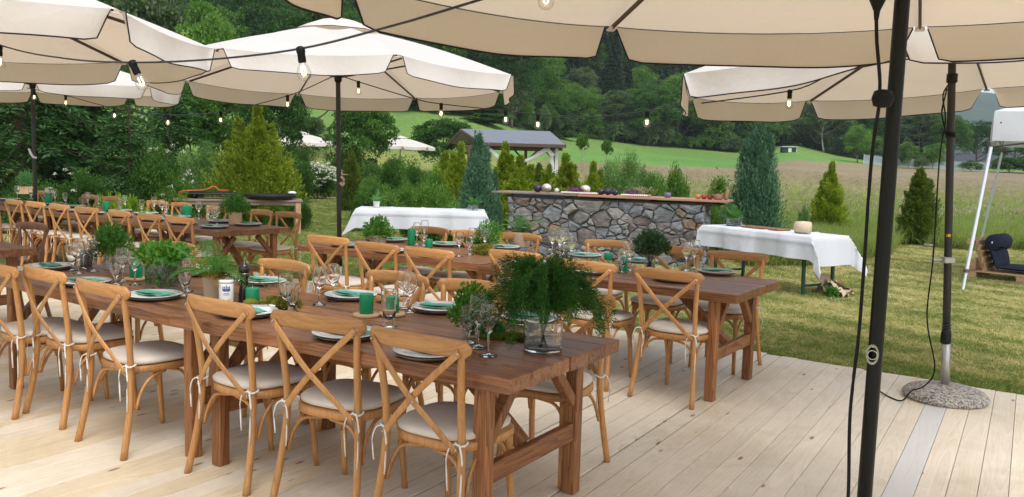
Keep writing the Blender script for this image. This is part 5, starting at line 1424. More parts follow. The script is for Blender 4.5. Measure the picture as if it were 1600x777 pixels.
cloth_table(2.84, 12.65, WA, 2.04, 0.72, 0.80, (0.05, 0.42, 0.33, 0.33), 'green legged folding table under the right white cloth', 'white tablecloth with pointed hanging corners on the right table beside the bar',
            [(0.25, 0.07), (0.25, 0.65), (1.88, 0.07), (1.88, 0.65)], 5)
def onWR(u, v): return (2.84 + math.cos(WA) * u - math.sin(WA) * v, 12.65 + math.sin(WA) * u + math.cos(WA) * v, LAWN + 0.806)
def onWL(u, v): return (-2.68 + u, 14.35 + v + 0.05 * u, LAWN + 0.806)

# ---------------------------------------------------------------- table plants and glass
def frond(r, L, az, el, droop, npin=20, wpin=0.06, curl=1.0):
    t = np.linspace(0, 1, 14)
    h = np.array([math.cos(az), math.sin(az), 0]); s = np.array([-math.sin(az), math.cos(az), 0])
    P = h * (L * t * math.cos(el))[:, None] + np.array([0, 0, 1]) * (L * (t * math.sin(el) - droop * t ** 2.2))[:, None]
    tt = np.linspace(0.10, 1, npin); base = np.c_[[np.interp(tt, t, P[:, k]) for k in range(3)]].T
    T = unit(np.gradient(base, axis=0)); up = unit(np.cross(T, s))
    env = np.sin(np.clip(tt * 1.02, 0, 1) ** 0.75 * np.pi) ** 0.7 * wpin + 0.004
    outV = []; outq = []; hue = r.uniform(0.2, 0.7)
    for sg in (-1, 1):
        for seg in range(3):
            b = base + (s * sg + T * 0.45 + up * 0.12) * (env * seg / 3)[:, None]
            A = s * sg + T * 0.5 + [0, 0, -0.18] + r.normal(size=(npin, 3)) * 0.08
            V, q = leaves(b, A, env / 2.3, L / npin * 0.62 * (1.1 - seg * 0.28), np.clip(hue + r.normal(size=npin) * 0.12, 0, 1), side=up * np.ones((npin, 1)), r=r)
            outV.append(V); outq.append(q)
    return P, np.concatenate(outV), np.concatenate(outq)
def fern_mesh(seed, n, L, wpin, mat, el=(0.5, 1.3), droop=(0.25, 0.7), npin=20):
    r = np.random.default_rng(seed); VV = []; QQ = []; g = G()
    for i in range(n):
        P, V, q = frond(r, L * r.uniform(0.6, 1.1), i * 2.4 + r.uniform(-.3, .3), r.uniform(*el), r.uniform(*droop), npin, wpin * r.uniform(0.8, 1.2))
        VV.append(V); QQ.append(q); g.tube(P, np.linspace(0.0022, 0.0008, len(P)), n=4, caps=False)
    t = g.build('tp', M['moss_green']); tm = t.data; bpy.data.objects.remove(t)
    return leafmesh('fronds', [(np.concatenate(VV), np.concatenate(QQ))], LEAF[mat]), tm
def leafy_mesh(seed, n, rx, rz, cz, leaf, mat, ratio=0.5, stems=14, hang=0.0, up=0.6):
    r = np.random.default_rng(seed); u = unit(r.normal(size=(n, 3))) * (r.uniform(0, 1, n) ** 0.4)[:, None]
    lump = 1 + 0.25 * np.sin(u[:, 0] * 7 + seed) * np.cos(u[:, 1] * 8)
    P = u * [rx, rx, rz] * lump[:, None] + [0, 0, cz]; P[:, 2] -= hang * (np.hypot(u[:, 0], u[:, 1]) ** 2)
    A = unit(u + r.normal(size=(n, 3)) * 0.6 + [0, 0, up])
    V, q = leaves(P, A, leaf * r.uniform(0.6, 1.4, n), leaf * ratio, np.clip(0.45 + r.normal(size=n) * 0.25, 0, 1), r=r)
    g = G()
    for i in range(stems):
        p = P[r.integers(n)]; g.tube(spline([(0.01 * r.normal(), 0.01 * r.normal(), 0.01), p * [0.35, 0.35, 0.5], p], 5), 0.0016, n=4, caps=False)
    t = g.build('tp', M['moss_green']); tm = t.data; bpy.data.objects.remove(t)
    return leafmesh('leaves', [(V, q)], LEAF[mat]), tm

TT = 0.7715            # table tops
def vase_glass(e, rad, h, water, thick=0.012, name='vase', mat=None):
    g = G(); g.lathe([(0.001, 0), (rad * 0.92, 0), (rad, 0.006), (rad, h - 0.003), (rad, h - 0.0006), (rad - 0.0006, h), (rad - 0.0026, h), (rad - 0.003, h - 0.0006), (rad - 0.003, h - 0.003), (rad - 0.004, thick + 0.004), (rad - 0.006, thick), (0.001, thick)], 32, close=True); v = g.build(name, M['crystal' if water > 0 else 'glass'], e)
    if water:
        g = G(); g.lathe([(rad - 0.005, thick + 0.001), (rad - 0.005, water), (0.001, water)], 28); g.build('water', M['water'], v)
    return v

# feathery dark green bouquet in the big glass vase
e = empty('feathery_bouquet', (0.15, 3.70, TT), 0, 'big dark feathery green bouquet in a wide glass cylinder on the table corner', 'bouquet')
vase_glass(e, 0.086, 0.135, 0.075)
r = np.random.default_rng(55); VV = []; g = G()
for i in range(135):
    az = r.uniform(0, 6.28); out = r.uniform(0.09, 0.27) * (1.0 if i % 3 else 0.5) * (1 + 0.16 * math.sin(2 * az + 0.6)); top = 0.39 - 0.8 * (out ** 2) * r.uniform(0.6, 3.6) + r.uniform(-0.06, 0.05) + 0.03 * math.sin(3 * az)
    P = spline([(-0.02 * math.cos(az), -0.02 * math.sin(az), 0.02), (0.02 * math.cos(az), 0.02 * math.sin(az), 0.14), (out * 0.55 * math.cos(az), out * 0.55 * math.sin(az), 0.75 * top + 0.06), (out * math.cos(az), out * math.sin(az), top - 0.05), (out * 1.12 * math.cos(az), out * 1.16 * math.sin(az), top - 0.15)], 14)
    if i % 3 == 0: g.tube(P, 0.0013, n=4, caps=False)
    m = 240; s = r.uniform(0.34, 1, m) * 13; b = np.c_[[np.interp(s, np.arange(14), P[:, k]) for k in range(3)]].T
    b = b + r.normal(size=(m, 3)) * 0.010
    T = unit(P[-1] - P[5])
    A = T + r.normal(size=(m, 3)) * 0.75
    VV.append(leaves(b, A, 0.030, 0.0032, np.clip(r.uniform(0.1, 0.8) + r.normal(size=m) * 0.15, 0, 1), r=r))
link('feathery_leaves', leafmesh('feathery_leaves', VV, LEAF['dill']), e)
g.build('stems', mat_plain('pale green stem', (0.10, 0.2, 0.04), 0.5), e)

def potted(name, loc, label, cat, pot, plant, stems, leafs='leaves', scale=1.0, rz=0.0):
    e = empty(name, loc, rz, label, cat); e.scale = (scale,) * 3
    pot(e)
    link(leafs, plant, e, (0, 0, 0)); link('stems', stems, e)
    return e
def bark_pot(rad, h, mat='bark_pot', taper=1.0):
    def f(e):
        g = G(); g.lathe([(rad * taper, 0), (rad * taper * 1.02, h * 0.1), (rad * 1.03, h * 0.9), (rad, h), (rad * 0.86, h), (rad * 0.84, h * 0.8)], 20, close=True); g.build('pot', M[mat], e)
        g = G(); g.lathe([(0.001, h * 0.84), (rad * 0.84, h * 0.82)], 14, close=False); g.build('soil', M['soil'], e)
    return f
F1 = fern_mesh(60, 15, 0.46, 0.07, 'fern', (0.5, 1.25), (0.30, 0.75), 24); F1b = fern_mesh(61, 11, 0.26, 0.05, 'fern_brown', (0.5, 1.3), (0.4, 0.8), 16)
def shift(me_, dz):
    V = np.empty(len(me_.vertices) * 3, np.float32); me_.vertices.foreach_get('co', V); V = V.reshape(-1, 3); V[:, 2] += dz; me_.vertices.foreach_set('co', V.ravel()); me_.update()
for m_ in (*F1, *F1b): shift(m_, 0.11)
e = potted('potted_fern', (-1.70, 4.76, TT), 'large fern with some brown tips in a pale round pot beside the pepper mill', 'fern', bark_pot(0.055, 0.135, 'kraft', 0.85), F1[0], F1[1], 'fronds')
link('brown_fronds', F1b[0], e)
fx = fern_mesh(63, 1, 0.34, 0.06, 'fern', (0.05, 0.06), (0.05, 0.1), 26)
o = link('fern_frond', fx[0], None, (-1.66, 4.55, TT + 0.02)); o.rotation_euler = (0, 0, -1.35); props(o, 'loose fern frond hanging over the table edge at the joint of the two tables', 'fern frond')
# low glass with leaves inside and out
e = empty('leafy_vase', (-2.12, 5.10, TT), 0, 'glass cylinder packed with leaves and topped with ferns left of the potted fern', 'bouquet')
vase_glass(e, 0.095, 0.18, 0.0)
a_, b_ = leafy_mesh(70, 1100, 0.084, 0.078, 0.095, 0.035, 'herb', 0.6, 20); link('leaves_in_glass', a_, e)
a_, b_ = leafy_mesh(71, 800, 0.15, 0.055, 0.22, 0.035, 'herb', 0.75, 10); link('herb_leaves', a_, e); link('stems', b_, e)
a_, b_ = fern_mesh(72, 12, 0.22, 0.05, 'fern', (0.1, 0.6), (0.2, 0.6), 18); shift(a_, 0.19); link('fronds', a_, e)

HB1 = leafy_mesh(80, 1500, 0.105, 0.085, 0.17, 0.022, 'herb', 0.6, 24, 0.08)
HB2 = leafy_mesh(82, 1500, 0.12, 0.09, 0.20, 0.026, 'fern', 0.4, 24, 0.1)
e = empty('herb_glass', (-0.18, 3.95, TT), 0, 'small glass of light green herbs and sprigs just left of the big feathery bouquet', 'bouquet'); vase_glass(e, 0.045, 0.115, 0.0)
link('leaves', HB1[0], e); link('stems', HB1[1], e)
e = empty('herb_glass', (-2.83, 5.93, TT), 1, 'bushy herbs in a glass by the left end of the front tables', 'bouquet'); vase_glass(e, 0.05, 0.10, 0.0)
link('leaves', HB2[0], e); link('stems', HB2[1], e); e.scale = (1.15,) * 3
g = G(); g.lathe([(0.038, 0), (0.04, 0.01), (0.04, 0.10), (0.032, 0.10), (0.03, 0.07)], 16, (0, 0, 0), close=False); o = g.build('dark_tealight_holder', M['slate'], None, (-3.07, 6.04, TT)); props(o, 'small dark cylinder left of the bushy herbs', 'candle holder')
def moss(loc, label, rx, ry, rz_, mat='moss', seed=1):
    r = np.random.default_rng(seed); e = empty('moss', loc, seed, label, 'moss')
    g = G()
    for i in range(7):
        g.ball((r.normal() * rx * 0.45, r.normal() * ry * 0.45, rz_ * 0.35), rz_ * r.uniform(0.45, 0.8), 10, 7, sx=rx / rz_ * 0.5, sy=ry / rz_ * 0.5)
    g.build('moss_clump', M[mat], e)
    n = 5200; u = unit(r.normal(size=(n, 3))); u[:, 2] = np.abs(u[:, 2])
    P = u * [rx, ry, rz_] * r.uniform(0.7, 1.0, (n, 1)) * (1 + 0.2 * np.sin(u[:, :1] * 9))
    V, q = leaves(P, u + r.normal(size=(n, 3)) * 0.6, 0.016, 0.008, r.uniform(0, 1, n), r=r)
    link('moss_fuzz', leafmesh('moss_fuzz', [(V, q)], LEAF['lime' if mat == 'moss' else 'fern']), e)
    return e
mossmat = mat_leaf('golden moss', (0.10, 0.10, 0.015), (0.19, 0.18, 0.03), (0.30, 0.27, 0.05))
LEAF['lime_'] = LEAF['lime']; LEAF['lime'] = mossmat
moss((-0.08, 4.00, TT), 'round dark green moss cushion between the wine glasses and the big vase', 0.055, 0.05, 0.06, 'moss_green', 2)
moss((0.03, 3.92, TT), 'flat golden moss left of the big glass vase', 0.10, 0.06, 0.022, 'moss', 3)
moss((-1.28, 4.62, TT), 'golden moss clump behind the green candle by the pepper mill', 0.13, 0.09, 0.045, 'moss', 4)
moss((-0.26, 7.62, TT), 'golden moss clump in the middle of the second row of tables', 0.15, 0.08, 0.07, 'moss', 5)

# second row greens
potted('potted_herb', (-1.27, 7.94, TT), 'herb in a birch bark pot at the left end of the second row', 'potted plant', bark_pot(0.075, 0.115), *[(shift(m_, 0.0), m_)[1] for m_ in leafy_mesh(84, 1100, 0.14, 0.085, 0.20, 0.034, 'herb', 0.5, 20, 0.08)])
potted('potted_herb', (-0.23, 7.99, TT), 'light green herb in a low bark pot right behind the golden moss', 'potted plant', bark_pot(0.07, 0.07), *leafy_mesh(86, 1100, 0.13, 0.10, 0.17, 0.03, 'herb', 0.4, 20, 0.05))
fp = fern_mesh(65, 15, 0.36, 0.06, 'fern_pale', (0.7, 1.45), (0.25, 0.65), 20); shift(fp[0], 0.12); shift(fp[1], 0.12)
e = empty('potted_fern', (0.09, 8.33, TT), 0, 'pale green fern in a grey pot in front of the stone bar', 'fern'); bark_pot(0.085, 0.14)(e); link('fronds', fp[0], e); link('stems', fp[1], e)
e = empty('dusky_bouquet', (1.14, 6.92, TT), 0, 'dusky green bouquet in a glass at the right of the second row', 'bouquet'); vase_glass(e, 0.045, 0.14, 0.09)
a_, b_ = leafy_mesh(88, 1500, 0.15, 0.085, 0.21, 0.034, 'euc', 0.5, 30, 0.06); link('leaves', a_, e); link('stems', b_, e)
# far left row greens
e = empty('wooden_planter', (-9.06, 15.71, TT), 0.4, 'small pale wooden box with a light green plant, far left table end', 'planter')
g = G(); g.box((0, 0, 0.07), (0.26, 0.14, 0.14), 0.006); g.build('box', M['slice'], e); a_, b_ = leafy_mesh(90, 700, 0.13, 0.16, 0.26, 0.045, 'fern_pale', 0.4, 10); link('leaves', a_, e)
e = potted('potted_fern', (-6.87, 13.47, TT), 'fern between two glasses in the far left row', 'fern', bark_pot(0.06, 0.09), *fern_mesh(92, 13, 0.32, 0.05, 'fern', (0.3, 1.2), (0.2, 0.6), 16), 'fronds')
potted('potted_herb', (-3.32, 10.07, TT), 'dark green plant in a pale pot near the right end of the far left row', 'potted plant', bark_pot(0.075, 0.15, 'slice'), *leafy_mesh(94, 1300, 0.17, 0.10, 0.27, 0.034, 'fern', 0.4, 20, 0.08))
# on the white tables
fq = fern_mesh(66, 14, 0.26, 0.045, 'fern_pale', (0.4, 1.4), (0.1, 0.5), 16); shift(fq[0], 0.1); shift(fq[1], 0.1)
e = empty('potted_fern', onWL(0.28, 0.45), 0, 'fern in a small white pot on the left end of the left white table', 'fern'); bark_pot(0.06, 0.11, 'white_paint', 0.8)(e); link('fronds', fq[0], e); link('stems', fq[1], e)
e = empty('fern_glass', onWL(1.98, 0.35), 0, 'low glass with bright green ferns on the right end of the left white table', 'bouquet'); vase_glass(e, 0.10, 0.10, 0.0)
a_, b_ = fern_mesh(67, 18, 0.27, 0.05, 'fern', (0.3, 1.3), (0.1, 0.5), 16); shift(a_, 0.08); link('fronds', a_, e); link('stems', b_, e)
e = empty('fern_glass', onWR(0.30, 0.36), 0, 'round glass bowl with a bright green fern on the right white table', 'bouquet'); vase_glass(e, 0.115, 0.12, 0.05)
a_, b_ = fern_mesh(68, 18, 0.27, 0.05, 'fern', (0.3, 1.3), (0.1, 0.5), 16); shift(a_, 0.10); link('fronds', a_, e); link('stems', b_, e)
g = G(); g.box((0, 0, 0.012), (0.75, 0.26, 0.024), 0.008); o = g.build('serving_board', M['table_beam'], None, onWR(0.85, 0.40)); o.rotation_euler = (0, 0, WA); props(o, 'long brown wooden serving board on the right white table', 'board')
e = empty('wrapped_roll', onWR(1.62, 0.30), WA + 0.35, 'straw wrapped roll lying on the right white table', 'roll')
g = G(); P = [(-0.10, 0, 0.085), (0.0, 0, 0.085), (0.10, 0, 0.085)]; g.tube(P, [0.078, 0.085, 0.080], n=18); g.build('wrapping', M['straw'], e)
g = G(); g.tube([(-0.104, 0, 0.085), (-0.098, 0, 0.085)], 0.066, n=18); g.build('end_disc', M['slice'], e)
e = empty('paper_wrap', (4.30, 11.15, LAWN), 0.3, 'crumpled kraft paper with a little greenery lying under the right white table', 'paper')
r = np.random.default_rng(77)
for k in range(3):
    nu, nv = 12, 8; V = []
    for i in range(nu):
        for j in range(nv):
            a = i / (nu - 1) * 2.6 - 1.3 + k * 0.5; s = j / (nv - 1)
            rad = 0.06 + 0.26 * s; V.append((rad * math.cos(a) + 0.05 * k - 0.12, rad * math.sin(a) * 0.8, 0.02 + 0.16 * (1 - s) * (k != 1) + 0.05 * r.random() + 0.22 * s * (k == 1) * (1 if i > 7 else 0.2)))
    g = G(); g.add(V, [(i * nv + j, (i + 1) * nv + j, (i + 1) * nv + j + 1, i * nv + j + 1) for i in range(nu - 1) for j in range(nv - 1)], False); g.build('paper_sheet', M['kraft'], e)
a_, b_ = leafy_mesh(96, 240, 0.07, 0.05, 0.07, 0.05, 'fern', 0.5, 6); link('leaves', a_, e, (-0.1, -0.12, 0))

# ================================================================== TRESTLE TABLES
TW, TL, TH_, TK = 0.97, 2.139, 0.770, 0.062
def trestle(e, u, tl_in):
    """legs at local x=u (centre), brace towards tl_in (-1 left, +1 right, 0 both)"""
    c = 0.100; zt = TH_ - TK
    for v in (c, TW - c):
        g = G(); g.box((u, v, zt / 2), (0.066, 0.066, zt), 0.005); g.build('leg', M['table_leg'], e)
    g = G(); g.box((u, TW / 2, 0.315), (0.045, TW - 2 * c - 0.066, 0.085), 0.005); g.build('stretcher', M['table_beam'], e)
    for s in (-1, 1):
        v0 = c + 0.03 if s < 0 else TW - c - 0.03
        g = G(); g.beam((u, v0, 0.46), (u, v0 - s * 0.20, zt - 0.03), 0.05, 0.05, 0.004, up=(1, 0, 0)); g.build('corner_brace', M['table_leg'], e)
    for d in ((-1, 1) if tl_in == 0 else (tl_in,)):
        g = G(); g.beam((u + d * 0.03, TW / 2 + 0.03 * d, 0.35), (u + d * 0.42, TW / 2 + 0.03 * d, zt - 0.02), 0.055, 0.07, 0.004, up=(0, 1, 0)); g.build('long_brace', M['table_leg'], e)
trng = random.Random(4)
def table(label, x, y, th, trest, length=TL, z=0.0, dark=False):
    e = empty('trestle_table', (x, y, z), th, label, 'table', 'long dark stained trestle tables')
    nb_ = 6; w = TW / nb_
    for i in range(nb_):
        dx = trng.uniform(-0.004, 0.004)
        g = G(); g.box((-length / 2 + dx, (i + 0.5) * w, TH_ - TK / 2 + trng.uniform(-0.0008, 0.0008)), (length - 0.004, w - 0.0022, TK), 0.0032); g.build('plank', M['table_top'], e)
    for u, d in trest: trestle(e, u, d)
    return e
table('front right dark stained trestle table carrying the big feathery bouquet', 0.008, 3.169, -0.569, [(-0.185, -1), (-TL + 0.31, 1)])
tA2 = table('front left trestle table joined to the one with the feathery bouquet', -1.760, 4.296, -0.628, [(0.050, 1), (-TL + 0.16, 1)])
table('second row right trestle table reaching over the deck edge', 1.494, 5.525, -0.595, [(-0.185, -1)])
table('second row left trestle table in front of the left white table', -0.262, 6.824, -0.580, [(-0.052, 0), (-TL + 0.24, 1)])
for i, lab in enumerate(['far left row trestle table nearest the grill table', 'far left row trestle table second from the grill table', 'far left row trestle table third from the grill table', 'far left row trestle table under the furthest left parasol']):
    th = -0.63; u = -i * (TL + 0.01)
    a_, b_ = -math.sin(th), math.cos(th)
    table(lab, -2.611 + math.cos(th) * u + math.sin(th) * TW, 9.892 + math.sin(th) * u - math.cos(th) * TW, th, [(-0.185, -1), (-TL + 0.2, 1)])
th = -0.60
table('dark trestle table end at the left edge between the front and far rows', -4.02 + math.sin(th) * TW, 7.11 - math.cos(th) * TW, th, [(-0.25, -1), (-TL + 0.25, 1)])

# ================================================================== CHAIRS
def make_chair(wood='chair_wood'):
    W = M[wood]
    e = empty('crossback_chair', (0, 0, 0))
    for s in (-1, 1):
        P = spline([(s * 0.232, -0.290, 0), (s * 0.214, -0.246, 0.22), (s * 0.198, -0.222, 0.46), (s * 0.204, -0.240, 0.68), (s * 0.222, -0.270, 0.875)], 18)
        g = G(); g.tube(P, np.linspace(0.0165, 0.0160, 18), np.linspace(0.0195, 0.0150, 18), n=10, up=(0, 1, 0)); g.build('back_post', W, e)
    x = np.linspace(-0.262, 0.262, 22); y = -0.306 + 0.050 * (np.abs(x) / 0.262) ** 2
    endr = np.clip((0.262 - np.abs(x)) / 0.03, 0, 1); endr = 0.35 + 0.65 * np.sqrt(np.clip(1 - (1 - endr) ** 2, 0, 1))
    g = G(); g.tube(np.c_[x, y, 0.872 + 0.012 * (1 - (x / 0.262) ** 2)], 0.0125 * endr ** 0.5, 0.037 * endr, n=14, up=(0, 0, 1), sq=0.8); rail = g.build('top_rail', M[wood + '_x'], e)
    for s in (-1, 1):
        yo = -0.012 if s > 0 else 0.0
        P = spline([(-s * 0.226, -0.290, 0.868), (-s * 0.10, -0.300 + yo * 0.6, 0.75), (0.0, -0.296 + yo, 0.655), (s * 0.11, -0.274 + yo * 0.6, 0.545), (s * 0.192, -0.250, 0.452)], 16)
        g = G(); g.tube(P, 0.0150, 0.0050, n=10, up=(0, 1, 0), sq=0.7); cs = g.build('cross_slat', W, e)
        for q_ in ([(P[0][0] * 0.985, P[0][1] - 0.0075, 0.862), (P[-1][0], P[-1][1] - 0.006, P[-1][2] + 0.012)] + ([(P[8][0], P[8][1] - 0.006, P[8][2])] if s > 0 else [])):
            g = G(); g.ball(q_, 0.0062, 8, 4, sy=0.5); g.build('screw', M['steel'], cs)
    def outline(a, ins=0.0):
        ca, sa = math.cos(a), math.sin(a); k = 0.62
        px = (0.222 - ins + 0.016 * sa) * math.copysign(abs(ca) ** k, ca); py = (0.215 - ins) * math.copysign(abs(sa) ** k, sa)
        return px, py - 0.005
    n = 32
    def disc(levels, mat, nm):
        V = []; F = []
        for ins, z in levels:
            for k in range(n):
                px, py = outline(2 * math.pi * k / n, ins); V.append((px, py, z))
        for i in range(len(levels) - 1):
            for k in range(n): F.append((i * n + k, i * n + (k + 1) % n, (i + 1) * n + (k + 1) % n, (i + 1) * n + k))
        F.append(tuple(range(n - 1, -1, -1))); F.append(tuple((len(levels) - 1) * n + k for k in range(n)))
        g = G(); g.add(V, F, True); return g.build(nm, mat, e)
    disc([(0.012, 0.428), (0.0, 0.432), (0.0, 0.462), (0.006, 0.466)], W, 'seat_frame')
    disc([(0.018, 0.4665), (0.006, 0.474), (0.004, 0.488), (0.016, 0.500), (0.045, 0.507), (0.09, 0.510)], M['cushion'], 'cushion')
    for s in (-1, 1):
        P = spline([(s * 0.168, 0.160, 0.43), (s * 0.172, 0.168, 0.25), (s * 0.182, 0.190, 0.0)], 9)
        g = G(); g.tube(P, np.linspace(0.0185, 0.0140, 9), n=10, up=(0, 1, 0)); g.build('front_leg', W, e)
        # bentwood arcs
        g = G(); g.tube(spline([(s * 0.172, 0.158, 0.245), (s * 0.160, 0.150, 0.34), (s * 0.115, 0.150, 0.405), (s * 0.02, 0.155, 0.424)], 12), 0.0088, n=7); g.build('bent_brace', W, e)
        g = G(); g.tube(spline([(s * 0.176, 0.155, 0.245), (s * 0.178, 0.125, 0.34), (s * 0.182, 0.075, 0.405), (s * 0.185, 0.01, 0.424)], 12), 0.0088, n=7); g.build('bent_brace', W, e)
        g = G(); g.tube(spline([(s * 0.205, -0.215, 0.245), (s * 0.180, -0.200, 0.34), (s * 0.125, -0.195, 0.405), (s * 0.02, -0.190, 0.424)], 12), 0.0088, n=7); g.build('bent_brace', W, e)
        g = G(); g.tube(spline([(s * 0.208, -0.205, 0.245), (s * 0.200, -0.165, 0.34), (s * 0.195, -0.10, 0.405), (s * 0.19, -0.02, 0.424)], 12), 0.0088, n=7); g.build('bent_brace', W, e)
        g = G(); g.tube([(s * 0.198 + 0.024 * math.cos(a), -0.222 + 0.026 * math.sin(a), 0.485 + 0.004 * math.sin(2 * a)) for a in np.linspace(0, 6.283, 14)], 0.0048, n=5)
        for q, dx in enumerate((-0.03, 0.022)):
            L = 0.17 + 0.05 * q + 0.02 * s
            g.tube(spline([(s * 0.198, -0.238, 0.487), (s * 0.198 + dx * 0.9, -0.258, 0.478), (s * 0.198 + dx * 1.5, -0.262, 0.42), (s * 0.198 + dx * 1.2, -0.262, 0.485 - L)], 10), 0.0045, 0.003, n=5)
        g.build('cushion_tie', M['tie'], e)
    return e
CH = make_chair(); CHD = make_chair('chair_dark')
used = {'n': 0, 'd': 0}
crng = random.Random(8)
def chair(rx_, ry_, face, label, group, dark=False, turn=0.0):
    """rx_, ry_: middle of the top rail; face: direction of the sitter's gaze"""
    proto = CHD if dark else CH; key = 'd' if dark else 'n'
    o = proto if used[key] == 0 else copy_tree(proto); used[key] += 1
    f = face + turn + crng.uniform(-0.07, 0.07)
    o.location = (rx_ - math.sin(f) * 0.235, ry_ + math.cos(f) * 0.235, 0.0); o.rotation_euler = (0, 0, f)
    o.name = 'crossback_chair'
    props(o, label, 'chair', group)
    for ch in kids(o):
        if ch.name.startswith('cushion') and not ch.name.startswith('cushion_tie'): ch.rotation_euler = (crng.uniform(-0.012, 0.012), crng.uniform(-0.012, 0.012), crng.uniform(-0.05, 0.05)); ch.location = (crng.uniform(-0.006, 0.006), crng.uniform(-0.004, 0.010), 0.004)
    return o
gA, gB, gC = 'cross back chairs at the front tables', 'cross back chairs at the second row of tables', 'cross back chairs at the far left row'
thA, tha, thB, thb, thC = -0.569, -0.628, -0.595, -0.580, -0.63
for (x, y), th, lab, dt in [((-0.35, 3.35), thA, 'nearest chair, back to the camera, left of the near table leg', 0.02), ((-0.84, 3.69), thA, 'front chair second from the near table corner, back to the camera', 0.05),
                        ((-1.38, 4.02), thA, 'front chair just right of the joint of the two front tables', 0.0),
                        ((-2.15, 4.44), tha, 'front chair just left of the joint of the two front tables', 0.02), ((-2.71, 4.90), tha, 'front chair second to the left of the table joint', 0.05), ((-3.08, 5.06), tha, 'front chair cut by the left edge of the picture', 0.0)]:
    chair(x, y, th, lab, gA, turn=dt)
for (x, y), th, lab in [((0.32, 4.51), thA, 'chair on the far side of the front table hidden behind the feathery bouquet'), ((-0.22, 4.78), thA, 'far side front chair behind the small glass of herbs'), ((-0.71, 5.06), thA, 'far side front chair behind the green candle and tall glasses'),
                        ((-1.52, 5.50), thA, 'far side front chair right behind the pepper mill'), ((-2.60, 6.44), tha, 'far side front chair behind the leaf filled glass cylinder')]:
    chair(x, y, th + math.pi, lab, gA)
for (x, y), th, lab in [((1.07, 5.67), thB, 'second row chair nearest the lawn, back to the camera'), ((0.54, 6.05), thB, 'second row near chair right of the feathery bouquet'), ((0.04, 6.60), thB, 'second row near chair partly behind the feathery bouquet'),
                        ((-0.64, 6.61), thb, 'second row near chair right below the golden moss'), ((-1.10, 6.94), thb, 'middle of the three left chairs in the second row'), ((-1.61, 7.42), thb, 'leftmost second row chair beside the central parasol pole')]:
    chair(x, y, th, lab, gB)
for (x, y), th, lab in [((1.85, 6.92), thB, 'far side second row chair in front of the right white table'), ((1.39, 7.25), thB, 'far side second row chair behind the dusky bouquet'), ((0.88, 7.67), thB, 'far side second row chair in front of the middle of the stone bar'),
                        ((0.05, 8.21), thb, 'far side second row chair behind the pale fern'), ((-0.42, 8.35), thb, 'far side second row chair right below the right corner of the left white cloth'), ((-0.87, 8.66), thb, 'far side second row chair behind the two tall candles')]:
    chair(x, y, th + math.pi, lab, gB)
cC, sC = math.cos(thC), math.sin(thC)
def fromC(u, v): return (-2.611 + cC * u - sC * v, 9.892 + sC * u + cC * v)
for u, lab in zip([-0.42, -1.02, -1.66, -2.42, -3.10, -3.74, -4.36, -5.1], ['far left row near chair closest to the potted fern', 'far left row near chair second from its right end', 'far left row near chair third from its right end', 'far left row near chair above the bushy herbs', 'far left row near chair above the cluster of wine glasses', 'far left row near chair behind the dark brown chair', 'far left row near chair left of the dark brown chair', 'far left row near chair cut by the left picture edge']):
    chair(*fromC(u, -1.14), thC, lab, gC)
for u, lab in zip([-0.45, -0.98, -1.92, -2.75, -3.35, -4.60, -5.25, -6.7], ['far side chair at the right end of the far left row', 'far side chair partly behind the dark green potted plant', 'far side chair left of the dark green potted plant', 'far side chair right of the green candle pair', 'far side chair in front of the orange handled grill tools', 'far side chair right of the single green candle', 'far side chair in front of the smaller lime bush', 'far side chair behind the fern of the far left row']):
    chair(*fromC(u, 0.30), thC + math.pi, lab, gC)
chair(*fromC(-9.2, 0.30), thC + math.pi, 'reddish chair furthest away at the left picture edge', gC)
chair(-4.51, 7.84, -0.60 + math.pi, 'dark brown chair at the table end on the left edge', gA, dark=True)
# ================================================================== TABLE SETTINGS
def make_plate():
    e = empty('dinner_plate', (0, 0, 0))
    g = G(); g.lathe([(0.10, 0.0), (0.130, 0.004), (0.150, 0.016), (0.148, 0.019), (0.125, 0.009), (0.001, 0.007)], 36); g.build('charger', M['slate'], e)
    g = G(); g.lathe([(0.085, 0.0075), (0.11, 0.012), (0.157, 0.027), (0.156, 0.030), (0.105, 0.017), (0.095, 0.0145), (0.001, 0.014)], 36); g.build('plate', M['china'], e)
    return e
def make_napkin():
    e = empty('folded_napkin', (0, 0, 0))
    V = []; nx_, ny_ = 12, 4
    for lay_ in range(2):
        for i in range(nx_ + 1):
            for j in range(ny_ + 1):
                u = -0.115 + 0.23 * i / nx_; v = (-0.045 + 0.09 * j / ny_) * (1 + 0.25 * (i / nx_) * (lay_ == 0))
                V.append((u, v + 0.01 * lay_, 0.0245 + 0.006 * lay_ + 0.006 * abs(u) / 0.115 + 0.004 * math.sin(u * 30 + lay_)))
    F = []
    for l in range(2):
        o_ = l * (nx_ + 1) * (ny_ + 1)
        for i in range(nx_):
            for j in range(ny_):
                a = o_ + i * (ny_ + 1) + j; F.append((a, a + ny_ + 1, a + ny_ + 2, a + 1))
    g = G(); g.add(V, F, True)
    g.build('cloth', M['napkin'], e)
    return e
def make_fork():
    e = empty('fork', (0, 0, 0)); g = G()
    g.tube(spline([(-0.10, 0, 0.036), (-0.02, 0, 0.040), (0.03, 0, 0.039), (0.05, 0, 0.037)], 10), [0.004, 0.004, 0.0035, 0.003, 0.0025, 0.0025, 0.003, 0.005, 0.008, 0.010], 0.0012, n=6)
    for k in (-1, 0, 1): g.tube([(0.05, k * 0.006, 0.037), (0.075, k * 0.0065, 0.035), (0.098, k * 0.006, 0.038)], 0.0016, n=4)
    g.build('fork_body', M['steel'], e); return e
PLp, NAp, FOp = make_plate(), make_napkin(), make_fork(); first = {}
prng = random.Random(12)
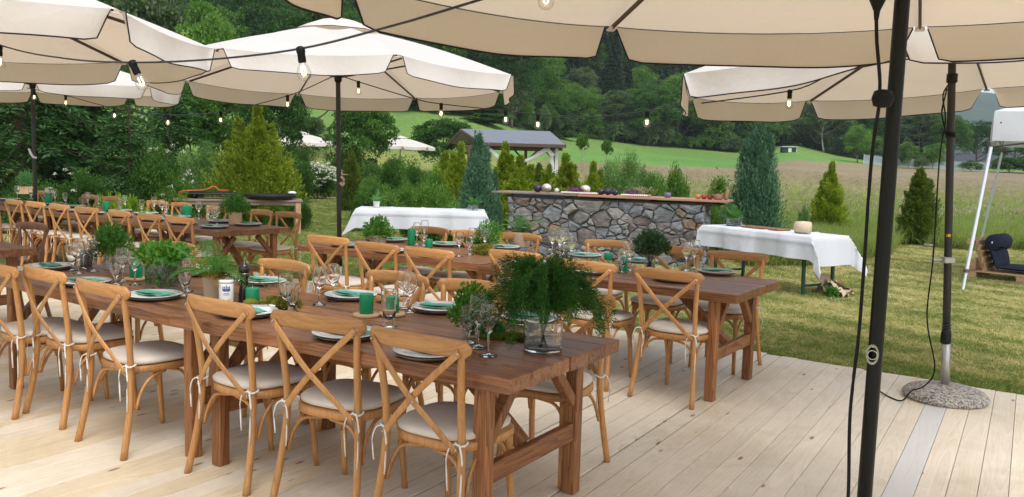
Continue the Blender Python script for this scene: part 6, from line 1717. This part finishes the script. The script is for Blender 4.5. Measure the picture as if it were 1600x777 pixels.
def cp(proto, loc, rz, label, cat, group, s=1.0):
    o = proto if proto.name not in first else copy_tree(proto); first[proto.name] = 1
    o.location = loc; o.rotation_euler = (0, 0, rz); o.scale = (s, s, s); props(o, label, cat, group); return o
def seat(x, y, rz, where, group, fork=False):
    cp(PLp, (x, y, TT), rz, 'white plate ' + where, 'plate', 'plates ' + group)
    a = rz + prng.uniform(-0.3, 0.3)
    cp(NAp, (x, y, TT), a, 'green napkin on the plate ' + where, 'napkin', 'napkins ' + group)
    if fork: cp(FOp, (x + 0.02 * math.sin(a), y - 0.02 * math.cos(a), TT), a + 0.12, 'fork on the green napkin ' + where, 'fork', 'forks ' + group)
gp = 'at the front tables'
for (x, y), w in zip([(-0.76, 3.86), (-0.34, 3.54), (-1.37, 4.33), (-2.65, 5.19), (-2.04, 4.77), (-1.62, 5.44), (-0.95, 4.96), (-0.39, 4.62), (0.11, 4.39), (-2.16, 5.77), (-2.87, 6.45), (-3.23, 5.85)],
    ['in front of the second nearest chair', 'in front of the nearest chair', 'by the candle and pepper mill', 'second from the table joint on the left', 'just left of the table joint', 'behind the pepper mill',
     'left of the candles on wood slices', 'left of the small herb glass', 'behind the feathery bouquet', 'behind the leaf filled glass', 'at the far corner behind the leaf filled glass', 'at the left end of the front tables']):
    seat(x, y, -0.6 + prng.uniform(-0.1, 0.1), w, gp, True)
gp = 'at the second row of tables'
for (x, y), w in zip([(-1.56, 7.92), (-1.09, 7.53), (-0.66, 7.30), (0.15, 6.90), (0.62, 6.44), (1.19, 6.13), (-1.21, 8.55), (-0.65, 8.24), (-0.08, 8.10), (0.66, 7.56), (1.11, 7.25), (1.62, 6.62)],
    ['at the leftmost second row seat', 'at the middle left second row seat', 'left of the golden moss in the second row', 'behind the top of the feathery bouquet', 'in front of the green candle in the second row', 'at the near seat closest to the lawn end',
     'right of the birch bark pot', 'right of the low green candle in the second row', 'between the herb and the pale fern', 'right of the big balloon glasses', 'left of the dusky bouquet', 'at the far corner of the second row by the lawn']):
    seat(x, y, -0.6 + prng.uniform(-0.1, 0.1), w, gp)
ws = ['at its right end, near side', 'second near seat from the right', 'third near seat from the right', 'fourth near seat from the right', 'fifth near seat from the right', 'sixth near seat from the right', 'at the leftmost near seat']
for u, w in zip([-0.42, -1.02, -1.7, -2.42, -3.10, -3.74, -4.4], ws):
    seat(*fromC(u, -0.74), -0.63, 'of the far left row, ' + w, 'in the far left row')
for u, w in zip([-0.5, -1.05, -1.95, -2.7, -3.35, -4.6, -5.3, -6.7], ['right end, far side', 'behind the dark green plant', 'second from the dark green plant', 'behind the candle pair', 'third from the candle pair', 'right of the single candle', 'left of the single candle', 'behind the far fern']):
    seat(*fromC(u, -0.22), -0.63, 'of the far left row, ' + w, 'in the far left row')
seat(-4.72, 7.02, -0.6, 'on the dark table end at the left edge', 'on the dark table')

def make_glass(kind):
    e = empty(kind, (0, 0, 0)); g = G()
    if kind == 'wine_glass': pr = [(0.036, 0), (0.037, 0.002), (0.010, 0.006), (0.0042, 0.015), (0.0038, 0.085), (0.010, 0.095), (0.030, 0.118), (0.040, 0.145), (0.041, 0.165), (0.034, 0.215), (0.0335, 0.215), (0.040, 0.165), (0.039, 0.146), (0.029, 0.120), (0.001, 0.100)]
    elif kind == 'water_glass': pr = [(0.034, 0), (0.034, 0.003), (0.009, 0.007), (0.006, 0.02), (0.009, 0.045), (0.024, 0.065), (0.034, 0.10), (0.036, 0.13), (0.034, 0.165), (0.0335, 0.165), (0.0355, 0.13), (0.0335, 0.101), (0.023, 0.067), (0.001, 0.052)]
    else: pr = [(0.030, 0), (0.032, 0.004), (0.022, 0.03), (0.030, 0.07), (0.036, 0.155), (0.0355, 0.155), (0.0285, 0.07), (0.020, 0.035), (0.001, 0.03)]
    zm = max(p[1] for p in pr); i_ = [i for i, p in enumerate(pr) if p[1] == zm][0]; ro = pr[i_][0]
    pr = pr[:i_] + [(ro + 0.0002, zm - 0.003), (ro, zm - 0.0008), (ro - 0.0006, zm), (ro - 0.0012, zm), (ro - 0.0018, zm - 0.0008), (ro - 0.0016, zm - 0.003)] + [(max(p[0] - 0.0008, 0.001), p[1]) for p in pr[i_ + 2:]]
    g.lathe([(0.001, 0)] + pr, 22, close=False); g.build('glass_body', M['crystal'], e)
    return e
GLP = {k: make_glass(k) for k in ('wine_glass', 'water_glass', 'tumbler')}
def gl(kind, x, y, label, group, s=1.0):
    cp(GLP[kind], (x, y, TT), prng.uniform(0, 6), label, 'glass', group, s)
clusters = [
 ([(-0.09, 3.56, 'w', 1.08), (-0.14, 3.72, 'w', 1.12), (-0.19, 3.82, 'g', 1.05)], 'glass in the close trio left of the big feathery bouquet', 'glasses left of the feathery bouquet'),
 ([(-0.60, 4.13, 't', 1.2)], 'faceted tall tumbler right of the green candle on the wood slice', None),
 ([(-0.55, 4.55, 'w', 1.0), (-0.60, 4.68, 'w', 1.0)], 'stemmed glass in the pair behind the faceted tumbler', 'glass pair behind the tumbler'),
 ([(-1.23, 4.56, 'g', 1.15), (-1.16, 4.44, 't', 1.0)], 'glass beside the golden moss and pepper mill', 'glasses beside the golden moss'),
 ([(-1.08, 4.71, 'w', 1.0), (-1.03, 4.84, 'w', 1.0)], 'wine glass in the pair right of the golden moss', 'wine glass pair right of the moss'),
 ([(-1.91, 4.89, 'g', 1.1), (-1.96, 5.06, 'w', 0.95)], 'glass right beside the leaf filled glass cylinder', 'glasses beside the leaf filled cylinder'),
 ([(-2.47, 5.22, 'g', 1.1), (-2.36, 5.24, 'w', 1.0), (-2.50, 5.38, 'w', 1.0)], 'glass in the trio left of the leaf filled glass cylinder', 'glasses left of the leaf filled cylinder'),
 ([(-3.04, 5.79, 'g', 1.1), (-2.93, 5.66, 'w', 1.0), (-3.02, 5.90, 'w', 1.0), (-2.90, 5.80, 'w', 1.0)], 'glass in the cluster at the left end of the front tables', 'glasses at the left end of the front tables'),
 ([(-1.38, 8.08, 't', 1.2)], 'tall glass left of the birch bark pot with herbs', None),
 ([(-0.94, 8.29, 'w', 1.0), (-0.90, 8.62, 'w', 1.0), (-0.86, 8.22, 'g', 1.0)], 'glass right of the tall green candle in the second row', 'glasses beside the tall candle'),
 ([(-0.38, 7.50, 'g', 1.0), (-0.46, 7.34, 'w', 1.0), (-0.37, 7.82, 'w', 1.0), (-0.30, 7.98, 'w', 1.0), (-0.25, 7.75, 'w', 1.05)], 'wine glass in the cluster left of the golden moss in the second row', 'glasses around the golden moss'),
 ([(0.37, 7.69, 'w', 1.15), (0.43, 7.52, 'w', 1.15), (0.48, 7.74, 'w', 1.15), (0.54, 7.60, 'g', 1.1)], 'glass in the bright cluster behind the feathery bouquet in the second row', 'glasses behind the feathery bouquet'),
 ([(0.86, 6.52, 'g', 1.1), (0.94, 6.67, 'w', 1.0), (0.93, 6.88, 'w', 1.0)], 'glass in the trio left of the dusky bouquet', 'glasses left of the dusky bouquet'),
 ([(1.41, 6.77, 'w', 1.1), (1.51, 6.93, 'w', 1.1)], 'balloon glass in the pair right of the dusky bouquet', 'balloon glass pair'),
]
KIND = {'w': 'wine_glass', 'g': 'water_glass', 't': 'tumbler'}
RANK = {1: [''], 2: ['nearer ', 'farther '], 3: ['nearest ', 'middle ', 'farthest '], 4: ['nearest ', 'second nearest ', 'third nearest ', 'farthest '], 5: ['nearest ', 'second nearest ', 'middle ', 'second farthest ', 'farthest ']}
for lst, lab, grp in clusters:
    for rk, (x, y, k, s) in zip(RANK[len(lst)], sorted(lst, key=lambda q: q[1])): gl(KIND[k], x, y, rk + lab, grp, s)
for pts, lab in [([(-8.24, 14.01), (-8.12, 14.20)], 'glass in the pair right of the small wooden planter'), ([(-7.45, 13.45), (-7.52, 13.62), (-7.34, 13.3)], 'glass in the trio left of the tall green candle, far left row'),
                 ([(-7.04, 12.95), (-6.96, 13.1)], 'glass in the pair right of the tall green candle, far left row'), ([(-6.27, 12.43), (-6.2, 12.6)], 'glass right of the fern in the far left row'),
                 ([(-5.60, 12.0), (-5.46, 11.86)], 'glass in the pair right of the single green candle'), ([(-5.20, 11.80), (-4.93, 11.58)], 'glass between the two groups of green candles'),
                 ([(-4.64, 11.28), (-4.58, 11.0)], 'glass just left of the green candle pair'), ([(-4.03, 10.81), (-3.95, 10.93)], 'glass right of the green candle pair'), ([(-3.71, 10.46), (-3.52, 10.02)], 'glass just left of the dark green potted plant')]:
    for rk, (i, (x, y)) in zip(RANK[len(pts)], enumerate(sorted(pts, key=lambda q: q[1]))): gl('wine_glass' if i % 2 == 0 else 'water_glass', x, y, rk + lab, lab.replace('glass in the', 'glasses in the') + ' group', 1.05)

def candle(x, y, r_, h, label, slice_=False):
    z = TT
    if slice_:
        g = G(); g.lathe([(r_ * 1.8, 0), (r_ * 1.85, 0.002), (r_ * 1.8, 0.014), (r_ * 1.7, 0.015), (0.001, 0.015)], 22, sx=1.05); o = g.build('wood_slice', M['slice'], None, (x, y, z)); props(o, 'round wood slice under the ' + label, 'wood slice'); z += 0.0155
    e = empty('pillar_candle', (x, y, z), 0, label, 'candle')
    g = G(); g.lathe([(r_ * 0.96, 0), (r_, 0.003), (r_, h - 0.004), (r_ * 0.96, h), (r_ * 0.75, h - 0.004), (0.001, h - 0.007)], 24); g.build('wax', M['green_wax'], e)
    g = G(); g.tube([(0, 0, h - 0.008), (0.001, 0, h + 0.006), (0.003, 0.001, h + 0.012)], 0.0012, n=5); g.build('wick', M['wick'], e)
candle(-0.76, 4.40, 0.037, 0.105, 'green candle left of the tumbler', True)
candle(-0.63, 4.45, 0.037, 0.085, 'lower green candle behind the tumbler', True)
candle(-1.43, 4.62, 0.037, 0.100, 'green candle in front of the pepper mill')
candle(-2.45, 5.46, 0.040, 0.09, 'wide green candle left of the leaf filled glass', True)
candle(-2.31, 5.36, 0.037, 0.115, 'green candle touching the leaf filled glass')
candle(-0.99, 8.24, 0.037, 0.16, 'tall green candle at the left of the second row')
candle(-0.79, 7.98, 0.036, 0.085, 'low green candle in front of the plate in the second row')
candle(0.85, 7.40, 0.036, 0.06, 'short green candle near the middle of the stone bar')
candle(0.88, 6.60, 0.034, 0.12, 'green candle hidden among the glasses by the dusky bouquet')
candle(-7.12, 12.91, 0.048, 0.17, 'tall green candle in the far left row')
candle(-5.66, 11.72, 0.042, 0.14, 'single green candle in the far left row')
candle(-4.40, 11.30, 0.040, 0.14, 'rear candle of the green pair in the far left row')
candle(-4.24, 11.02, 0.042, 0.15, 'front candle of the green pair in the far left row')
g = G(); g.lathe([(0.03, 0), (0.042, 0.006), (0.048, 0.028), (0.045, 0.028), (0.035, 0.012), (0.001, 0.01)], 20); o = g.build('small_bowl', M['china'], None, (-1.31, 4.47, TT)); props(o, 'small white bowl right of the green candle by the pepper mill', 'bowl')
e = empty('pepper_mill', (-1.50, 4.70, TT), 0, 'tall black turned pepper mill next to the white and blue tin', 'pepper mill')
g = G(); g.lathe([(0.033, 0), (0.034, 0.01), (0.031, 0.03), (0.033, 0.05), (0.026, 0.09), (0.021, 0.13), (0.025, 0.155), (0.027, 0.165)], 22); g.build('mill_body', M['pepper'], e)
g = G(); g.lathe([(0.0272, 0), (0.0272, 0.004)], 20, (0, 0, 0.1655)); g.build('mill_ring', M['steel'], e)
g = G(); g.lathe([(0.026, 0.0), (0.030, 0.012), (0.029, 0.035), (0.018, 0.052), (0.010, 0.056), (0.010, 0.062), (0.001, 0.066)], 22, (0, 0, 0.171)); g.build('mill_head', M['pepper'], e)
e = empty('salt_tin', (-1.575, 4.62, TT), 0, 'white cylindrical tin with a blue crown print beside the pepper mill', 'tin')
g = G(); g.lathe([(0.039, 0), (0.040, 0.003), (0.040, 0.128), (0.038, 0.132), (0.001, 0.132)], 26); g.build('tin_body', M['china'], e)
g = G(); g.lathe([(0.0412, 0.124), (0.0412, 0.137), (0.038, 0.140), (0.001, 0.140)], 26); g.build('lid', M['china'], e)
ac = math.atan2(-4.62, 1.575)          # the printed side faces the camera side of the table
def on_tin(a, z, r_=0.0405): return (r_ * math.cos(ac + a), r_ * math.sin(ac + a), z)
g = G()
def patch(a0, a1, z0, z1, mat_list=None, n=6):
    V = [on_tin(a0 + (a1 - a0) * i / n, z) for i in range(n + 1) for z in (z0, z1)]
    g.add(V, [(2 * i, 2 * i + 2, 2 * i + 3, 2 * i + 1) for i in range(n)], True)
patch(-0.55, 0.55, 0.086, 0.094); patch(-0.45, 0.45, 0.080, 0.0855)
for k in range(5): patch(-0.44 + k * 0.22 - 0.07, -0.44 + k * 0.22 + 0.07, 0.095, 0.108 if k != 2 else 0.114, n=2)
patch(-0.35, 0.35, 0.068, 0.071); patch(-0.42, 0.42, 0.060, 0.063)
g.build('blue_print', M['navy_print'], e)
g = G(); V = [on_tin(0.35 + 0.16 * math.cos(t), 0.030 + 0.007 * math.sin(t), 0.0407) for t in np.linspace(0, 6.28, 13)[:-1]]; g.add(V, [tuple(range(12))]); g.build('gold_seal', M['yellow_tag'], e)

# ================================================================== GRILL TABLE
gx, gy, ga = -4.50, 17.75, 0.31
e = empty('grill_table', (gx, gy, LAWN), ga, 'long weathered wooden work table at the far edge of the lawn', 'table')
for i in range(4):
    g = G(); g.box((-1.20, 0.09 + i * 0.19, 0.72), (2.55, 0.184, 0.045), 0.004); g.build('plank', M['old_wood'], e)
for u in (-0.02, -2.3):
    for v in (0.06, 0.70):
        g = G(); g.box((u, v, 0.345), (0.11, 0.09, 0.69), 0.006); g.build('leg', M['pallet'], e)
g = G(); g.box((-1.16, 0.04, 0.66), (2.2, 0.04, 0.07), 0.004); g.build('rail', M['old_wood'], e)
def onG(u, v): return (gx + math.cos(ga) * u - math.sin(ga) * v, gy + math.sin(ga) * u + math.cos(ga) * v, LAWN + 0.745)
g = G(); g.lathe([(0.42, 0), (0.50, 0.04), (0.54, 0.10), (0.53, 0.105), (0.48, 0.05), (0.001, 0.03)], 40); o = g.build('iron_pan', M['black_iron'], None, onG(-0.58, 0.32)); props(o, 'wide shallow black iron pan on the right end of the work table', 'pan')
g = G(); g.ball((0, 0, 0.05), 0.06, 10, 6, sx=1.6, sz=0.6); loc = list(onG(-0.12, 0.55)); o = g.build('white_bowl', M['china'], None, (loc[0], loc[1], loc[2] + 0.08)); props(o, 'small white bowl shape behind the black iron pan', 'bowl')
e = empty('grill_rack', onG(-1.75, 0.30), ga, 'black grill rack with orange handles on the left of the work table', 'grill')
g = G()
for k in range(14): g.tube([(-0.42, -0.2 + k * 0.031, 0.13), (0.50, -0.2 + k * 0.031, 0.13)], 0.006, n=5)
g.build('bars', M['black_iron'], e)
g = G(); g.box((0.05, 0, 0.10), (0.98, 0.44, 0.03), 0.01); g.build('tray', M['black_iron'], e)
for s in (-1, 1):
    g = G(); g.tube([(-0.3 if s < 0 else 0.4, 0, 0.0), (-0.3 if s < 0 else 0.4, 0, 0.09)], 0.03, n=8); g.build('foot', M['black_iron'], e)
g = G(); g.tube(spline([(-0.62, -0.05, 0.03), (-0.60, -0.1, 0.13), (-0.40, -0.12, 0.16), (-0.15, -0.05, 0.17), (0.05, 0.1, 0.24), (0.15, 0.05, 0.17), (0.35, 0, 0.17)], 30), 0.014, n=7); g.build('orange_handle', M['orange'], e)
g = G(); g.box((-0.60, 0.0, 0.07), (0.06, 0.14, 0.10), 0.01); g.build('orange_end', M['orange'], e)

# ================================================================== PALLET LOUNGER
pa = math.atan2(-0.71, 0.70)
def pallet_parts(e, L, Wd, z0, flip=False):
    for i in range(5):
        g = G(); g.box((L / 2, 0.05 + i * (Wd - 0.1) / 4, z0 + 0.133), (L, 0.10, 0.02), 0.003); g.build('deck_slat', M['pallet'], e)
    for j in range(3):
        v = 0.05 + j * (Wd - 0.1) / 2
        g = G(); g.box((L / 2, v, z0 + 0.011), (L, 0.10, 0.02), 0.003); g.build('bottom_slat', M['pallet'], e)
        for i in range(4):
            g = G(); g.box((0.072 + i * (L - 0.144) / 3, v, z0 + 0.062), (0.145, 0.10, 0.078), 0.004); g.build('block', M['pallet'], e)
    for i in range(4):
        g = G(); g.box((0.072 + i * (L - 0.144) / 3, Wd / 2, z0 + 0.112), (0.145, Wd, 0.02), 0.003); g.build('cross_slat', M['pallet'], e)
e = empty('pallet_lounger', (7.31, 13.49, LAWN), pa, 'lounger made of wooden pallets on the lawn at the right edge', 'lounger')
pallet_parts(e, 2.3, 0.80, 0.0)
for v in (0.06, 0.40, 0.74):
    g = G(); g.beam((0.26, v, 0.145), (0.09, v, 0.62), 0.06, 0.05, up=(0, 1, 0)); g.build('back_post', M['pallet'], e)
for k in range(5):
    t = 0.18 + k * 0.19; g = G(); g.beam((0.285 - 0.17 * t, 0.0, 0.145 + 0.475 * t), (0.285 - 0.17 * t, 0.80, 0.145 + 0.475 * t), 0.022, 0.075); g.build('back_slat', M['pallet'], e)
for v in (0.05, 0.40, 0.75):
    g = G(); g.box((0.035, v, 0.60), (0.10, 0.11, 0.09), 0.004); g.build('back_block', M['pallet'], e)
    g = G(); g.box((0.07, v, 0.24), (0.12, 0.11, 0.17), 0.004); g.build('support_block', M['pallet'], e)
e = empty('lounger_cushion', (7.31, 13.49, LAWN), pa, 'navy blue tufted cushion folded up over the pallet backrest', 'cushion')
def pillow(L, Wd, H, n=18, m=12, tuft_=3):
    V = []; F = []
    for side in (1, -1):
        for i in range(n + 1):
            for j in range(m + 1):
                u = i / n; v = j / m
                ed = (min(u, 1 - u) * 2) ** 0.35 * (min(v, 1 - v) * 2) ** 0.30 if 0 < u < 1 and 0 < v < 1 else 0
                tf = 1 - 0.28 * abs(math.cos(math.pi * u * tuft_)) ** 12
                V.append((u * L, v * Wd, H / 2 + side * H / 2 * ed * tf))
    o2 = (n + 1) * (m + 1)
    for i in range(n):
        for j in range(m):
            a = i * (m + 1) + j; F.append((a, a + m + 1, a + m + 2, a + 1)); F.append((o2 + a, o2 + a + 1, o2 + a + m + 2, o2 + a + m + 1))
    return V, F
V, F = pillow(1.95, 0.70, 0.15, tuft_=5); g = G(); g.add(np.array(V) + [0.36, 0.05, 0.148], F, True); g.build('seat_pad', M['navy'], e)
V, F = pillow(0.46, 0.70, 0.17, tuft_=1); Vr = np.array(V); c_, s_ = math.cos(1.92), math.sin(1.92)
Vr = np.c_[Vr[:, 0] * c_ - (Vr[:, 2] - 0.085) * s_ + 0.43, Vr[:, 1] + 0.05, Vr[:, 0] * s_ + (Vr[:, 2] - 0.085) * c_ + 0.20]; g = G(); g.add(Vr, F, True); g.build('back_pad', M['navy'], e)
g = G(); g.tube([(0.33, 0.06, 0.60), (0.33, 0.12, 0.60), (0.33, 0.68, 0.60), (0.33, 0.74, 0.60)], [0.10, 0.125, 0.125, 0.10], 0.135 * np.array([0.8, 1, 1, 0.8]), n=18); rl = g.build('rolled_headrest', M['navy'], e)
g = G(); g.box((0.33, 0.056, 0.61), (0.018, 0.006, 0.035), 0.001); g.build('label_tag', M['china'], rl)
g = G(); g.tube(spline([(0.43, 0.1, 0.53), (0.49, 0.08, 0.545), (0.53, 0.06, 0.53)], 8), 0.012, n=6); g.build('tie_strap', M['rubber'], e)

# ================================================================== WHITE TENT
e = empty('pop_up_tent', (0, 0, LAWN), 0, 'white pop-up tent with slanting grey white legs at the right edge', 'tent')
A0 = np.array([7.0, 12.5]); dB = np.array([0.54, 0.842]); dR = np.array([0.842, -0.54]); Ls = 3.0
cor = [A0, A0 + dB * Ls, A0 + dB * Ls + dR * Ls, A0 + dR * Ls]; ctr = sum(cor) / 4
foot = [np.array([6.51, 12.06])] + [c + (c - ctr) * 0.20 for c in cor[1:]]
for c, f in zip(cor, foot):
    g = G(); P = np.array([(f[0], f[1], 0), (f[0] + (c[0] - f[0]) * 0.45, f[1] + (c[1] - f[1]) * 0.45, 0.95)]); 
    g.tube([P[0], P[1]], 0.020, n=4, smooth=False); g.build('leg', M['white_metal'], e)
    g = G(); q = P[0] + (P[1] - P[0]) * 0.30; g.tube([q, (c[0], c[1], 2.16)], 0.026, n=4, smooth=False); g.build('upper_leg', M['white_metal'], e)
    g = G(); g.box(q, (0.07, 0.07, 0.05), 0.006); g.build('clamp', M['slate'], e)
    g = G(); g.box((c[0], c[1], 2.12), (0.09, 0.09, 0.08), 0.01); g.build('corner_joint', M['slate'], e)
zt, zv, za = 2.60, 2.17, 3.35
g = G()
for k in range(4):
    a, b = cor[k], cor[(k + 1) % 4]; n_ = 10; V = []
    for i in range(n_ + 1):
        t = i / n_
        for j in range(n_ + 1):
            s = j / n_; p = (a * (1 - s) + b * s) * t + ctr * (1 - t); V.append((p[0], p[1], za + (zt - za) * t - 0.05 * math.sin(math.pi * t) - 0.02 * 4 * s * (1 - s) * t))
    g.add(V, [(i * (n_ + 1) + j, (i + 1) * (n_ + 1) + j, (i + 1) * (n_ + 1) + j + 1, i * (n_ + 1) + j + 1) for i in range(n_) for j in range(n_)], True)
g.build('roof', M['tent'], e)
for k in range(4):
    a, b = cor[k], cor[(k + 1) % 4]; n_ = 20; V = []; nrm = unit(np.array([(a + b)[0] / 2 - ctr[0], (a + b)[1] / 2 - ctr[1]]))
    for i in range(n_ + 1):
        s = i / n_
        for j in range(5):
            p = a * (1 - s) + b * s + nrm * (0.035 * j / 4 + 0.012 * math.sin(s * 20 + j) * j / 4); V.append((p[0], p[1], zt - 0.02 * 4 * s * (1 - s) - (zt - zv) * j / 4))
    g = G(); g.add(V, [(i * 5 + j, i * 5 + j + 1, (i + 1) * 5 + j + 1, (i + 1) * 5 + j) for i in range(n_) for j in range(4)], True); g.build('valance', M['tent'], e)
    g = G(); g.tube([(a[0], a[1], 2.08), ((a[0] + b[0]) / 2, (a[1] + b[1]) / 2, 1.98 if 0 else 2.28), (b[0], b[1], 2.08)], 0.012, n=4); g.build('truss', M['slate'], e)
g = G(); g.ball((A0[0] + 0.08, A0[1] - 0.05, 2.43), 0.022, 8, 5); g.build('eyelet', M['rubber'], e)

# ================================================================== GARDEN PAVILION
pxc, D = 800, 46
X0, X1 = PX(722, 46), PX(862, 46); zg = gz(PX(800, 46), 46)
def zat(py, D): return 1.6 + (255 - py) / 1318 * D
ex0, ex1 = PX(704, 45), PX(881, 43.5)
zr_, ze_ = zat(204, 46), zat(224, 43.6)
e = empty('garden_pavilion', (0, 0, 0), 0, 'open timber pavilion with a grey felt roof and white drapes behind the thujas', 'pavilion')
yr, yf, yb = 46.5, 44.0, 49.0
def roofslab(y0, z0, y1, z1, th_):
    return [(X0 - 0.1, y0, z0), (X1 + 0.2, y0, z0), (ex1, y1, z1), (ex0 + 0.5, y1, z1)], th_
RL, RR = np.array([X0 - 0.15, yr, zr_]), np.array([PX(856, 46.5), yr, zr_])
FL, FR = np.array([PX(750, 44), yf, ze_]), np.array([ex1, 43.8, ze_])
KL, KR = np.array([PX(700, 49), yb, ze_ + 0.05]), np.array([PX(834, 49), yb, ze_ + 0.05])
for a4, b4 in ((FL, FR), (KL, KR)):
    top = [RL, RR, b4, a4]; bot = [p - [0, 0, 0.09] for p in top]
    g = G(); g.add(top + bot, [(0, 1, 2, 3), (7, 6, 5, 4), (0, 4, 5, 1), (1, 5, 6, 2), (2, 6, 7, 3), (3, 7, 4, 0)]); g.build('roof_slope', M['roof_grey'], e)
    s_ = -0.03 if a4 is FL else 0.03
    g = G(); g.beam(a4 + [0, s_, -0.10], b4 + [0, s_, -0.10], 0.06, 0.16); g.build('fascia', M['timber_dark'], e)
    for p, q in ((RL, a4), (RR, b4)):
        sx = -0.04 if p is RL else 0.04
        g = G(); g.beam(p + [sx, 0, -0.12], q + [sx, 0, -0.10], 0.06, 0.17); g.build('barge_board', M['timber_dark'], e)
posts = [(PX(732, 44.4), 44.4), (PX(868, 44.4), 44.4), (PX(820, 48.5), 48.5), (PX(736, 48.5), 48.5), (PX(872, 48.5) - 0.3, 48.5)]
for i, (x, y) in enumerate(posts):
    z0 = gz(x, y); g = G(); g.box((x, y, (z0 + ze_ - 0.2) / 2), (0.17, 0.17, ze_ - 0.2 - z0), 0.01); g.build('post', M['timber_white' if i == 1 else 'timber_dark'], e)
for x, s in ((posts[0][0], 1), (posts[1][0], -1), (posts[2][0], 1), (posts[2][0], -1)):
    y = 44.4 if x != posts[2][0] else 48.5
    g = G(); g.beam((x, y, ze_ - 0.95), (x + s * 0.7, y, ze_ - 0.24), 0.10, 0.12, up=(0, 1, 0)); g.build('brace', M['timber_dark'], e)
for y in (44.4, 48.5):
    g = G(); g.beam((posts[0][0] - 0.4, y, ze_ - 0.24), (posts[1][0] + 0.3, y, ze_ - 0.24), 0.12, 0.16); g.build('beam', M['timber_dark'], e)
def drape(P, w0, w1, lab, vert=False):
    g = G(); Q = spline(P, 16); g.tube(Q, np.linspace(w0, w1, 16), 0.05, n=8, up=(0, 1, 0)); o = g.build('drape', M['drape']); props(o, lab, 'drape', 'white drapes on the pavilion')
zz = lambda py, D=44.2: zat(py, D)
drape([(PX(853, 44.2), 44.2, zz(232)), (PX(838, 44.2), 44.2, zz(242)), (PX(820, 44.2), 44.2, zz(251)), (PX(806, 44.2), 44.2, zz(252))], 0.14, 0.05, 'long white drape slung left from the white pavilion post')
drape([(PX(853, 44.2), 44.2, zz(230)), (PX(858, 44.2), 44.2, zz(238)), (PX(863, 44.2), 44.2, zz(243))], 0.10, 0.14, 'short white drape tied at the white pavilion post')
drape([(PX(759, 44.2), 44.2, zz(231)), (PX(768, 44.2), 44.2, zz(238)), (PX(777, 44.2), 44.2, zz(247))], 0.05, 0.14, 'white drape under the left half of the pavilion roof')
drape([(PX(860, 44.2), 44.3, zz(240)), (PX(861, 44.2), 44.3, zz(256)), (PX(861, 44.2), 44.3, zz(268))], 0.10, 0.16, 'white drape hanging straight down beside the white pavilion post')

# ================================================================== FAR SMALL THINGS
D = 128; x = PX(1229, D); z0 = gz(x, D)
e = empty('garden_shed', (x, D, z0), 0.0, 'tiny dark green shed with a pale door and white roof edge on the far bank', 'shed')
w, h = 2.15, 0.78
g = G(); g.box((0, 0.6, h / 2), (w, 1.2, h), 0.02); g.build('wall', M['shed_green'], e)
g = G(); g.box((0, 0.55, h + 0.05), (w + 0.25, 1.5, 0.09), 0.02); g.build('roof', M['timber_white'], e)
g = G(); g.box((0.02, -0.02, h * 0.45), (0.5, 0.04, h * 0.8), 0.01); g.build('door', M['white_paint'], e)
g = G(); g.box((w / 2 - 0.05, -0.02, h * 0.5), (0.1, 0.04, h), 0.01); g.build('corner_board', M['timber_white'], e)
D = 124
netm, nt, out = newmat('pale fence netting')
t_ = nd(nt, 'ShaderNodeBsdfTransparent'); d_ = nd(nt, 'ShaderNodeBsdfDiffuse'); d_.inputs['Color'].default_value = (0.38, 0.46, 0.5, 1)
mx = nd(nt, 'ShaderNodeMixShader'); mx.inputs[0].default_value = 0.6; nt.links.new(t_.outputs[0], mx.inputs[1]); nt.links.new(d_.outputs[0], mx.inputs[2]); nt.links.new(mx.outputs[0], out.inputs['Surface'])
e = empty('netting_fence', (0, 0, 0), 0, 'long pale blue grey netting fence across the far end of the field', 'fence')
xs_ = np.linspace(PX(1345, D), PX(1535, D), 12); zz_ = [gz(x, D) for x in xs_]
g = G(); V = [(x, D, z + k) for x, z in zip(xs_, zz_) for k in (0.05, 1.35)]; g.add(V, [(2 * i, 2 * i + 2, 2 * i + 3, 2 * i + 1) for i in range(11)]); g.build('netting', netm, e)
for x, z in zip(xs_, zz_):
    g = G(); g.box((x, D + 0.06, z + 0.7), (0.08, 0.08, 1.4), 0.01); g.build('post', M['timber_white'], e)
LEAF['lime'] = LEAF['lime_']
# remove nothing: every prototype above stands in its own place
# ================================================================== HAZE
m, nt, out = newmat('valley haze')
v = nd(nt, 'ShaderNodeVolumePrincipled'); v.inputs['Color'].default_value = (0.80, 0.88, 1.0, 1); v.inputs['Density'].default_value = 0.00028
v.inputs['Anisotropy'].default_value = 0.2
nt.links.new(v.outputs[0], out.inputs['Volume'])
g = G(); g.box((400, 1150, 118), (4600, 2500, 246), 0.5); o = g.build('haze', m); props(o, 'thin blue haze in the valley air', 'haze', None, 'stuff')
